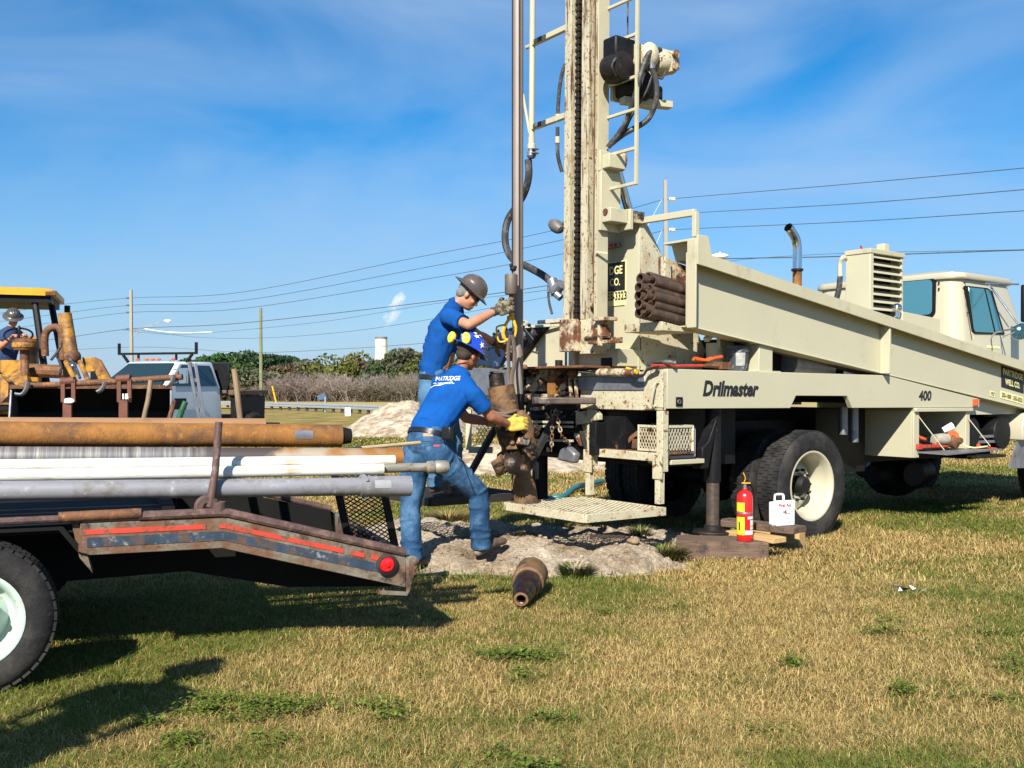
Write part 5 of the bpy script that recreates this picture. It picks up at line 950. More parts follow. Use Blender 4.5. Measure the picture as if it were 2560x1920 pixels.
# machinery silhouettes between beam and deck
box('engine_block', m_dark, 1.15, 2.9, .35, 1.9, 1.512, 1.86); MB().tube([(1.9, .3, 1.66), (2.5, .3, 1.62)], .14, 20).build('hydraulic_tank', m_steel, rig)
box('bracket_plate', m_cream, S(1800, 850, .3).x, S(1835, 850, .3).x, .3, .34, S(1800, 870, .3).z, S(1800, 850, .3).z+.08); MB().tube([S(1790, 858, .4), S(1790, 915, .4)], .09, 16).build('filter', m_creamS, rig)
m = MB(); m.bar(S(1765, 850, .2), S(1782, 832, .2), .05, .04); m.build('strut', m_cream, rig)
# ---- loose things on the deck
q = S(1852, 923, .12); root = rootat('bucket', RM @ Vector((q.x, .16, 1.556)), 'dark grimy pail with a white label standing on the truck deck', 'bucket')
m_pail = M_('grimy_pail', (.05, .055, .065), .6, 0, var=.5, vs=9, spots=[((.26, .27, .28), 12, .6, .05)])
MB().lathe([(0, 0), (.085, 0), (.10, .17), (.107, .172), (.107, .19), (.103, .195), (.108, .2), (.108, .225), (.098, .23), (.09, .1), (0, .02)], n=28).build('pail_body', m_pail, root)
m = MB(); 
for k in range(6): a_ = R(-110+k*10); m.v += [(.0935*math.cos(a_)*1.01, .0935*math.sin(a_)*1.01, .05), (.103*math.cos(a_)*1.01, .103*math.sin(a_)*1.01, .165)]
m.f = [(2*k, 2*k+2, 2*k+3, 2*k+1) for k in range(5)]; m.build('pail_label', M_('stained_label', (.34, .34, .31), .6, var=.3, vs=25), root)
m = MB(); zd = 1.56
def dk(px, py, y, z=None): p = S(px, py, y); return p
m.tube([dk(1640, 914, -.0)+Vector((0, .04, .0)), dk(1700, 915, .04), dk(1760, 914, .06)], .013, 10); hm = lth('sledge_hammer', m, m_redw, 'long red handle with brown head lying along the edge of the deck', 'sledge hammer')
m = MB(); m.tube([dk(1758, 914, .06), dk(1795, 915, .08)], [.016, .02], 8); m.box(dk(1795, 915, .08).x, dk(1815, 915, .08).x, .03, .12, dk(1800, 920, .08).z-.01, dk(1800, 908, .08).z+.01); o = m.build('hammer_head', m_rust); o.matrix_world = RM; 
o.parent = hm; o.matrix_parent_inverse = hm.matrix_world.inverted() if False else Matrix.Translation(-hm.location)
m = MB(); m.tube(smooth_path([dk(1735, 897, .12), dk(1760, 902, .12), dk(1790, 895, .12), dk(1806, 892, .12)], 4), [.018]*13, 7); m.disp(.012, 20, 4); lth('rag', m, m_orange, 'crumpled orange strap on the deck beside the pail', 'strap')
def rh(px, py, x): return X(px, py, x)
m = MB(); pts_ = [rh(1575, 935, -.12), rh(1590, 940, -.13), rh(1608, 938, -.13), rh(1618, 925, -.12), rh(1645, 918, -.1)]; m.tube(smooth_path(pts_, 5), [.02]*len(smooth_path(pts_, 5)), 9, flat=.5); lth('spanner', m, m_dark, 'black open ended wrench on the corner of the rear deck', 'wrench')
m = MB(); m.tube([rh(1567, 922, -.1), rh(1592, 930, -.11)], .017, 10); lth('handle', m, m_yellow, 'short yellow tool handle lying by the black wrench', 'tool handle')
m = MB(); m.tube(smooth_path([rh(1620, 910, -.05), rh(1640, 905, -.03), rh(1665, 904, .0), rh(1690, 908, .05)], 5), .018, 9); lth('hose_piece', m, m_hose, 'short black hose curled at the deck corner behind the red handle', 'hose')
m = MB(); m.tube([(.10, yA+.25, .90), (.28, yA+.45, 1.0)], .03, 10); lth('pipe_fitting', m, m_rust, 'rusty bent fitting sticking up from the rear basket', 'pipe fitting')
m = MB(); m.tube(smooth_path([(.05, yA+.5, .93), (.12, yA+.42, 1.02), (.2, yA+.36, 1.0), (.22, yA+.3, .9)], 5), .022, 10); m.disp(.004, 30); lth('elbow_fitting', m, m_rust, 'curved rusty elbow among the fittings in the basket', 'pipe fitting')
m = MB(); m.box(.05, .25, yA+.28, yA+.44, .878, .97); m.disp(.01, 12); lth('steel_block', m, m_rust, 'rusty lump of steel at the right end of the basket', 'steel block', bevel=.01)
m = MB(); m.tube([(.02, yA+.60, .885), (.3, yA+.50, .96)], .024, 10); lth('short_pipe', m, m_rust, 'short rusty pipe lying at the left end of the basket', 'pipe')
# ================= foreground pipe trailer, own frame: x to its tail, y away from the camera
_ta = R(69); TX = Vector((math.sin(_ta), math.cos(_ta), 0)); TY = Vector((-math.cos(_ta), math.sin(_ta), 0)); TO = Vector((-2.4, 4.69, 0))
TM = Matrix.Translation(TO) @ Matrix((TX, TY, Vector((0, 0, 1)))).transposed().to_4x4(); TMI = TM.inverted()
def T(px, py, y=0.):
    r = Vector(((px-1280)/FPX, 1, (970-py)/FPX)); c = Vector((0, 0, CAMH)); t = (y-(c-TO).dot(TY))/r.dot(TY); return TMI @ (c+r*t)
trl = empty('pipe_trailer', M=TM); tag(trl, 'rusty low trailer with red and blue stripe, loaded with long pipes', 'trailer')
m_trl = M_('trailer_grey_rust', (.17, .155, .12), .65, .1, var=.35, vs=5, spots=[((.13, .06, .03), 4.0, .50, .07), ((.035, .02, .013), 7, .56, .05), ((.30, .28, .24), 30, .68, .03)], bump=.35, bs=35)
m_tstr = M_('stripe_red', (.48, .04, .02), .6, 0, var=.15, vs=12, spots=[((.13, .06, .03), 26, .56, .03)])
m_tblu = M_('stripe_navy', (.025, .045, .075), .55, 0, var=.4, vs=10, spots=[((.20, .20, .18), 20, .60, .03), ((.09, .05, .03), 9, .56, .05)])
m_trail = M_('rail_rust', (.085, .05, .042), .7, .2, var=.4, vs=12, spots=[((.17, .10, .08), 10, .57, .06)], bump=.5, bs=40)
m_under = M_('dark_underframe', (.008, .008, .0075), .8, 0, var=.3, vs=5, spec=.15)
def tp(poly, y0, y1, name, mat, parent=trl, bevel=.003): return MB().prism(poly, lambda a, b_, d: Vector((a, d, b_)), y0, y1).build(name, mat, parent, bevel)
tr_rail = MB().tube([(-4.2, .0, .772), (-1, 0, .772), (.28, 0, .775)], .018, 10).build('side_rail', m_trail, trl)
MB().tube([(.25, -.005, .782), (.62, -.005, .785)], .026, 12).build('hinge_sleeve', m_rust, trl)
MB().tube([(.61, 0, .772), (.99, 0, .772), (1.03, 0, .768), (1.95, 0, .515)], .024, 10).build('side_rail', m_trail, trl)
ps = [(.345, .748), (.335, .612), (.39, .593), (1.0, .592), (1.955, .325), (1.955, .492), (1.02, .748)]
tp(ps, -.005, .02, 'side_skirt', m_trl)
def band(a0, a1, m0, m1, name, mat, x0=.36, x1=1.86, xm=1.01):
    e0 = lambda x: 0 if x < xm else -(x-xm)*.268
    return tp([(x0, a0), (xm, a0), (x1, a0+e0(x1)), (x1, a1+e0(x1)), (xm, a1), (x0, a1)], -.0085, -.0055, name, mat, bevel=0)
for i, (a_, b_) in enumerate(((.36, .925), (.99, 1.62), (1.655, 1.73), (1.765, 1.85))):
    e0 = lambda x: 0 if x < 1.01 else -(x-1.01)*.268
    top = .717; bot = .693; pts_ = [(a_, bot+e0(a_))]+([(1.01, bot)] if a_ < 1.01 < b_ else [])+[(b_, bot+e0(b_)), (b_, top+e0(b_))]+([(1.01, top)] if a_ < 1.01 < b_ else [])+[(a_, top+e0(a_))]
    tp(pts_, -.0085, -.0055, 'red_stripe', m_tstr, bevel=0)
band(.632, .678, 0, 0, 'blue_stripe', m_tblu, .375, 1.84)
tp([(.30, .77), (.33, .77), (.40, .50), (.34, .58)], .02, .12, 'skirt_end', m_trl)
_uf = [T(*q, .33) for q in [(30, 1462), (145, 1455), (470, 1428), (720, 1468), (980, 1466)]]
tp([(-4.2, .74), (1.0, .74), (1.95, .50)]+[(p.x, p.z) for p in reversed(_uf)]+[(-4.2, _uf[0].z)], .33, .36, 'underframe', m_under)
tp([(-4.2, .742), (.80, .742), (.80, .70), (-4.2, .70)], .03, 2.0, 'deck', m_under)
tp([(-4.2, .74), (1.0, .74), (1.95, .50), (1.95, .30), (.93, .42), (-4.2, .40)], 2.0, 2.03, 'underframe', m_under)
MB().tube([(-4.2, 2.07, .772), (.99, 2.07, .772), (1.95, 2.07, .515)], .022, 10).build('side_rail', m_trail, trl)
MB().box(1.955, 2.0, -.005, 2.07, .33, .49).build('tail_bumper', m_trl, trl, .006)
MB().prism([(1.958, .495), (2.0, .50), (2.03, .47), (2.01, .42), (1.975, .30), (1.955, .285)], lambda a, b_, d: Vector((a, d, b_)), -.03, -.008).build('end_plate', m_trl, trl, .008)
MB().lathe([(0, 0), (.013, 0), (.013, .008), (0, .010)], Matrix.Translation((2.0, -.031, .465)) @ Matrix.Rotation(R(90), 4, 'X'), 14).build('bolt', m_trl, trl)
MB().bar((1.80, -.02, .315), (1.96, -.02, .295), .012, .02).build('bumper_lip', m_trl, trl)
c_ = T(967, 1411, -.01); Mx = Matrix.Translation(c_) @ Matrix.Rotation(R(90), 4, 'X')
o = MB().lathe([(.0, -.0), (.058, 0), (.058, .014), (.044, .02), (.042, .006), (0, .006)], Mx, 32).build('tail_light', m_rubber, trl); MB().lathe([(.041, .004), (.041, .014), (.033, .022), (.012, .024), (.010, .03), (0, .03)], Mx, 28).build('lens', m_lensr, o)
# stake post with socket
MB().tube([(.99, .03, 1.228), (.972, .03, .98), (.945, .03, .80)], [.0185, .0185, .022], 14).build('stake_post', M_('stake_rust', (.12, .07, .06), .6, .3, var=.35, vs=14, stretch=(1, 1, .3), spots=[((.24, .17, .15), 14, .6, .05)]), trl)
m = MB(); m.lathe([(.028, -.02), (.034, -.02), (.034, .025), (.028, .025)], Matrix.Translation((.99, .01, .80)), 20, closed=True); m.lathe([(.02, 0), (.05, .0), (.062, .012), (.05, .024), (.02, .024)], Matrix.Translation((.93, .035, .80)) @ Matrix.Rotation(R(90), 4, 'X'), 18); m.build('stake_socket', m_trail, trl)
for x in (-1.6, -.4, .72): MB().box(x, x+.06, .09, 1.9, .742, .80).build('cross_bar', m_under, trl)
# wheel and guard
m_wrim = M_('pale_green_rim', (.42, .52, .46), .4, 0, var=.1, vs=6, spots=[((.30, .22, .08), 12, .63, .05)])
for x in (-.10, -1.0):
    for y, f in ((-.06, -1), (1.9, 1)): wheel(trl, Vector((x, y, .345)), .345, .2, .205, m_wrim, f, deep=.07, holes=6, hub=(.045, .05), nblk=44)
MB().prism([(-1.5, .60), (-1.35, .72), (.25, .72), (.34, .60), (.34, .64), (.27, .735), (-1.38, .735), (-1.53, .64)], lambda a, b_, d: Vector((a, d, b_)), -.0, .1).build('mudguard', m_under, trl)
# folded loading ramps
def ramp(pxs, y, nm):
    a0, a1, b0, b1 = [T(*p, y) for p in pxs]
    u = (b0-a0); v = (a1-a0); top = 0.0
    A1 = a1; A0 = a0+(a0-a1)*1.2; B1 = b1; B0 = b0+(b0-b1)*.95
    A1 = a1+(a1-a0)*.35; B1 = b1+(b1-b0)*.2
    m = MB(); m.bar(A0, A1, .045, .03, (0, 1, 0)); m.bar(B0, B1, .045, .03, (0, 1, 0)); m.bar(A0, B0, .03, .04, (0, 1, 0)); m.bar(A1, B1, .03, .04, (0, 1, 0)); o = m.build(nm, m_black, trl, .003)
    return o, A0, A1, B0, B1
o, A0, A1, B0, B1 = ramp([(848, 1240), (868, 1335), (962, 1240), (985, 1355)], .95, 'loading_ramp')
m = MB(); meshpanel(m, A0, (B0-A0), (A1-A0), (B0-A0).length, (A1-A0).length, .045, .028, .0035); m.build('ramp_mesh', m_black, o)
m = MB(); m.bar(T(622, 1200, .95), T(642, 1300, .95), .05, .03, (0, 1, 0)); m.bar(T(430, 1200, .95), T(430, 1300, .95), .05, .03, (0, 1, 0)); m.build('loading_ramp', m_black, trl, .003)
# ---- load: every pipe a thing lying on the trailer
def lpipe(name, p0, p1, r, ri, mat, label, cat, group='long pipes loaded on the trailer', hollow=True, extra=None):
    a_ = TM @ Vector(p0); b_ = TM @ Vector(p1); m = MB()
    if hollow: m.pipe(b_, a_, r, ri, 28)
    else: m.tube([a_, b_], r, 28)
    if extra: extra(m, a_, b_)
    L_ = (b_-a_).length; d = (b_-a_).normalized(); q = d.to_track_quat('X', 'Z').to_matrix().to_4x4(); MM = Matrix.Translation(a_) @ q; inv = MM.inverted(); m.v = [tuple(inv @ Vector(v)) for v in m.v]
    o = m.build(name, mat); o.matrix_world = MM; return tag(o, label, cat, group), L_
xg = T(925, 1210, .10).x
og, Lg = lpipe('grey_pipe', (-3, .10, .977), (T(900, 1210, .10).x, .10, .868), .048, .042, m_grey, 'thick grey plastic pipe lying lowest and nearest on the trailer', 'pipe')
m = MB().pipe((Lg+.28, 0, 0), (Lg+.0, 0, 0), .056, .048, 28); m.tube([(Lg-.0, 0, 0), (Lg+.02, 0, 0)], .050, 28); o = m.build('coupling', m_grey, og); 
m = MB(); m.tube([(Lg+.0+.004*abs(k), .058*math.cos(R(20+k*16)), .058*math.sin(R(20+k*16))) for k in range(-8, 9)], .010, 7); m.build('collar', m_grey, og); MB().add([(Lg+.07, -.0575*math.cos(R(t_)), .0575*math.sin(R(t_))) for t_ in (-5, 10, 25, 40)]+[(Lg+.16, -.0575*math.cos(R(t_)), .0575*math.sin(R(t_))) for t_ in (-5, 10, 25, 40)], [(0, 1, 5, 4), (1, 2, 6, 5), (2, 3, 7, 6)]).build('printed_label', M_('faded_print', (.27, .27, .28), .5, var=.1, vs=30), og)
lpipe('white_pipe', (-3, .145, 1.015), (T(958, 1180, .145).x, .145, .954), .030, .025, m_pvc, 'front lower white pipe resting on the thick grey pipe', 'pipe')
lpipe('white_pipe', (-3, .20, 1.062), (T(986, 1172, .20).x, .20, .995), .031, .026, m_pvc, 'rear upper white pipe between grey striped pipe and lower white pipe', 'pipe')
m_galvp = M_('dirty_galvanised_pipe', (.27, .25, .21), .55, .4, var=.3, vs=8, stretch=(.4, 4, 4), spots=[((.14, .09, .04), 12, .58, .05)])
og2, Lq = lpipe('steel_pipe', (-.5, .20, .975), (T(1078, 1178, .19).x, .19, .953), .026, .02, m_galvp, 'dirty steel pipe with threaded coupling poking out past the white pipes', 'pipe')
m = MB()
for k, rr in ((-.02, .031), (.0, .037), (.02, .034), (.035, .038), (.07, .038)): pass
m.lathe([(.026, -.03), (.035, -.02), (.037, .01), (.031, .02), (.038, .03), (.038, .085), (.030, .10), (.0, .10)], Matrix.Translation((Lq, 0, 0)) @ Matrix.Rotation(R(90), 4, 'Y'), 24); m.build('coupling', m_galvp, og2)
m_strp, t, b = new_mat('banded_steel_pipe'); n = t.nodes; l = t.links; tc = n.new('ShaderNodeTexCoord'); mp = n.new('ShaderNodeMapping'); mp.inputs['Scale'].default_value = (16, .4, .4); l.new(tc.outputs['Object'], mp.inputs[0]); a = n.new('ShaderNodeTexNoise'); a.inputs['Scale'].default_value = 1.6; a.inputs['Detail'].default_value = 8; a.inputs['Roughness'].default_value = .75; l.new(mp.outputs[0], a.inputs[0])
r = n.new('ShaderNodeValToRGB'); e = r.color_ramp.elements; e[0].position = .36; e[0].color = (.07, .06, .055, 1); e[1].position = .66; e[1].color = (.40, .38, .30, 1); q_ = e.new(.5); q_.color = (.16, .15, .155, 1); l.new(a.outputs[0], r.inputs[0])
sx = n.new('ShaderNodeSeparateXYZ'); l.new(tc.outputs['Object'], sx.inputs[0]); nn = n.new('ShaderNodeTexNoise'); nn.inputs['Scale'].default_value = 5; nn.inputs['Detail'].default_value = 6; l.new(tc.outputs['Object'], nn.inputs[0])
ad = n.new('ShaderNodeMath'); ad.operation = 'MULTIPLY_ADD'; ad.inputs[1].default_value = .5; l.new(nn.outputs[0], ad.inputs[0]); l.new(sx.outputs[0], ad.inputs[2]); mr = n.new('ShaderNodeMapRange'); mr.inputs[1].default_value = 4.52; mr.inputs[2].default_value = 4.62; l.new(ad.outputs[0], mr.inputs[0])
mr3 = n.new('ShaderNodeMapRange'); mr3.inputs[1].default_value = 4.05; mr3.inputs[2].default_value = 4.25; l.new(ad.outputs[0], mr3.inputs[0]); m0 = n.new('ShaderNodeMixRGB'); m0.inputs[2].default_value = (.07, .055, .05, 1); l.new(mr3.outputs[0], m0.inputs[0]); l.new(r.outputs[0], m0.inputs[1])
r3 = n.new('ShaderNodeValToRGB'); r3.color_ramp.elements[0].position = .42; r3.color_ramp.elements[0].color = (.30, .13, .03, 1); r3.color_ramp.elements[1].position = .6; r3.color_ramp.elements[1].color = (.36, .30, .22, 1); l.new(nn.outputs[0], r3.inputs[0])
m1 = n.new('ShaderNodeMixRGB'); l.new(mr.outputs[0], m1.inputs[0]); l.new(m0.outputs[0], m1.inputs[1]); l.new(r3.outputs[0], m1.inputs[2]); l.new(m1.outputs[0], b.inputs['Base Color']); b.inputs['Roughness'].default_value = .5; b.inputs['Metallic'].default_value = .3
lpipe('steel_pipe', (-3, .33, 1.13), (T(1003, 1145, .33).x, .33, 1.0), .056, .046, m_strp, 'grey steel pipe with pale bands and a rusty end under the orange pipe', 'pipe')
orp, Lo = lpipe('rusty_pipe', (-3, .42, 1.235), (T(853, 1090, .42).x, .42, 1.128), .064, .055, m_rusto, 'large orange rust coloured pipe with black threaded nose, on top of the load', 'pipe', hollow=False)
MB().lathe([(.052, -.005), (.046, .03), (.040, .055), (.030, .058), (.028, .02), (0, .02)], Matrix.Translation((Lo, 0, 0)) @ Matrix.Rotation(R(90), 4, 'Y'), 28).build('threaded_nose', m_dark, orp)
MB().add([(Lo-.27, -.0655*math.cos(R(t_)), .0655*math.sin(R(t_))) for t_ in (-14, 0, 14, 28)]+[(Lo-.17, -.0655*math.cos(R(t_)), .0655*math.sin(R(t_))) for t_ in (-14, 0, 14, 28)], [(0, 1, 5, 4), (1, 2, 6, 5), (2, 3, 7, 6)]).build('worn_patch', m_steel, orp)
xr2 = T(660, 1058, .62).x
o2, L2 = lpipe('rusty_pipe', (-3, .58, 1.235), (xr2, .58, 1.165), .062, .05, M_('brown_rust_pipe', (.30, .16, .075), .8, 0, var=.25, vs=4, stretch=(.3, 3, 3), spots=[((.18, .09, .04), 5, .6, .08)], bump=.3, bs=60), 'matt brown rusty pipe lying just behind the orange pipe, ending before it', 'pipe')
MB().tube([(L2, 0, 0), (L2+.08, 0, 0)], .04, 20).build('threaded_nose', m_dark, o2)
def tth(name, mb, mat, label, cat, **k): mb.v = [tuple(TM @ Vector(v)) for v in mb.v]; return wobj(name, mb, mat, label, cat, **k)
for x, y, z in ((-1.3, .9, .86), (-1.1, 1.1, .86)): pass
a_ = T(850, 1125, .5); b_ = T(1050, 1107, .7); c0 = a_+(a_-b_)*.8; tth('wooden_stick', MB().tube([c0, b_], [.011, .012], 10), M_('pale_stick', (.42, .33, .19), .7, var=.2, vs=12), 'thin pale wooden stick poking out past the pipe ends toward the jeans', 'stick')
def stick(pts, y, r, mat, nm, label, cat, group=None):
    q = [T(px, py, y) for px, py in pts]; d = (q[-1]-q[0]); q.append(q[-1]+d.normalized()*.35); return tth(nm, MB().tube(smooth_path(q, 4), r, 10), mat, label, cat, group=group)
m_handle = M_('worn_ash_handle', (.26, .175, .10), .7, var=.3, vs=7, stretch=(3, 3, .5), spots=[((.12, .08, .05), 9, .6, .06)])
stick([(585, 922), (592, 970), (600, 1046)], .95, .017, m_handle, 'shovel_handle', 'tallest brown wooden handle standing right of the flatbed truck', 'tool handle')
stick([(377, 950), (370, 1000), (360, 1045)], 1.0, .014, m_handle, 'shovel_handle', 'pale wooden handle standing before the black loader bucket', 'tool handle')
stick([(436, 1000), (430, 1025), (424, 1045)], 1.0, .014, m_rust, 'iron_bar', 'rusty flat bar standing at the right end of the loader bucket', 'bar')
m_gr = M_('green_plastic', (.015, .09, .04), .35, var=.2)
stick([(464, 1004), (455, 1025), (448, 1045)], 1.0, .017, m_gr, 'green_handle', 'rounded green handle end beside the pickup door', 'tool handle')
# leaning steel trailer ramp / ladder frame
def seg3(px, py, y): return T(px, py, y)
m = MB(); 
for (a0, b0, a1, b1) in ((472, 905, 497, 1045), (488, 908, 511, 1048)):
    p0_, p1_ = seg3(a0, b0, 1.15), seg3(a1, b1, 1.15); m.bar(p0_, p1_+(p1_-p0_)*.5, .018, .03, (0, 1, 0))
rmp = tth('loading_rack', m, m_steel, 'narrow grey steel ladder frame leaning up in front of the flatbed', 'ladder frame', bevel=.002)
for k in range(5):
    t_ = .04+k*.27; pa = seg3(472+25*t_, 905+140*t_, 1.15); pb = seg3(488+23*t_, 908+140*t_, 1.15); o = MB().bar(TM @ pa-rmp.location, TM @ pb-rmp.location, .012, .02).build('rung', m_steel, rmp)
# ================= hoisted gear behind the rig
PW = lambda px, py, D=8.4: P(px, py, D)
o = wobj('hanging_pipe', MB().tube([PW(1294, 1005, 8.62), PW(1296, -2600, 8.62)], .048, 24), m_rod, 'long brown pipe hanging straight down beside the mast', 'pipe', 'pipes') 
MB().tube([PW(1296, 985, 8.62)-o.location, PW(1294, 1175, 8.62)-o.location], .055, 20).build('lower_sub', m_dark, o)
hk = rootat('hoist_hook', PW(1278, 850, 8.36), 'yellow safety hook under a grey cylindrical weight on the hoist line', 'hoist hook')
hl = hk.location; W = lambda px, py, D=8.36: PW(px, py, D)-hl
m_wt = M_('grey_weight', (.12, .10, .085), .6, .3, var=.2, vs=12, bump=.1)
MB().lathe([(0, -.002), (.05, 0), (.054, .006), (.054, .162), (.05, .168), (0, .17)], Matrix.Translation(W(1278, 736)), 28).build('weight', m_wt, hk)
MB().tube([W(1281, 683), W(1282, -1400)], .006, 6).build('hoist_rope', m_dark, hk); MB().ell(W(1283, 672), (.028, .024, .024)).ell(W(1278, 664), (.016, .016, .02)).ell(W(1288, 668), (.015, .015, .015)).build('rope_clamp', m_dark, hk)
MB().tube([W(1278, 736), W(1278, 785)], .020, 12).ell(W(1278, 748), (.028, .028, .022)).build('swivel', m_rust, hk)
m = MB(); m.tube(smooth_path([W(1279, 780), W(1274, 795), W(1264, 812), (W(1258, 832)), W(1262, 846), W(1271, 850)], 6), [.016]*6+[.014]*8+[.017]*10+[.013]*7, 10, flat=.8); m.tube(smooth_path([W(1277, 782), W(1284, 800), W(1290, 822), W(1287, 840), W(1280, 848)], 6), [.014]*12+[.011]*13, 10, flat=.8); m.ell(W(1274, 795), (.024, .02, .024)); m.tube([W(1275, 778), W(1281, 790)], .022, 10); m.build('hook_body', m_yellow, hk)
MB().tube(smooth_path([W(1262, 812), W(1247, 815), W(1241, 822), W(1245, 848), W(1252, 855), W(1268, 851)], 5), .0075, 8).build('latch', m_yellow, hk)
m_strap = M_('brown_webbing', (.13, .095, .07), .85, 0, var=.25, vs=30, stretch=(1, 1, 4), bump=.3, bs=80)
m = MB(); D0 = 8.3
m.tube(smooth_path([PW(1277, 838, 8.34), PW(1271, 870, 8.32), PW(1272, 920, 8.28), PW(1274, 960, 8.22), PW(1280, 1000, 8.12)], 5), .022, 8, flat=.22); m.tube(smooth_path([PW(1282, 838, 8.34), PW(1287, 880, 8.34), PW(1286, 910, 8.3), PW(1279, 950, 8.25), PW(1284, 1005, 8.12)], 5), .022, 8, flat=.22)
for dz, rr in ((1030, .118), (1040, .122), (1047, .117)):
    c_ = PW(1262, dz, 8.2); m.tube([c_+Vector((math.cos(k*math.pi/8)*rr, math.sin(k*math.pi/8)*rr, .012*math.sin(k+dz))) for k in range(17)], .014, 8)
wobj('lifting_sling', m, m_strap, 'grubby brown webbing sling looped from the yellow hook around the bit', 'sling')
m_bitr = M_('ochre_rust_steel', (.19, .105, .045), .7, .2, var=.4, vs=8, spots=[((.08, .045, .025), 7, .54, .06), ((.02, .016, .014), 5, .6, .04)], bump=.5, bs=40)
m_bitd = M_('wet_black_rust', (.02, .013, .009), .45, .3, var=.5, vs=8, spots=[((.20, .10, .035), 6, .58, .05)], bump=.6, bs=40)
bl = PW(1300, 1200, 8.2); cb = rootat('hanging_drill_bit', bl, 'big rusty drill bit assembly hanging from the sling beside the well', 'drill bit'); W2 = lambda px, py, D=8.2: PW(px, py, D)-bl
MB().tube([W2(1252, 965), W2(1258, 1000), W2(1264, 1050)], [.108, .112, .112], 28).build('bit_collar', m_bitr, cb)
MB().tube([W2(1240, 934), W2(1244, 972)], [.062, .066], 20).ell(W2(1240, 933), (.05, .05, .012)).build('pin_end', m_bitd, cb)
m = MB(); m.ell(W2(1240, 932), (.058, .055, .014)); m.build('pin_face', m_bitr, cb)
m = MB(); m.tube(smooth_path([W2(1270, 1045), W2(1282, 1090), W2(1285, 1135), W2(1290, 1150)], 5), [.10, .11, .12, .12, .12, .12, .12, .12, .11, .11, .10, .10, .09, .08, .07, .05], 18); m.disp(.02, 9, 2); m.build('bit_body', m_bitd, cb)
rb = random.Random(5)
for i in range(14):
    c_ = W2(rb.uniform(1248, 1335), rb.uniform(1050, 1185), rb.uniform(8.0, 8.2)); m = MB(); Mr_ = Matrix.Rotation(rb.uniform(-.9, .9), 4, 'Y') @ Matrix.Rotation(rb.uniform(-.6, .6), 4, 'X'); m.cbox(c_, (rb.uniform(.05, .11), rb.uniform(.04, .09), rb.uniform(.06, .16)), Mr_); m.lathe([(0, 0), (.03, 0), (.03, .05), (0, .05)], Matrix.Translation(c_) @ Matrix.Rotation(R(90), 4, 'X') @ Mr_, 10); m.disp(.02, 9, i); m.build('bit_lug', rb.choice([m_bitd, m_bitd, m_bitr]), cb, .012)
m = MB(); m.tube(smooth_path([W2(1300, 1030, 8.1), W2(1318, 1060, 8.05), W2(1325, 1095, 8.05), W2(1335, 1130, 8.1)], 5), [.035, .045, .05, .055, .055, .055, .055, .055, .055, .055, .05, .05, .045, .045, .04, .03], 12, flat=.6); m.disp(.008, 14, 5); m.build('cutter_arm', m_bitr, cb)
m = MB(); Mg = Matrix.Translation(W2(1284, 1160, 8.02)) @ Matrix.Rotation(R(70), 4, 'X') @ Matrix.Rotation(R(15), 4, 'Y')
m.lathe([(0, -.03), (.06, -.03), (.085, -.015), (.085, .015), (.05, .05), (0, .06)], Mg, 26)
for k in range(18): a_ = k*2*math.pi/18; m.tube([Mg @ Vector((math.cos(a_)*.08, math.sin(a_)*.08, 0)), Mg @ Vector((math.cos(a_)*.098, math.sin(a_)*.098, 0))], [.011, .004], 6)
m.build('roller_cutter', m_bitd, cb)
m = MB(); Mg = Matrix.Translation(W2(1325, 1122, 8.05)) @ Matrix.Rotation(R(40), 4, 'X'); m.lathe([(0, -.02), (.05, -.02), (.06, 0), (.04, .04), (0, .05)], Mg, 20)
for k in range(12): a_ = k*2*math.pi/12; m.ell(Mg @ Vector((math.cos(a_)*.055, math.sin(a_)*.055, 0)), .012, nu=8, nv=6)
m.build('roller_cutter', m_bitd, cb)
cs = wobj('casing_pipe', MB().tube([PW(1298, 1130, 8.35), PW(1303, 1190, 8.35), PW(1310, 1215, 8.35), PW(1316, 1262, 8.35)], [.075, .085, .095, .10], 28).disp(.004, 8), m_bitr, 'rusty well casing standing in the hole right under the hanging bit', 'well casing')
# bit on the lawn
a_ = G(1303, 1500, .06); a_.z = .068; b_ = Vector((.125, 6.82, .112)); d = (b_-a_).normalized(); Mb = Matrix.Translation(a_) @ d.to_track_quat('Z', 'Y').to_matrix().to_4x4()
gb = rootat('drill_bit', (a_.x, a_.y, 0), 'dark stepped drill bit with rusty collar lying on the dry grass', 'drill bit')
def lb(prof, nm, mat): m = MB().lathe(prof, Matrix.Translation(-gb.location) @ Mb, 32); m.disp(.004, 16, 3); return m.build(nm, mat, gb)
m_glossd = M_('glossy_black_steel', (.03, .017, .013), .3, .5, var=.4, vs=10, bump=.3, bs=30)
lb([(.022, .12), (.024, .0), (.045, -.01), (.056, .01), (.058, .06), (.054, .08), (.062, .10), (.07, .13), (.074, .19), (.07, .215)], 'bit_pin', m_glossd)
lb([(.066, .20), (.082, .225), (.088, .27), (.09, .38), (.086, .40)], 'bit_shank', m_glossd)
lb([(.084, .36), (.106, .37), (.112, .39), (.113, .60), (.105, .62), (0, .62)], 'bit_collar', m_bitr)
lb([(.0455, -.0115), (.030, -.0125), (.029, -.008), (.046, -.0085)], 'rim', m_bitr)
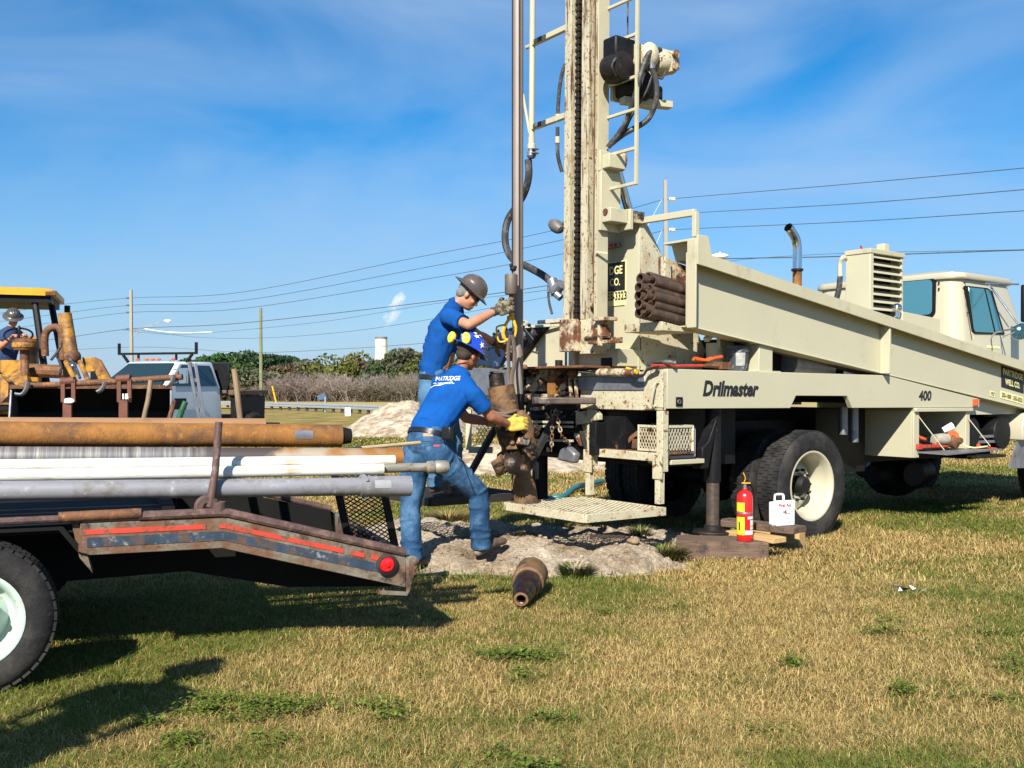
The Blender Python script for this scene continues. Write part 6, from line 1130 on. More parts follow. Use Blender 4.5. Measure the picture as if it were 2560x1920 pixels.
# ================= extinguisher, first aid kit, timbers
def timber(name, p, L_, w_, h_, rz, mat, label, seed, rough=.006):
    m = MB(); nx = 14; 
    for i in range(nx+1):
        x = -L_/2+L_*i/nx
        for (y, z) in ((-w_/2, 0), (w_/2, 0), (w_/2, h_), (0, h_), (-w_/2, h_), (-w_/2, h_*.5)): m.v.append((x, y, z))
    m.f = [(i*6+k, i*6+(k+1) % 6, (i+1)*6+(k+1) % 6, (i+1)*6+k) for i in range(nx) for k in range(6)]+[(0, 1, 2, 3, 4, 5), tuple(nx*6+k for k in (5, 4, 3, 2, 1, 0))]
    m.disp(rough, 7, seed); o = m.build(name, mat, bevel=.006); o.location = p; o.rotation_euler.z = rz; return tag(o, label, 'timber')
timber('timber', Vector((1.74, 8.32, -.02)), .74, .36, .168, R(-10), m_woodD, 'dark rotten sleeper under the jack foot and extinguisher', 3, .016)
timber('timber', Vector((.93, 8.75, -.02)), .5, .25, .12, R(-6), m_woodD, 'dark plank half in shadow left of the jack foot', 6, .008)
m_woodL = M_('fresh_wood', (.46, .29, .12), .75, 0, var=.25, vs=5, stretch=(.6, 9, 9), bump=.3, bs=18)
b1_ = RM @ Vector((1.17, .12, 0)); rz = math.atan2(-UY.y, -UY.x)
def tw(p0, p1, z, w_, h_, mat, label, seed):
    p0 = G(*p0, z); p1 = G(*p1, z); c_ = (p0+p1)/2; o = timber('timber', Vector((c_.x, c_.y, z)), (p1-p0).length, w_, h_, math.atan2((p1-p0).y, (p1-p0).x), mat, label, seed, .004); return o
tw((1888, 1360), (2006, 1372), -.01, .14, .145, m_woodL, 'light square block lowest in the stack beside the tyre', 9)
tw((1830, 1338), (1950, 1358), .137, .16, .045, m_woodL, 'light thin board in the middle of the stack beside the tyre', 10)
tw((1806, 1312), (2000, 1333), .183, .24, .055, m_woodD, 'dark split board on top of the stack, under the first aid kit', 11)
ef = G(1862, 1352, .148); ex = rootat('fire_extinguisher', ef, 'red fire extinguisher with yellow labels standing on the dark timber', 'fire extinguisher')
MB().lathe([(0, .0), (.058, .0), (.064, .008), (.0655, .03), (.0655, .36), (.06, .385), (.045, .405), (.022, .415), (.02, .43), (0, .43)], n=36).build('cylinder', m_red, ex)
MB().lathe([(.0662, .224), (.0675, .226), (.0675, .236), (.0662, .238)], n=36).build('strap', m_steel, ex)
m = MB(); m.tube([(0, 0, .425), (0, 0, .465)], .016, 12); m.build('valve', m_steel, ex)
m = MB(); m.bar((.0, 0, .465), (-.085, -.01, .475), .02, .01); m.bar((.02, 0, .478), (-.075, -.01, .50), .02, .008); m.build('handle', m_black, ex)
MB().tube(smooth_path([(.0, 0, .45), (.05, .01, .455), (.075, .02, .40), (.078, .02, .30), (.076, .02, .2)], 6), .009, 8).build('hose', m_black, ex)
MB().tube([(-.02, -.02, .44), (-.07, -.03, .42), (-.10, -.03, .40)], [.004, .006, .013], 8).build('nozzle', m_black, ex)
MB().tube(smooth_path([(-.01, -.01, .48), (.0, -.02, .51), (-.01, -.03, .54), (-.02, -.03, .56)], 4), .004, 5).bar((-.03, -.02, .475), (.04, -.02, .475), .008, .008).build('seal_tag', m_yellow, ex)
def curved(a0, a1, z0, z1, r, mat, nm, parent, n_=6):
    m = MB(); 
    for k in range(n_+1): a_ = R(a0+(a1-a0)*k/n_); m.v += [(r*math.cos(a_), r*math.sin(a_), z0), (r*math.cos(a_), r*math.sin(a_), z1)]
    m.f = [(2*k, 2*k+2, 2*k+3, 2*k+1) for k in range(n_)]; return m.build(nm, mat, parent)
m_ylab = M_('yellow_label', (.78, .62, .03), .4, var=.04); m_wlab = M_('white_label', (.7, .72, .72), .4, var=.06, vs=60, spots=[((.25, .3, .35), 90, .62, .02)])
curved(-175, -105, .245, .318, .0665, m_ylab, 'label', ex); curved(-180, -105, .055, .20, .0665, m_ylab, 'label', ex); curved(-82, -20, .185, .205, .0665, m_wlab, 'label', ex); curved(-62, -20, .10, .175, .0665, m_wlab, 'label', ex); curved(-100, -25, .058, .092, .0668, m_wlab, 'label', ex); curved(-150, -138, .09, .16, .0668, m_ink, 'label_text', ex); curved(-60, -20, .118, .135, .0669, m_yellow, 'label_band', ex)
kp = P(1957, 1314, 8.46); kit = rootat('first_aid_kit', Vector((kp.x, kp.y, .236)), 'white plastic first aid case with handle standing on the board stack by the tyre', 'first aid kit'); kit.rotation_euler.z = R(20)
MB().box(-.085, .10, -.035, .0, .0, .215).build('case_lid', m_white, kit, .012); MB().box(-.095, .095, .003, .07, .0, .20).build('case_back', m_white, kit, .012)
MB().tube(smooth_path([(-.08, .0, .20), (-.08, .0, .25), (-.065, 0, .265), (-.01, 0, .265), (.005, 0, .25), (.005, 0, .20)], 4), .011, 8, flat=.8).build('handle', m_white, kit)
ft = lambda s_, h_, x_, z_, w_, mt: font_mesh(s_, h_, 'lettering', mt, kit, basis((x_, -.0362, z_), (1, 0, 0), (0, 0, 1)), width=w_, bold=.045)
m_rlet = M_('red_lettering', (.6, .04, .03), .5, var=0)
ft('First Aid', .032, -.065, .160, .125, m_rlet); ft('medi', .02, -.03, .112, .04, m_ink); ft('first', .018, .0, .10, .05, M_('green_lettering', (.02, .25, .2), .5, var=0)); ft('x', .04, -.008, .098, .025, m_rlet)
for i, (z, w_) in enumerate(((.078, .10), (.062, .04), (.048, .03), (.034, .08), (.026, .10))): ft('first aid supplies' if w_ > .05 else 'refill', .006, -w_/2+.015, z, w_, m_ink)
# green hoses on the ground, wrapper
m = MB().tube(smooth_path([G(1380, 1252, .0)+Vector((0, 0, .04)), G(1410, 1240, .05), G(1440, 1218, .08), G(1475, 1205, .05)+Vector((.2, .2, 0))], 6), .035, 12); wobj('suction_hose', m, M_('teal_hose', (.02, .16, .17), .45, var=.2), 'teal suction hose on the ground under the rear of the truck', 'hose')
m = MB().tube(smooth_path([G(1340, 1262)+Vector((0, 0, .03)), G(1370, 1255)+Vector((0, 0, .05)), G(1400, 1262)+Vector((0, 0, .03))], 6), .03, 10); wobj('suction_hose', m, M_('blue_hose', (.03, .10, .22), .45, var=.2), 'short blue hose end lying beside the well casing', 'hose')
r_ = random.Random(8); m = MB()
for k in range(5):
    p = G(2240+k*17, 1485+r_.uniform(-4, 4)); m.quad(*[p+Vector((r_.uniform(-.05, .05), r_.uniform(-.04, .04), .03+r_.uniform(0, .03))) for _ in range(4)])
wobj('plastic_scrap', m, m_white, 'torn clear plastic wrapper lying on the grass at the right', 'litter')
# ================= people
def skin_mat(nm, c): return M_(nm, c, .55, 0, var=.12, vs=9, bump=.1, bs=60)
m_skin = skin_mat('tanned_skin', (.42, .19, .11)); m_skin2 = skin_mat('sunburnt_skin', (.30, .115, .065))
m_shirt = M_('royal_blue_cotton', (.006, .06, .23), .9, 0, var=.22, vs=5, bump=.5, bs=11, spec=.1)
m_shirt2 = M_('blue_cotton_bright', (.005, .068, .27), .9, 0, var=.22, vs=5, bump=.5, bs=11, spec=.1)
m_jean = M_('faded_denim', (.028, .082, .165), .85, 0, c2=(.011, .036, .085), vs=5, bump=.4, bs=16, spec=.15, spots=[((.10, .20, .33), 3.5, .60, .12)])
m_jean2 = M_('pale_denim', (.07, .15, .25), .85, 0, var=.3, vs=5, bump=.4, bs=16, spec=.15)
m_boot = M_('brown_leather_boot', (.07, .045, .03), .6, 0, var=.4, vs=12, spots=[((.20, .15, .10), 8, .58, .08)], bump=.2)
m_sole = M_('boot_sole', (.09, .075, .06), .8)
m_belt = M_('black_leather', (.012, .012, .012), .3)
m_hair = M_('brown_hair', (.035, .02, .013), .8, 0, var=.4, vs=60, bump=.5, bs=150); m_hairg = M_('grey_hair', (.17, .165, .16), .8, 0, var=.4, vs=60, bump=.5, bs=150)
m_glove = M_('camouflage_glove', (.20, .17, .10), .8, 0, var=.2, vs=20, spots=[((.035, .03, .02), 30, .5, .03)], bump=.3)
m_gloveY = M_('yellow_leather_glove', (.55, .36, .05), .7, 0, var=.25, vs=15, spots=[((.32, .17, .03), 14, .6, .06)], bump=.4, bs=35)
m_hat1 = M_('brown_metallic_hard_hat', (.15, .12, .105), .25, .5, var=.3, vs=6, spots=[((.28, .24, .20), 8, .62, .06), ((.20, .16, .12), 45, .66, .02)])
m_hatb = M_('blue_hard_hat', (.012, .05, .38), .2, 0, var=.5, vs=6, spots=[((.02, .18, .6), 5, .6, .04)], coat=.4)
def cap(m, p0, p1, r0, r1, flat=None, n=16, up=None):
    "tapered capsule; up+flat squash the section across 'up'"
    p0 = Vector(p0); p1 = Vector(p1); d = (p1-p0); L_ = d.length; d = d/L_ if L_ > 1e-6 else Vector((0, 0, 1))
    a = (Vector(up)-d*d.dot(Vector(up))).normalized() if up is not None else d.orthogonal().normalized(); b_ = d.cross(a); fl = flat or 1; rings = []
    for k in range(5): t_ = math.pi/2*(1-k/4); rings.append((p0-d*r0*math.sin(t_), r0*max(math.cos(t_), .02)))
    rings.append((p0+d*L_*.33, r0+(r1-r0)*.33)); rings.append((p0+d*L_*.66, r0+(r1-r0)*.66))
    for k in range(5): t_ = math.pi/2*k/4; rings.append((p1+d*r1*math.sin(t_), r1*max(math.cos(t_), .02)))
    vs = [c+(a*math.cos(2*math.pi*i/n)*fl+b_*math.sin(2*math.pi*i/n))*r for c, r in rings for i in range(n)]; M2 = len(rings)
    fs = [(j*n+i, j*n+(i+1) % n, (j+1)*n+(i+1) % n, (j+1)*n+i) for j in range(M2-1) for i in range(n)]+[tuple(reversed(range(n))), tuple((M2-1)*n+i for i in range(n))]
    return m.add(vs, fs)
def fuse(m, name, mat, parent, vox=.01, sm=4, disp=0, dsize=.12, ang=180):
    o = m.build(name, mat, parent, ang=ang); r = o.modifiers.new('remesh', 'REMESH'); r.mode = 'VOXEL'; r.voxel_size = vox; r.use_smooth_shade = True
    if sm: s_ = o.modifiers.new('smooth', 'SMOOTH'); s_.iterations = sm; s_.factor = .5
    if disp:
        t_ = bpy.data.textures.get('folds%d' % int(dsize*1000)) or bpy.data.textures.new('folds%d' % int(dsize*1000), 'CLOUDS'); t_.noise_scale = dsize; t_.noise_depth = 2
        d_ = o.modifiers.new('folds', 'DISPLACE'); d_.texture = t_; d_.strength = disp; d_.mid_level = .5; d_.texture_coords = 'LOCAL'
    return o
def folds(m, pts, r, n_, seed, amp=.012):
    "thin ridges wrapped round a limb so that cloth shows creases"
    rr = random.Random(seed); fr = frames(pts)
    for k in range(n_):
        i = rr.randrange(len(fr)-1); t_ = rr.random(); p = fr[i][0].lerp(fr[i+1][0], t_); u, v, d = fr[i][1:]; a0 = rr.random()*6.28; sp = rr.uniform(1.2, 2.4); tilt = rr.uniform(-.6, .6)
        R_ = (r[i]+(r[i+1]-r[i])*t_) if isinstance(r, list) else r
        q = [p+(u*math.cos(a0+sp*j/6)+v*math.sin(a0+sp*j/6))*(R_*.98)+d*tilt*R_*(j/6-.5) for j in range(7)]; m.tube(q, [amp*.3, amp*.8, amp, amp, amp, amp*.8, amp*.3], 6)
def headframe(c, fwd, up):
    f = Vector(fwd).normalized(); u = Vector(up); u = (u-f*u.dot(f)).normalized(); s_ = u.cross(f)   # x fwd, y left, z up
    return Matrix.Translation(c) @ Matrix((f, s_, u)).transposed().to_4x4()
def add_head(m, H):
    E = lambda c, r: m.ell(H @ Vector(c), r, H.to_3x3(), 18, 12)
    E((-.008, 0, .03), (.098, .077, .092)); E((.02, 0, -.035), (.072, .062, .085)); E((.035, 0, -.082), (.052, .045, .035)); E((.068, 0, -.092), (.022, .024, .02))
    E((.075, 0, .02), (.022, .055, .014)); E((.088, 0, -.018), (.014, .012, .03)); E((.102, 0, -.032), (.014, .015, .012)); E((.085, 0, -.062), (.014, .026, .007)); E((.083, 0, -.072), (.014, .022, .007))
    for s_ in (1, -1):
        E((-.005, .078*s_, -.012), (.018, .010, .033)); E((.055, .035*s_, -.03), (.03, .022, .02)); E((.093, .009*s_, -.035), (.01, .009, .008))
def add_hand(m, wrist, palm_c, fdir, ndir, side, curl=1.2, s=1.0, thumb=True):
    "hand closing round something: fdir = finger direction at the knuckles, ndir = palm normal (to the inside), side = towards the index finger"
    f = Vector(fdir).normalized(); nd = Vector(ndir); nd = (nd-f*nd.dot(f)).normalized(); sd = Vector(side); sd = (sd-f*sd.dot(f)-nd*sd.dot(nd)).normalized(); c = Vector(palm_c)
    cap(m, Vector(wrist), c-f*.02*s, .028*s, .030*s, .7, up=nd); cap(m, c-f*.03*s-sd*.018*s, c+f*.025*s-sd*.02*s, .024*s, .022*s, .7, up=nd); cap(m, c-f*.03*s+sd*.016*s, c+f*.03*s+sd*.02*s, .025*s, .022*s, .7, up=nd)
    for i, (off, ln, r) in enumerate(((.032, .9, .0098), (.011, 1.0, .0102), (-.011, .94, .0096), (-.031, .76, .0088))):
        p = c+f*.038*s+sd*off*s; a_ = curl*(.45+.06*i); d = f
        for sl_, L_ in ((1, .040), (1, .027), (1, .021)):
            d = (f*math.cos(a_)+nd*math.sin(a_)); q = p+d*L_*ln*s; cap(m, p, q, r*s, r*.92*s, n=10); p = q; a_ += curl*.62
    if thumb:
        p = c-f*.015*s+sd*.035*s; q = p+(f*.5+sd*.55+nd*.5).normalized()*.042*s; t_ = q+(f*.75+nd*.75-sd*.05).normalized()*.033*s; cap(m, p, q, .0125*s, .0115*s, n=10); cap(m, q, t_, .0115*s, .0095*s, n=10)
def hard_hat(parent, H, mat, brim=.045, tilt=0, full=True, name='hard_hat'):
    Mh = H @ Matrix.Translation((-.004, 0, .052)) @ Matrix.Rotation(R(tilt), 4, 'Y') @ Matrix.Diagonal((1.16, 1, 1, 1))
    m = MB(); r0 = .108
    prof = [(r0+brim, -.018), (r0+brim+.002, -.014), (r0+.016, .004), (r0, .012), (r0-.003, .045), (r0-.014, .075), (r0-.035, .098), (r0-.065, .112), (r0-.09, .117), (0, .119)]; m.lathe(prof, Mh, 40)
    prof2 = [(r0+brim-.002, -.018), (r0+.012, -.001), (r0-.004, .008), (r0-.010, .045), (r0-.03, .08), (0, .11)]; m.lathe(prof2, Mh, 40)
    for y, w_, h_ in ((0, .012, .008), (.033, .006, .004), (-.033, .006, .004)):
        pts = [Mh @ Vector((math.sin(t_)*(r0-.004)*.98, y*math.cos(t_*.3), .012+math.cos(t_)*.105)) for t_ in [(-70+14*k)*math.pi/180 for k in range(11)]]; m.tube(pts, [w_*.4]+[w_]*9+[w_*.4], 8)
    return m.build(name, mat, parent, ang=60), Mh
def boot(m, ankle, toe, heelz):
    a_ = Vector(ankle); t_ = Vector(toe); d = (t_-a_); d.z = 0; d = d.normalized(); cap(m, a_+Vector((0, 0, .05)), a_+Vector((0, 0, -.03)), .05, .05); cap(m, a_+Vector((0, 0, -.05))-d*.03, a_*.5+t_*.5+Vector((0, 0, .005)), .045, .047, .8, up=(0, 0, 1)); cap(m, a_*.5+t_*.5, t_-d*.03, .047, .043, .72, up=(0, 0, 1))
def person(feet, label, J, shirt, jean, skin, hair, hatmat, sleeve=.55, glove=None, name='person', detail=1):
    root = rootat(name, feet, label, 'person'); o0 = root.location.copy(); J = {k: (Vector(v)-o0) for k, v in J.items()}; fa, fu, fr_ = J['fwd']+o0, J['hup']+o0, J['right']+o0
    H = headframe(J['head'], fa, fu); bz = (J['chest']-J['pelvis']).normalized(); rt = fr_.normalized(); bf = rt.cross(bz)*-1
    b = MB(); add_head(b, H); cap(b, J['neck'], J['head']-H.to_3x3() @ Vector((.01, 0, .05)), .056, .052)
    cap(b, J['pelvis'], J['chest'], .11, .13, 1.2, up=rt)
    for s_ in ('R', 'L'):
        cap(b, J['sh'+s_], J['el'+s_], .05, .041); cap(b, J['el'+s_], J['el'+s_].lerp(J['wr'+s_], .35), .042, .044); cap(b, J['el'+s_].lerp(J['wr'+s_], .35), J['wr'+s_], .043, .028); cap(b, J['neck'], J['sh'+s_], .05, .05)
        f = (J['pa'+s_]-J['wr'+s_]).normalized(); add_hand(b, J['wr'+s_], J['pa'+s_], f, J['nd'+s_]+o0, J['sd'+s_]+o0, 1.25, .96)
        cap(b, J['hip'+s_], J['kn'+s_], .08, .055); cap(b, J['kn'+s_], J['an'+s_], .055, .04)
    fuse(b, 'body', skin, root, .0068, 2)
    # shirt
    s = MB(); W_ = 1.34
    cap(s, J['waist'], J['chest'], .122, .142, W_, up=rt); cap(s, J['pelvis'].lerp(J['waist'], .35), J['waist'], .125, .125, W_, up=rt); cap(s, J['chest'], J['neck'].lerp(J['chest'], .25), .14, .088, W_, up=rt); cap(s, J['chest'].lerp(J['neck'], .5), J['neck']-bz*.0, .085, .066)
    for s_ in ('R', 'L'):
        e_ = J['sh'+s_].lerp(J['el'+s_], sleeve+.0); cap(s, J['neck'].lerp(J['sh'+s_], .3)-bz*.02, J['sh'+s_], .075, .075); s.tube([J['sh'+s_]-(e_-J['sh'+s_])*.3, J['sh'+s_], J['sh'+s_].lerp(e_, .5), e_, e_+(e_-J['sh'+s_])*.12], [.04, .078, .076, .072, .070], 16)
        folds(s, [J['sh'+s_], e_], [.078, .074], 3, 7, .010)
    folds(s, [J['waist']-bz*.05, J['waist'].lerp(J['chest'], .5), J['chest']], [.132, .138, .145], 26, 5, .011)
    sh = fuse(s, 'shirt', shirt, root, .009, 3, .014, .09)
    m = MB(); m.tube([J['neck']+(J['head']-J['neck'])*.10+H.to_3x3() @ Vector((math.cos(a_)*.062, math.sin(a_)*.062, -.0)) for a_ in [k*math.pi/9 for k in range(19)]], .012, 8); m.build('collar', shirt, sh)
    # jeans
    j = MB(); cap(j, J['pelvis'], J['waist'].lerp(J['pelvis'], .3), .128, .125, W_, up=rt); cap(j, J['hipR'], J['hipL'], .115, .115)
    for s_ in ('R', 'L'):
        h_, k_, a_ = J['hip'+s_], J['kn'+s_], J['an'+s_]; cap(j, h_+(J['pelvis']-h_)*.2, h_.lerp(k_, .35), .122, .107); cap(j, h_.lerp(k_, .35), k_, .107, .078); j.tube([k_-(a_-k_)*.1, k_, k_.lerp(a_, .4), k_.lerp(a_, .8), a_+(a_-k_)*.06], [.06, .078, .080, .078, .084], 18)
        folds(j, [h_, h_.lerp(k_, .5), k_], [.12, .10, .082], 9, 3 if s_ == 'R' else 9, .011); folds(j, [k_.lerp(a_, -.1), k_.lerp(a_, .15), k_.lerp(a_, .3)], [.08, .08, .08], 4, 2, .012); folds(j, [k_.lerp(a_, .6), k_.lerp(a_, .8), a_], [.08, .079, .082], 7, 4, .013)
    je = fuse(j, 'jeans', jean, root, .0085, 3, .012, .10)
    bt_ = MB()
    for s_ in ('R', 'L'): boot(bt_, J['an'+s_], J['to'+s_], 0)
    for s_ in ('R', 'L'):
        q = MB(); boot(q, J['an'+s_], J['to'+s_], 0); bo = fuse(q, 'boot', m_boot, root, .009, 3); 
    # belt
    m = MB(); bc = J['waist'].lerp(J['pelvis'], .55); fwd_ = rt.cross(bz)
    rh_ = V_((rt.x, rt.y, rt.z*.5)).normalized(); fh_ = (fwd_*.55+V_((fwd_.x, fwd_.y, 0))*.45).normalized(); m.tube([bc+rh_*math.cos(a_)*.168+fh_*math.sin(a_)*.137 for a_ in [k*math.pi/12 for k in range(25)]], .019, 8, flat=1); bl_ = m.build('belt', m_belt, root); sw_ = bl_.modifiers.new('wrap', 'SHRINKWRAP'); sw_.target = je; sw_.wrap_method = 'NEAREST_SURFACEPOINT'; sw_.wrap_mode = 'ABOVE_SURFACE'; sw_.offset = .010
    # hair, hat
    hr_ = MB(); hr_.ell(H @ Vector((-.018, 0, .03)), (.098, .082, .088), H.to_3x3(), 20, 12); hr_.ell(H @ Vector((-.055, 0, -.02)), (.052, .068, .055), H.to_3x3(), 16, 10); hr_.build('hair', hair, root)
    hat, Mh = hard_hat(root, H, hatmat, tilt=6)
    for s_ in (1, -1): hr2 = MB().ell(H @ Vector((.082, .03*s_, .006)), (.009, .015, .009), H.to_3x3(), 10, 8).build('eye', m_white, root); MB().ell(H @ Vector((.0895, .031*s_, .006)), (.003, .006, .006), H.to_3x3(), 8, 6).build('pupil', m_black, hr2)
    if glove:
        for s_ in ('R', 'L'):
            g = MB(); f = (J['pa'+s_]-J['wr'+s_]).normalized(); add_hand(g, J['wr'+s_]+f*.0, J['pa'+s_], f, J['nd'+s_]+o0, J['sd'+s_]+o0, 1.45, 1.42); g.tube([J['wr'+s_]-f*.035, J['wr'+s_], J['wr'+s_]+f*.03], [.042, .036, .034], 14); fuse(g, 'glove', glove[0 if s_ == 'R' else 1], root, .005, 1)
    return root, H, Mh, J, sh, je
V_ = Vector
J1 = dict(head=P(1172, 737, 8.38), fwd=V_((.80, -.02, -.60)), hup=V_((.60, 0, .80)), right=V_((.12, -.99, 0)), neck=P(1137, 762, 8.4), chest=P(1112, 828, 8.42), waist=P(1086, 915, 8.42), pelvis=P(1084, 968, 8.42),
    shR=P(1120, 792, 8.22), elR=P(1172, 812, 8.06), wrR=P(1240, 777, 8.24), paR=P(1262, 769, 8.27), ndR=V_((.15, 1, 0)), sdR=V_((0, 0, 1)),
    shL=P(1142, 800, 8.6), elL=P(1196, 838, 8.72), wrL=P(1238, 856, 8.85), paL=P(1255, 862, 8.9), ndL=V_((0, -.3, -.9)), sdL=V_((0, 1, 0)),
    hipR=P(1080, 990, 8.32), knR=P(1092, 1105, 8.3), anR=P(1092, 1208, 8.36), toR=P(1125, 1226, 8.30), hipL=P(1098, 988, 8.55), knL=P(1135, 1100, 8.62), anL=P(1130, 1205, 8.62), toL=P(1165, 1218, 8.58))
pr1 = person(P(1100, 1240, 8.42), 'man in blue shirt and brown hard hat gripping the hoist line above the yellow hook', J1, m_shirt, m_jean2, m_skin, m_hairg, m_hat1, sleeve=.62, glove=(m_glove, m_glove))
root, H = pr1[0], pr1[1]
m = MB()
for s_ in (1, -1): m.ell(H @ V_((.088, .034*s_, .008)), (.012, .028, .018), H.to_3x3(), 14, 8); m.tube([H @ V_((.085, .058*s_, .012)), H @ V_((.02, .082*s_, .012)), H @ V_((-.01, .084*s_, .005))], .004, 6)
m.build('sunglasses', m_belt, root)
# bending man
J2 = dict(head=P(1172, 886, 8.04), fwd=V_((.66, .66, -.34)), hup=V_((.40, .12, .90)), right=V_((.80, -.55, -.08)), neck=P(1147, 930, 7.98), chest=P(1130, 985, 7.86), waist=P(1078, 1062, 7.68), pelvis=P(1066, 1108, 7.65),
    shR=P(1180, 985, 7.74), elR=P(1228, 1042, 7.80), wrR=P(1274, 1062, 7.96), paR=P(1291, 1060, 7.97), ndR=V_((.2, .9, -.35)), sdR=V_((-.2, 0, 1)),
    shL=P(1100, 960, 8.12), elL=P(1165, 1045, 8.22), wrL=P(1228, 1056, 8.26), paL=P(1246, 1058, 8.28), ndL=V_((.2, .3, -.9)), sdL=V_((0, -.7, .6)),
    hipR=P(1094, 1142, 7.60), knR=P(1196, 1232, 7.78), anR=P(1203, 1362, 7.82), toR=P(1262, 1352, 7.98), hipL=P(1040, 1138, 7.74), knL=P(1026, 1270, 7.70), anL=P(1030, 1395, 7.62), toL=P(1075, 1412, 7.85))
pr2 = person(P(1100, 1420, 7.7), 'man in bright blue company shirt, jeans and starred blue hard hat, bending over the bit', J2, m_shirt2, m_jean, m_skin2, m_hair, m_hatb, sleeve=.62, glove=(m_gloveY, m_gloveY))
root, H, Mh, J, shirt2, jeans2 = pr2
# stars and ear muffs on the hat
def star(c, nrm, r, mat, parent, rot=0):
    nrm = V_(nrm).normalized(); u = nrm.orthogonal().normalized(); v = nrm.cross(u); vs = []
    for k in range(10): a_ = math.pi*k/5+rot; rr = r if k % 2 == 0 else r*.42; vs.append(c+(u*math.cos(a_)+v*math.sin(a_))*rr)
    return MB().add([c]+vs, [(0, k+1, (k+1) % 10+1) for k in range(10)]).build('star', mat, parent)
hat2 = [c for c in root.children if c.name.startswith('hard_hat')][0]
for th_, ph_, r_s in ((100, 28, .03), (150, 40, .028), (195, 22, .03), (235, 45, .026), (270, 20, .03), (300, 50, .024), (330, 25, .026), (215, 68, .02), (255, 70, .02), (120, 65, .022), (60, 30, .03)):
    a_, e_ = R(th_), R(ph_); loc = Mh @ V_((math.cos(a_)*.108*math.cos(e_)**.6, math.sin(a_)*.108*math.cos(e_)**.6, .012+.108*math.sin(e_))); ctr = Mh @ V_((0, 0, .01)); nr = (loc-ctr).normalized(); star(loc+nr*.004, nr, r_s, m_white, hat2, th_)
muff = lambda c, d, s_=1: MB().lathe([(0, -.0), (.038, .0), (.042, .012), (.040, .028), (.028, .038), (0, .041)], Matrix.Translation(c) @ V_(d).normalized().to_track_quat('Z', 'Y').to_matrix().to_4x4() @ Matrix.Diagonal((.85, 1.15, 1, 1)), 24)
L_ = lambda px, py, D: P(px, py, D)-root.location
for px, py, D, d in ((1166, 847, 7.93, (-.05, -1, .25)), (1133, 845, 8.0, (-.75, -.65, .3))):
    e = muff(L_(px, py, D), d).build('ear_muff', m_ylab, root); MB().lathe([(0, -.02), (.036, -.02), (.040, -.002), (0, 0)], Matrix.Translation(L_(px, py, D)) @ V_(d).normalized().to_track_quat('Z', 'Y').to_matrix().to_4x4() @ Matrix.Diagonal((.85, 1.15, 1, 1)), 20).build('cushion', m_belt, e)
MB().tube(smooth_path([L_(1152, 862, 8.0), L_(1178, 868, 7.97), L_(1197, 872, 8.0), L_(1205, 860, 8.05), L_(1200, 840, 8.1)], 5), .006, 6).build('muff_band', m_belt, root)
MB().lathe([(0, 0), (.018, 0), (.02, .012), (0, .014)], Matrix.Translation(L_(1198, 866, 7.98)) @ Matrix.Rotation(R(80), 4, 'X'), 14).build('goggle_clip', m_steel, root)
MB().tube(smooth_path([L_(1110, 932, 7.93), L_(1110, 925, 7.9), L_(1116, 918, 7.9), L_(1135, 912, 7.93), L_(1172, 905, 7.96)], 5), .0035, 5).build('glasses_cord', m_belt, root)
# lettering on the back of the shirt, wrapped onto the cloth
def on_cloth(txt, p0, p1, h, bold, shear=.15, D=7.5, nm='shirt_lettering', tgt=shirt2):
    a_ = P(p0[0], p0[1], D)-root.location; b_ = P(p1[0], p1[1], D)-root.location; x = (b_-a_).normalized(); y = V_((0, 0, 1)); y = (y-x*y.dot(x)).normalized(); o = font_mesh(txt, h, nm, m_white, root, basis(a_, x, y), width=(b_-a_).length, bold=bold, shear=shear)
    s_ = o.modifiers.new('wrap', 'SHRINKWRAP'); s_.target = tgt; s_.wrap_method = 'PROJECT'; s_.use_project_z = True; s_.use_negative_direction = True; s_.use_positive_direction = True; s_.wrap_mode = 'ABOVE_SURFACE'; s_.offset = .004
on_cloth('PARTRIDGE', (1076, 952), (1146, 951), .034, .015); on_cloth('WELL DRILLING Co. Inc.', (1073, 961), (1132, 960), .012, .01)
m = MB(); pts = [P(1066, 972, 7.5), P(1078, 965, 7.5), P(1095, 963, 7.5), P(1110, 958, 7.5), P(1127, 955, 7.5)]
pth = smooth_path([p-root.location for p in pts], 6); vs = []
for i, p in enumerate(pth): w_ = .0035*(1-abs(i/len(pth)-.5)); vs += [p+V_((0, 0, w_)), p-V_((0, 0, w_))]
o = MB().add(vs, [(2*i, 2*i+2, 2*i+3, 2*i+1) for i in range(len(pth)-1)]).build('shirt_lettering', m_white, root); s_ = o.modifiers.new('wrap', 'SHRINKWRAP'); s_.target = shirt2; s_.wrap_method = 'PROJECT'; s_.use_project_y = True; s_.use_project_x = False; s_.use_project_z = False; s_.use_negative_direction = True; s_.use_positive_direction = True; s_.wrap_mode = 'ABOVE_SURFACE'; s_.offset = .004
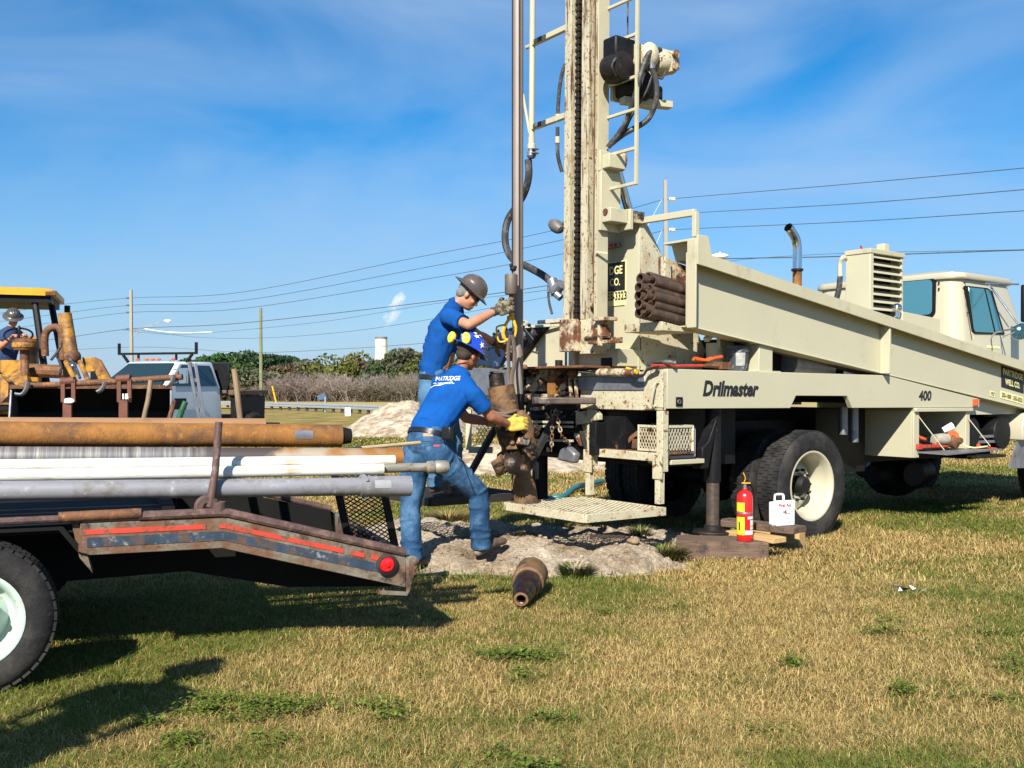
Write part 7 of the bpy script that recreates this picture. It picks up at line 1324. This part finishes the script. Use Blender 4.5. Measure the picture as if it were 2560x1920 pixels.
# phone case, patch, pocket tag on the jeans
ph = L_(1118, 1083, 7.50); MB().cbox(ph, (.085, .045, .10), Matrix.Rotation(R(-30), 4, 'Z')).build('phone_case', m_belt, root, .012)
def patch(px0, py0, px1, py1, mat, nm, D=7.4):
    a_, b_ = P(px0, py0, D)-root.location, P(px1, py1, D)-root.location; m = MB(); n_ = 5; vs = []
    for i in range(n_+1):
        for k in range(3): vs.append(V_((a_.x+(b_.x-a_.x)*i/n_, a_.y, a_.z+(b_.z-a_.z)*k/2)))
    o = m.add(vs, [(3*i+k, 3*i+3+k, 3*i+4+k, 3*i+1+k) for i in range(n_) for k in range(2)]).build(nm, mat, root); s_ = o.modifiers.new('wrap', 'SHRINKWRAP'); s_.target = jeans2; s_.wrap_method = 'PROJECT'; s_.use_project_y = True; s_.use_project_z = False; s_.use_negative_direction = True; s_.use_positive_direction = True; s_.wrap_mode = 'ABOVE_SURFACE'; s_.offset = .003
patch(1054, 1093, 1079, 1085, M_('leather_patch', (.33, .24, .15), .7), 'leather_patch'); patch(1081, 1119, 1096, 1114, M_('red_tag', (.45, .03, .05), .7), 'pocket_tag')
m_seam = M_('denim_seam', (.015, .05, .11), .9, var=0)
def seam(pts, w_=.0022, D=7.3):
    pth = smooth_path([P(px, py, D)-root.location for px, py in pts], 6); vs = []
    for i, p in enumerate(pth):
        d = (pth[min(i+1, len(pth)-1)]-pth[max(i-1, 0)]).normalized(); q = V_((-d.z, 0, d.x))*w_; vs += [p+q, p-q]
    o = MB().add(vs, [(2*i, 2*i+2, 2*i+3, 2*i+1) for i in range(len(pth)-1)]).build('seam', m_seam, root); s_ = o.modifiers.new('wrap', 'SHRINKWRAP'); s_.target = jeans2; s_.wrap_method = 'PROJECT'; s_.use_project_y = True; s_.use_project_z = False; s_.use_negative_direction = True; s_.use_positive_direction = True; s_.wrap_mode = 'ABOVE_SURFACE'; s_.offset = .002
seam([(1054, 1120), (1078, 1116), (1104, 1112), (1108, 1140), (1112, 1165)]); seam([(1054, 1120), (1063, 1150), (1080, 1170), (1105, 1158)]); seam([(1140, 1135), (1160, 1180), (1185, 1222), (1200, 1235), (1205, 1300), (1203, 1350)]); seam([(1012, 1108), (1040, 1108), (1075, 1106), (1112, 1102)])
# third man standing outside the frame on the left, whose shadow falls into the picture
def simple_J(base, rx, ry, hgt=1.0):
    b = V_(base); r = V_((rx, ry, 0)).normalized(); f = V_((-r.y, r.x, 0)); U = V_((0, 0, 1)); q = lambda a_, c, z: b+r*a_+f*c+U*z*hgt
    return dict(head=q(0, .03, 1.66), fwd=f+U*-.1, hup=U, right=r, neck=q(0, 0, 1.50), chest=q(0, 0, 1.30), waist=q(0, 0, 1.08), pelvis=q(0, 0, .96), shR=q(.2, 0, 1.42), elR=q(.27, .02, 1.14), wrR=q(.24, .12, .92), paR=q(.23, .15, .86), ndR=r*-1, sdR=f, shL=q(-.2, 0, 1.42), elL=q(-.27, .02, 1.14), wrL=q(-.24, .12, .92), paL=q(-.23, .15, .86), ndL=r, sdL=f, hipR=q(.09, 0, .92), knR=q(.11, .02, .5), anR=q(.12, 0, .11), toR=q(.14, .17, .05), hipL=q(-.09, 0, .92), knL=q(-.11, .02, .5), anL=q(-.12, 0, .11), toL=q(-.14, .17, .05))
person((-2.2, 2.75, 0), 'man standing at the near side of the trailer left of the picture', simple_J((-2.2, 2.75, 0), 1, -.3), m_shirt, m_jean, m_skin, m_hair, m_hat1)
# ================= flatbed pickup, frame: x forward, y to its left; it faces the camera and slightly left
def frame_at(loc, fwd): f = Vector(fwd).normalized(); l_ = Vector((-f.y, f.x, 0)); return Matrix.Translation(loc) @ Matrix((f, l_, Vector((0, 0, 1)))).transposed().to_4x4()
m_wpaint = M_('white_truck_paint', (.55, .58, .60), .25, 0, var=.03, coat=.5); m_wind, t, b = new_mat('windshield'); b.inputs['Base Color'].default_value = (.012, .028, .032, 1); b.inputs['Roughness'].default_value = .08; b.inputs['Specular IOR Level'].default_value = .8
ux_ = Vector((-.30, -.954, 0)).normalized(); PO = P(338, 1000, 22.6); PO.z = 0
pk = empty('flatbed_pickup', M=frame_at(PO, ux_) @ Matrix.Scale(1.04, 4)); tag(pk, 'white flatbed pickup with black overhead rack parked behind the loader bucket', 'pickup truck')
# cab: windshield base x=0, roof from -.65 to -1.9
def pkp(poly, y0, y1, nm, mat, parent=pk, bevel=.02): return MB().prism(poly, lambda a, b_, d: Vector((a, d, b_)), y0, y1).build(nm, mat, parent, bevel)
m = MB(); vs = []
for x, zt_, w_ in ((.15, 1.33, .86), (-.62, 1.93, .68), (-1.85, 1.95, .69), (-1.93, 1.35, .86)): vs += [(x, -w_, zt_), (x, w_, zt_)]
m.add(vs+[(-1.95, -.9, .55), (-1.95, .9, .55), (.15, -.9, .55), (.15, .9, .55)], [(0, 2, 3, 1), (2, 4, 5, 3), (4, 6, 7, 5), (6, 8, 9, 7), (8, 10, 11, 9), (10, 0, 1, 11), (0, 10, 8, 6), (0, 6, 4, 2), (1, 7, 9, 11), (1, 3, 5, 7)]); pcab = m.build('cab', m_wpaint, pk, .05)
MB().add([(.11, -.76, 1.38), (.11, .76, 1.38), (-.57, .60, 1.87), (-.57, -.60, 1.87)], [(0, 1, 2, 3)]).build('windshield', m_wind, pcab).location = (.025, 0, .03)
for s_ in (1, -1):
    MB().add([(-.05, .858*s_, 1.39), (-.60, .715*s_, 1.86), (-1.66, .715*s_, 1.86), (-1.74, .858*s_, 1.39)], [(0, 1, 2, 3)]).build('side_window', m_wind, pcab).location = (-.03, .012*s_, 0)
    m = MB(); m.bar((-.1, .9*s_, 1.45), (-.1, 1.12*s_, 1.5), .02, .02); m.bar((-.1, .9*s_, 1.75), (-.1, 1.12*s_, 1.72), .02, .02); m.box(-.14, -.08, min(1.05*s_, 1.25*s_), max(1.05*s_, 1.25*s_), 1.44, 1.78); m.build('side_mirror', m_black if s_ < 0 else m_chrome, pk, .01)
    MB().box(-.95, -.88, .905*s_-.004, .905*s_+.004, 1.05, 1.09).build('door_handle', m_black, pk); 
    MB().box(-.55, -.15, .902*s_-.005, .902*s_+.005, .88, 1.12).build('door_sign', m_black, pk)
m = MB(); loft(m, [[(v[0], v[1], .6) for v in rrect(.1, 1.35, -.9, .9, .1, 0)], [(v[0], v[1], 1.1) for v in rrect(.1, 1.35, -.9, .9, .1, 0)], [(v[0]*.98+.01, v[1]*.93, 1.22) for v in rrect(.1, 1.3, -.88, .88, .1, 0)], [(v[0]*.95+.03, v[1]*.85, 1.27) for v in rrect(.1, 1.25, -.85, .85, .1, 0)]]); m.build('hood', m_wpaint, pk, ang=50)
for i, y in enumerate((-.48, -.24, -.08, .08, .45)): MB().ell((-.70, y, 1.985), (.05, .06, .028), nu=10, nv=6).build('roof_light', m_lens, pk)
m = MB(); m.bar((-.75, -1.02, 2.12), (-.75, 1.02, 2.12), .06, .05); 
for y in (-1.02, 1.02): m.bar((-.75, y, 2.10), (-.75, y, 2.36), .05, .05, (1, 0, 0)); m.bar((-.75, y*.9, 2.1), (-.75, y*.75, 1.92), .05, .05, (1, 0, 0))
m.bar((-.75, -.5, 2.12), (-.75, -.5, 1.97), .04, .04, (1, 0, 0)); m.bar((-.75, .5, 2.12), (-.75, .5, 1.97), .04, .04, (1, 0, 0)); m.build('overhead_rack', m_black, pk)
pkp([(-2.0, 1.18), (-3.45, 1.18), (-3.45, 1.30), (-2.0, 1.30)], -1.2, 1.2, 'flatbed', m_woodD); pkp([(-2.05, 1.30), (-2.1, 1.30), (-2.1, 1.95), (-2.05, 1.95)], -1.0, 1.0, 'headboard', m_black)
pkp([(-3.35, .25), (-2.1, .3), (-2.1, 1.17), (-3.4, 1.17)], 1.0, 1.15, 'side_skirt', m_black); pkp([(-3.35, .5), (-2.1, .5), (-2.1, 1.17), (-3.4, 1.17)], -1.15, -1.0, 'side_skirt', m_black)
MB().box(-3.4, .9, -.5, .5, .45, .7).build('chassis', m_black, pk)
for x in (.75, -2.75):
    for y, f in ((-.82, -1), (.82, 1)): wheel(pk, Vector((x, y if x > 0 else y*1.45, .38)), .38, .24, .21, m_wrim, -f*-1, deep=.04, holes=8, nblk=30)
for y in (-.7, .7): MB().lathe([(0, 0), (.1, 0), (.1, .03), (0, .05)], Matrix.Translation((1.34, y, .9)) @ Matrix.Rotation(R(90), 4, 'Y'), 16).build('headlight', m_chrome, pk)
MB().box(1.35, 1.42, -.9, .9, .5, .68).build('bumper', m_chrome, pk, .02)
q = MB(); q.bar((-2.3, .5, 1.33), (-3.3, .6, 1.33), .10, .05); wv = [tuple(pk.matrix_world @ Vector(v)) for v in q.v]; q.v = wv; wobj('plank', q, m_woodL, 'light brown plank lying on the flatbed', 'plank')
# ================= backhoe loader, faces the camera
BO = P(40, 1000, 16.2); BO.z = 0; bk = empty('backhoe_loader', M=frame_at(BO, (.34, -.94, 0))); tag(bk, 'yellow backhoe loader with canopy roof and wide black front bucket', 'backhoe loader')
BM = bk.matrix_world.copy(); BI = BM.inverted()
B = lambda px, py, D: BI @ P(px, py, D)
m_by = M_('backhoe_yellow', (.40, .185, .012), .6, 0, var=.25, vs=5, spots=[((.10, .05, .022), 4.5, .50, .08), ((.05, .025, .015), 10, .62, .04)])
def bp(poly3, th, nm, mat, nrm=(0, 1, 0), bevel=.01, parent=bk):
    n_ = len(poly3); t_ = Vector(nrm).normalized()*th; return MB().add([Vector(p) for p in poly3]+[Vector(p)+t_ for p in poly3], [tuple(range(n_)), tuple(reversed(range(n_, 2*n_)))]+[(i, (i+1) % n_, n_+(i+1) % n_, n_+i) for i in range(n_)]).build(nm, mat, parent, bevel)
zr_ = B(75, 735, 16.2).z
m_byc = M_('canopy_yellow', (.62, .31, .012), .45, 0, var=.08, vs=3, spots=[((.3, .15, .03), 9, .68, .05)])
rf = MB(); loft(rf, [rrect(-1.7, .1, -1.1, .60, .12, zr_-.02), rrect(-1.7, .1, -1.1, .60, .12, zr_+.07), rrect(-1.6, .0, -1.0, .50, .12, zr_+.11)]); rfo = rf.build('canopy', m_byc, bk, ang=50)
MB().box(-1.62, .04, -1.02, .52, zr_-.13, zr_-.021).build('canopy_lining', m_black, rfo); MB().box(.08, .12, .44, .60, zr_-.02, zr_+.05).build('roof_lamp', m_rust, rfo, .01)
for p0_, p1_ in (((85, 740, 16.4), (108, 900, 15.9)), ((127, 752, 16.9), (155, 900, 16.6))):
    a_, b_ = B(*p0_), B(*p1_); MB().tube([a_+Vector((-.05, -.1, .08)), a_, a_.lerp(b_, .5), b_, b_+(b_-a_)*.4], .055, 8).build('canopy_post', m_black, bk)
for x, y in ((-1.55, -.8), (-1.55, .65)): MB().tube([(x, y, 1.0), (x, y, zr_-.05)], .05, 8).build('canopy_post', m_black, bk)
# hood / engine housing
MB().box(-.5, 1.1, -.45, .45, 1.0, 1.62).build('engine_hood', m_by, bk, .04); MB().box(1.10, 1.14, -.42, .42, 1.05, 1.5).build('grille', m_black, bk, .01); MB().box(-.1, 1.12, -.46, .46, 1.62, 1.72).build('hood_top', m_rust, bk, .05)
for z in (1.15, 1.3, 1.42): MB().box(1.141, 1.16, -.40, .40, z, z+.03).build('grille_bar', m_rusto, bk)
MB().box(-1.6, .5, -.5, .5, .5, 1.0).build('chassis', m_black, bk, .03); MB().box(-1.3, -.7, -.3, .3, 1.0, 1.35).build('driver_seat', m_black, bk, .05)
m = MB(); c_ = B(62, 862, 14.9); m.lathe([(0, -.08), (.15, -.08), (.17, -.02), (.17, .05), (.12, .09), (0, .11)], Matrix.Translation(c_), 22); m.tube([c_+Vector((0, 0, -.3)), c_], .07, 12); m.build('air_cleaner', m_rust, bk)
c_ = B(62, 868, 14.7); MB().lathe([(.172, -.04), (.176, -.02), (.176, .015), (.172, .03)], Matrix.Translation(B(62, 862, 14.9)), 22).build('cleaner_band', m_by, bk)
m = MB(); m.tube(smooth_path([B(113, 890, 15.0), B(112, 845, 15.0), B(120, 825, 15.0), B(140, 818, 15.0), B(153, 830, 15.0), B(156, 870, 15.0), B(157, 900, 15)], 6), .055, 12); m.build('exhaust_loop', m_rust, bk)
MB().tube([B(162, 786, 14.6), B(180, 893, 14.5)], .095, 18).build('lift_cylinder', m_by, bk); MB().tube([B(180, 888, 14.5), B(186, 935, 14.4)], .05, 12).build('cylinder_rod', m_chrome, bk); MB().ell(B(181, 893, 14.5), .12).build('cylinder_pin', m_rust, bk); MB().tube([B(149, 795, 14.6), B(162, 795, 14.6)], .03, 8).build('hydraulic_port', m_rust, bk)
for q_ in ([(205, 893, 14.6), (240, 893, 14.6), (240, 928, 14.6), (212, 932, 14.6)],): bp([B(*p) for p in q_], -.12, 'guard_plate', m_by, (1, 0, 0))
bp([B(*p) for p in [(235, 893, 14.5), (250, 900, 14.5), (285, 962, 13.9), (262, 968, 13.9), (235, 920, 14.5)]], .1, 'loader_arm', m_rusto, (-1, .2, 0)); bp([B(*p) for p in [(238, 930, 14.3), (252, 918, 14.3), (290, 968, 13.8), (255, 970, 13.8)]], .02, 'loader_arm', m_by, (1, 0, 0))
bp([B(*p) for p in [(0, 900, 14.6), (55, 900, 14.6), (72, 960, 14.0), (65, 1000, 13.8), (42, 965, 14.0), (0, 930, 14.6)]], .14, 'loader_arm', m_by, (-1, .3, 0)); bp([B(*p) for p in [(0, 935, 14.7), (22, 960, 14.6), (20, 990, 14.5), (0, 1010, 14.5)]], .1, 'loader_linkage', m_by, (-1, 0, 0))
for (p0_, p1_, r_c) in (((165, 905, 14.3), (190, 955, 13.8), .035), ((200, 905, 14.3), (222, 955, 13.8), .035), ((62, 905, 14.4), (62, 960, 14.2), .06), ((165, 930, 14.6), (60, 925, 14.6), .1)): MB().tube([B(*p0_), B(*p1_)], r_c, 10).build('linkage', m_by if r_c < .05 else m_rust, bk)
for (p0_, p1_) in (((140, 885, 14.7), (150, 935, 14.3)), ((170, 890, 14.4), (200, 945, 14.0)), ((155, 830, 14.9), (128, 900, 14.5))): a_, b_ = B(*p0_), B(*p1_); MB().tube(smooth_path([a_, a_.lerp(b_, .4)+Vector((.1, .05, -.05)), b_], 6), .02, 7).build('hydraulic_hose', m_hose, bk)
# bucket
zt_ = B(230, 965, 13.2).z; bl_, br_ = B(34, 980, 13.2), B(432, 968, 13.2)
xb = bl_.x; y0_, y1_ = bl_.y, br_.y
m = MB(); xf = (bl_.x+br_.x)/2+.1; x_b = xf-.75; prof_ = [(xf, zt_), (x_b+.25, zt_-.0), (x_b, zt_-.35), (x_b+.05, zt_-.75), (xf+.25, zt_-1.0)]
lo, hi = min(y0_, y1_), max(y0_, y1_)
bp_ = lambda poly, a_, b_, nm, mat, bev=.01: MB().prism(poly, lambda x, z, d: Vector((x, d, z)), a_, b_).build(nm, mat, bk, bev)
th_ = .03; outer = [(xf-.1, zt_), (x_b+.25, zt_), (x_b, zt_-.35), (x_b+.05, zt_-.75), (xf+.3, zt_-1.0)]; inner = [(xf+.3, zt_-.97), (x_b+.08, zt_-.72), (x_b+.03, zt_-.35), (x_b+.27, zt_-.03), (xf-.1, zt_-.03)]
bp_(outer+inner, lo, hi, 'bucket', m_black)
for y in (lo, hi-.03): bp_([(xf-.1, zt_), (x_b+.25, zt_), (x_b, zt_-.35), (x_b+.05, zt_-.75), (xf+.3, zt_-1.0), (xf+.2, zt_-.6)], y, y+.03, 'bucket_side', m_steel if y > 0 else m_black)
MB().bar((xf-.08, lo, zt_-.01), (xf-.08, hi, zt_-.01), .05, .05).build('bucket_lip', m_rust, bk)
# fork bar with two hanging forks, hooks on the bucket
fb = rootat('fork_carriage', P(240, 1000, 12.9)*1, 'rusty tube with two hanging fork brackets laid across the top of the loader bucket', 'pallet forks'); fb.location.z = 0; F = lambda px, py, D=12.9: P(px, py, D)-fb.location
MB().tube([F(48, 965), F(140, 962), F(300, 953), F(456, 942)], .04, 12).build('cross_tube', m_rust, fb)
m_fork = M_('fork_brown', (.14, .05, .03), .7, .2, var=.3, vs=6, spots=[((.05, .025, .02), 8, .6, .06)])
for x0_, dx in ((156, 0), (296, 0)):
    for k in (0, 26): MB().bar(F(x0_+k+2, 948, 12.85), F(x0_+k+2, 1005, 12.85), .05, .03, (0, 1, 0)).build('fork_bracket', m_fork, fb)
    MB().bar(F(x0_+13, 1000, 12.8), F(x0_+13, 1080, 12.8), .11, .04, (0, 1, 0)).build('fork_blade', m_fork, fb)
    MB().tube([F(x0_-3, 954+(-6 if x0_ > 200 else 0), 12.88), F(x0_+31, 952+(-6 if x0_ > 200 else 0), 12.88)], .055, 12).build('fork_sleeve', m_fork, fb)
c_ = F(172, 1002, 12.76); MB().ell(c_, (.06, .01, .035), nu=12, nv=8).disp(.01, 20).build('paint_splash', m_white, fb)
font_mesh('15', .07, 'lettering', m_white, fb, basis(F(306, 998, 12.76), (1, 0, 0), (0, 0, 1)), width=.075, bold=.06)
for (q_, lb) in (([(70, 955), (66, 972), (55, 986), (38, 985)], 'bent grey hook hanging on the left end of the cross tube'), ([(262, 955), (260, 965), (253, 975), (243, 980)], 'curved flat hook hanging mid way along the cross tube'), ([(434, 938), (432, 950), (424, 962), (415, 966)], 'curved hook at the right end of the cross tube by the pickup')):
    p = smooth_path([P(px, py, 12.8) for px, py in q_], 5); wobj('chain_hook', MB().tube(p, .03, 8, flat=.6), m_steel, lb, 'hook')
# wheels of the backhoe
for x, r_w, w_w, yy in ((.75, .42, .28, .75), (-1.1, .68, .42, .8)):
    for s_ in (1, -1): wheel(bk, Vector((x, yy*s_, r_w)), r_w, w_w, r_w*.55, m_by, s_, deep=.08, holes=8, nblk=24)
MB().lathe([(.0, 0), (.02, 0), (.02, .3), (0, .3)], Matrix.Translation(B(46, 860, 15.4)) @ Matrix.Rotation(R(-20), 4, 'Y'), 10).build('steering_column', m_black, bk)
sw = B(46, 838, 15.35); m = MB(); Ms = Matrix.Translation(sw) @ Matrix.Rotation(R(35), 4, 'Y'); m.tube([Ms @ Vector((math.cos(k*math.pi/12)*.2, math.sin(k*math.pi/12)*.2, 0)) for k in range(25)], .016, 8, caps=False); m.bar(Ms @ Vector((-.2, 0, 0)), Ms @ Vector((.2, 0, 0)), .03, .015); m.build('steering_wheel', m_black, bk)
# backhoe boom behind
MB().bar((-1.7, 0, 1.0), (-2.6, 0, 2.3), .2, .28).bar((-2.6, 0, 2.3), (-2.9, 0, 1.0), .16, .2).build('rear_boom', m_by, bk, .03)
# driver
Dd = 15.8; m_navy_cloth = M_('navy_shirt', (.012, .035, .10), .85, var=.2)
q = lambda px, py, D=Dd: P(px, py, D)
f_ = Vector((.45, -.88, -.1)); r_d = Vector((-.88, -.45, 0))
JD = dict(head=q(33, 797), fwd=Vector((.5, -.75, -.42)), hup=Vector((.1, -.25, 1)), right=r_d, neck=q(26, 822), chest=q(18, 856), waist=q(12, 900), pelvis=q(10, 925, 15.95), shR=q(0, 838), elR=q(2, 868, 15.6), wrR=q(28, 846, 15.45), paR=q(34, 840, 15.42), ndR=Vector((0, 0, -1)), sdR=Vector((1, 0, 0)),
    shL=q(46, 836, 15.95), elL=q(58, 866, 15.75), wrL=q(62, 850, 15.45), paL=q(62, 842, 15.42), ndL=Vector((0, 0, -1)), sdL=Vector((-1, 0, 0)), hipR=q(0, 930, 15.95), knR=q(8, 945, 15.5), anR=q(10, 1000, 15.4), toR=q(14, 1015, 15.2), hipL=q(25, 930, 16.0), knL=q(45, 945, 15.6), anL=q(46, 1000, 15.5), toL=q(50, 1015, 15.3))
pd_ = person(q(12, 1025), 'man in navy shirt and hard hat at the wheel of the yellow backhoe', JD, m_navy_cloth, m_jean, m_skin, m_hair, M_('grey_hard_hat', (.09, .085, .08), .3, .4, var=.2), sleeve=.6)
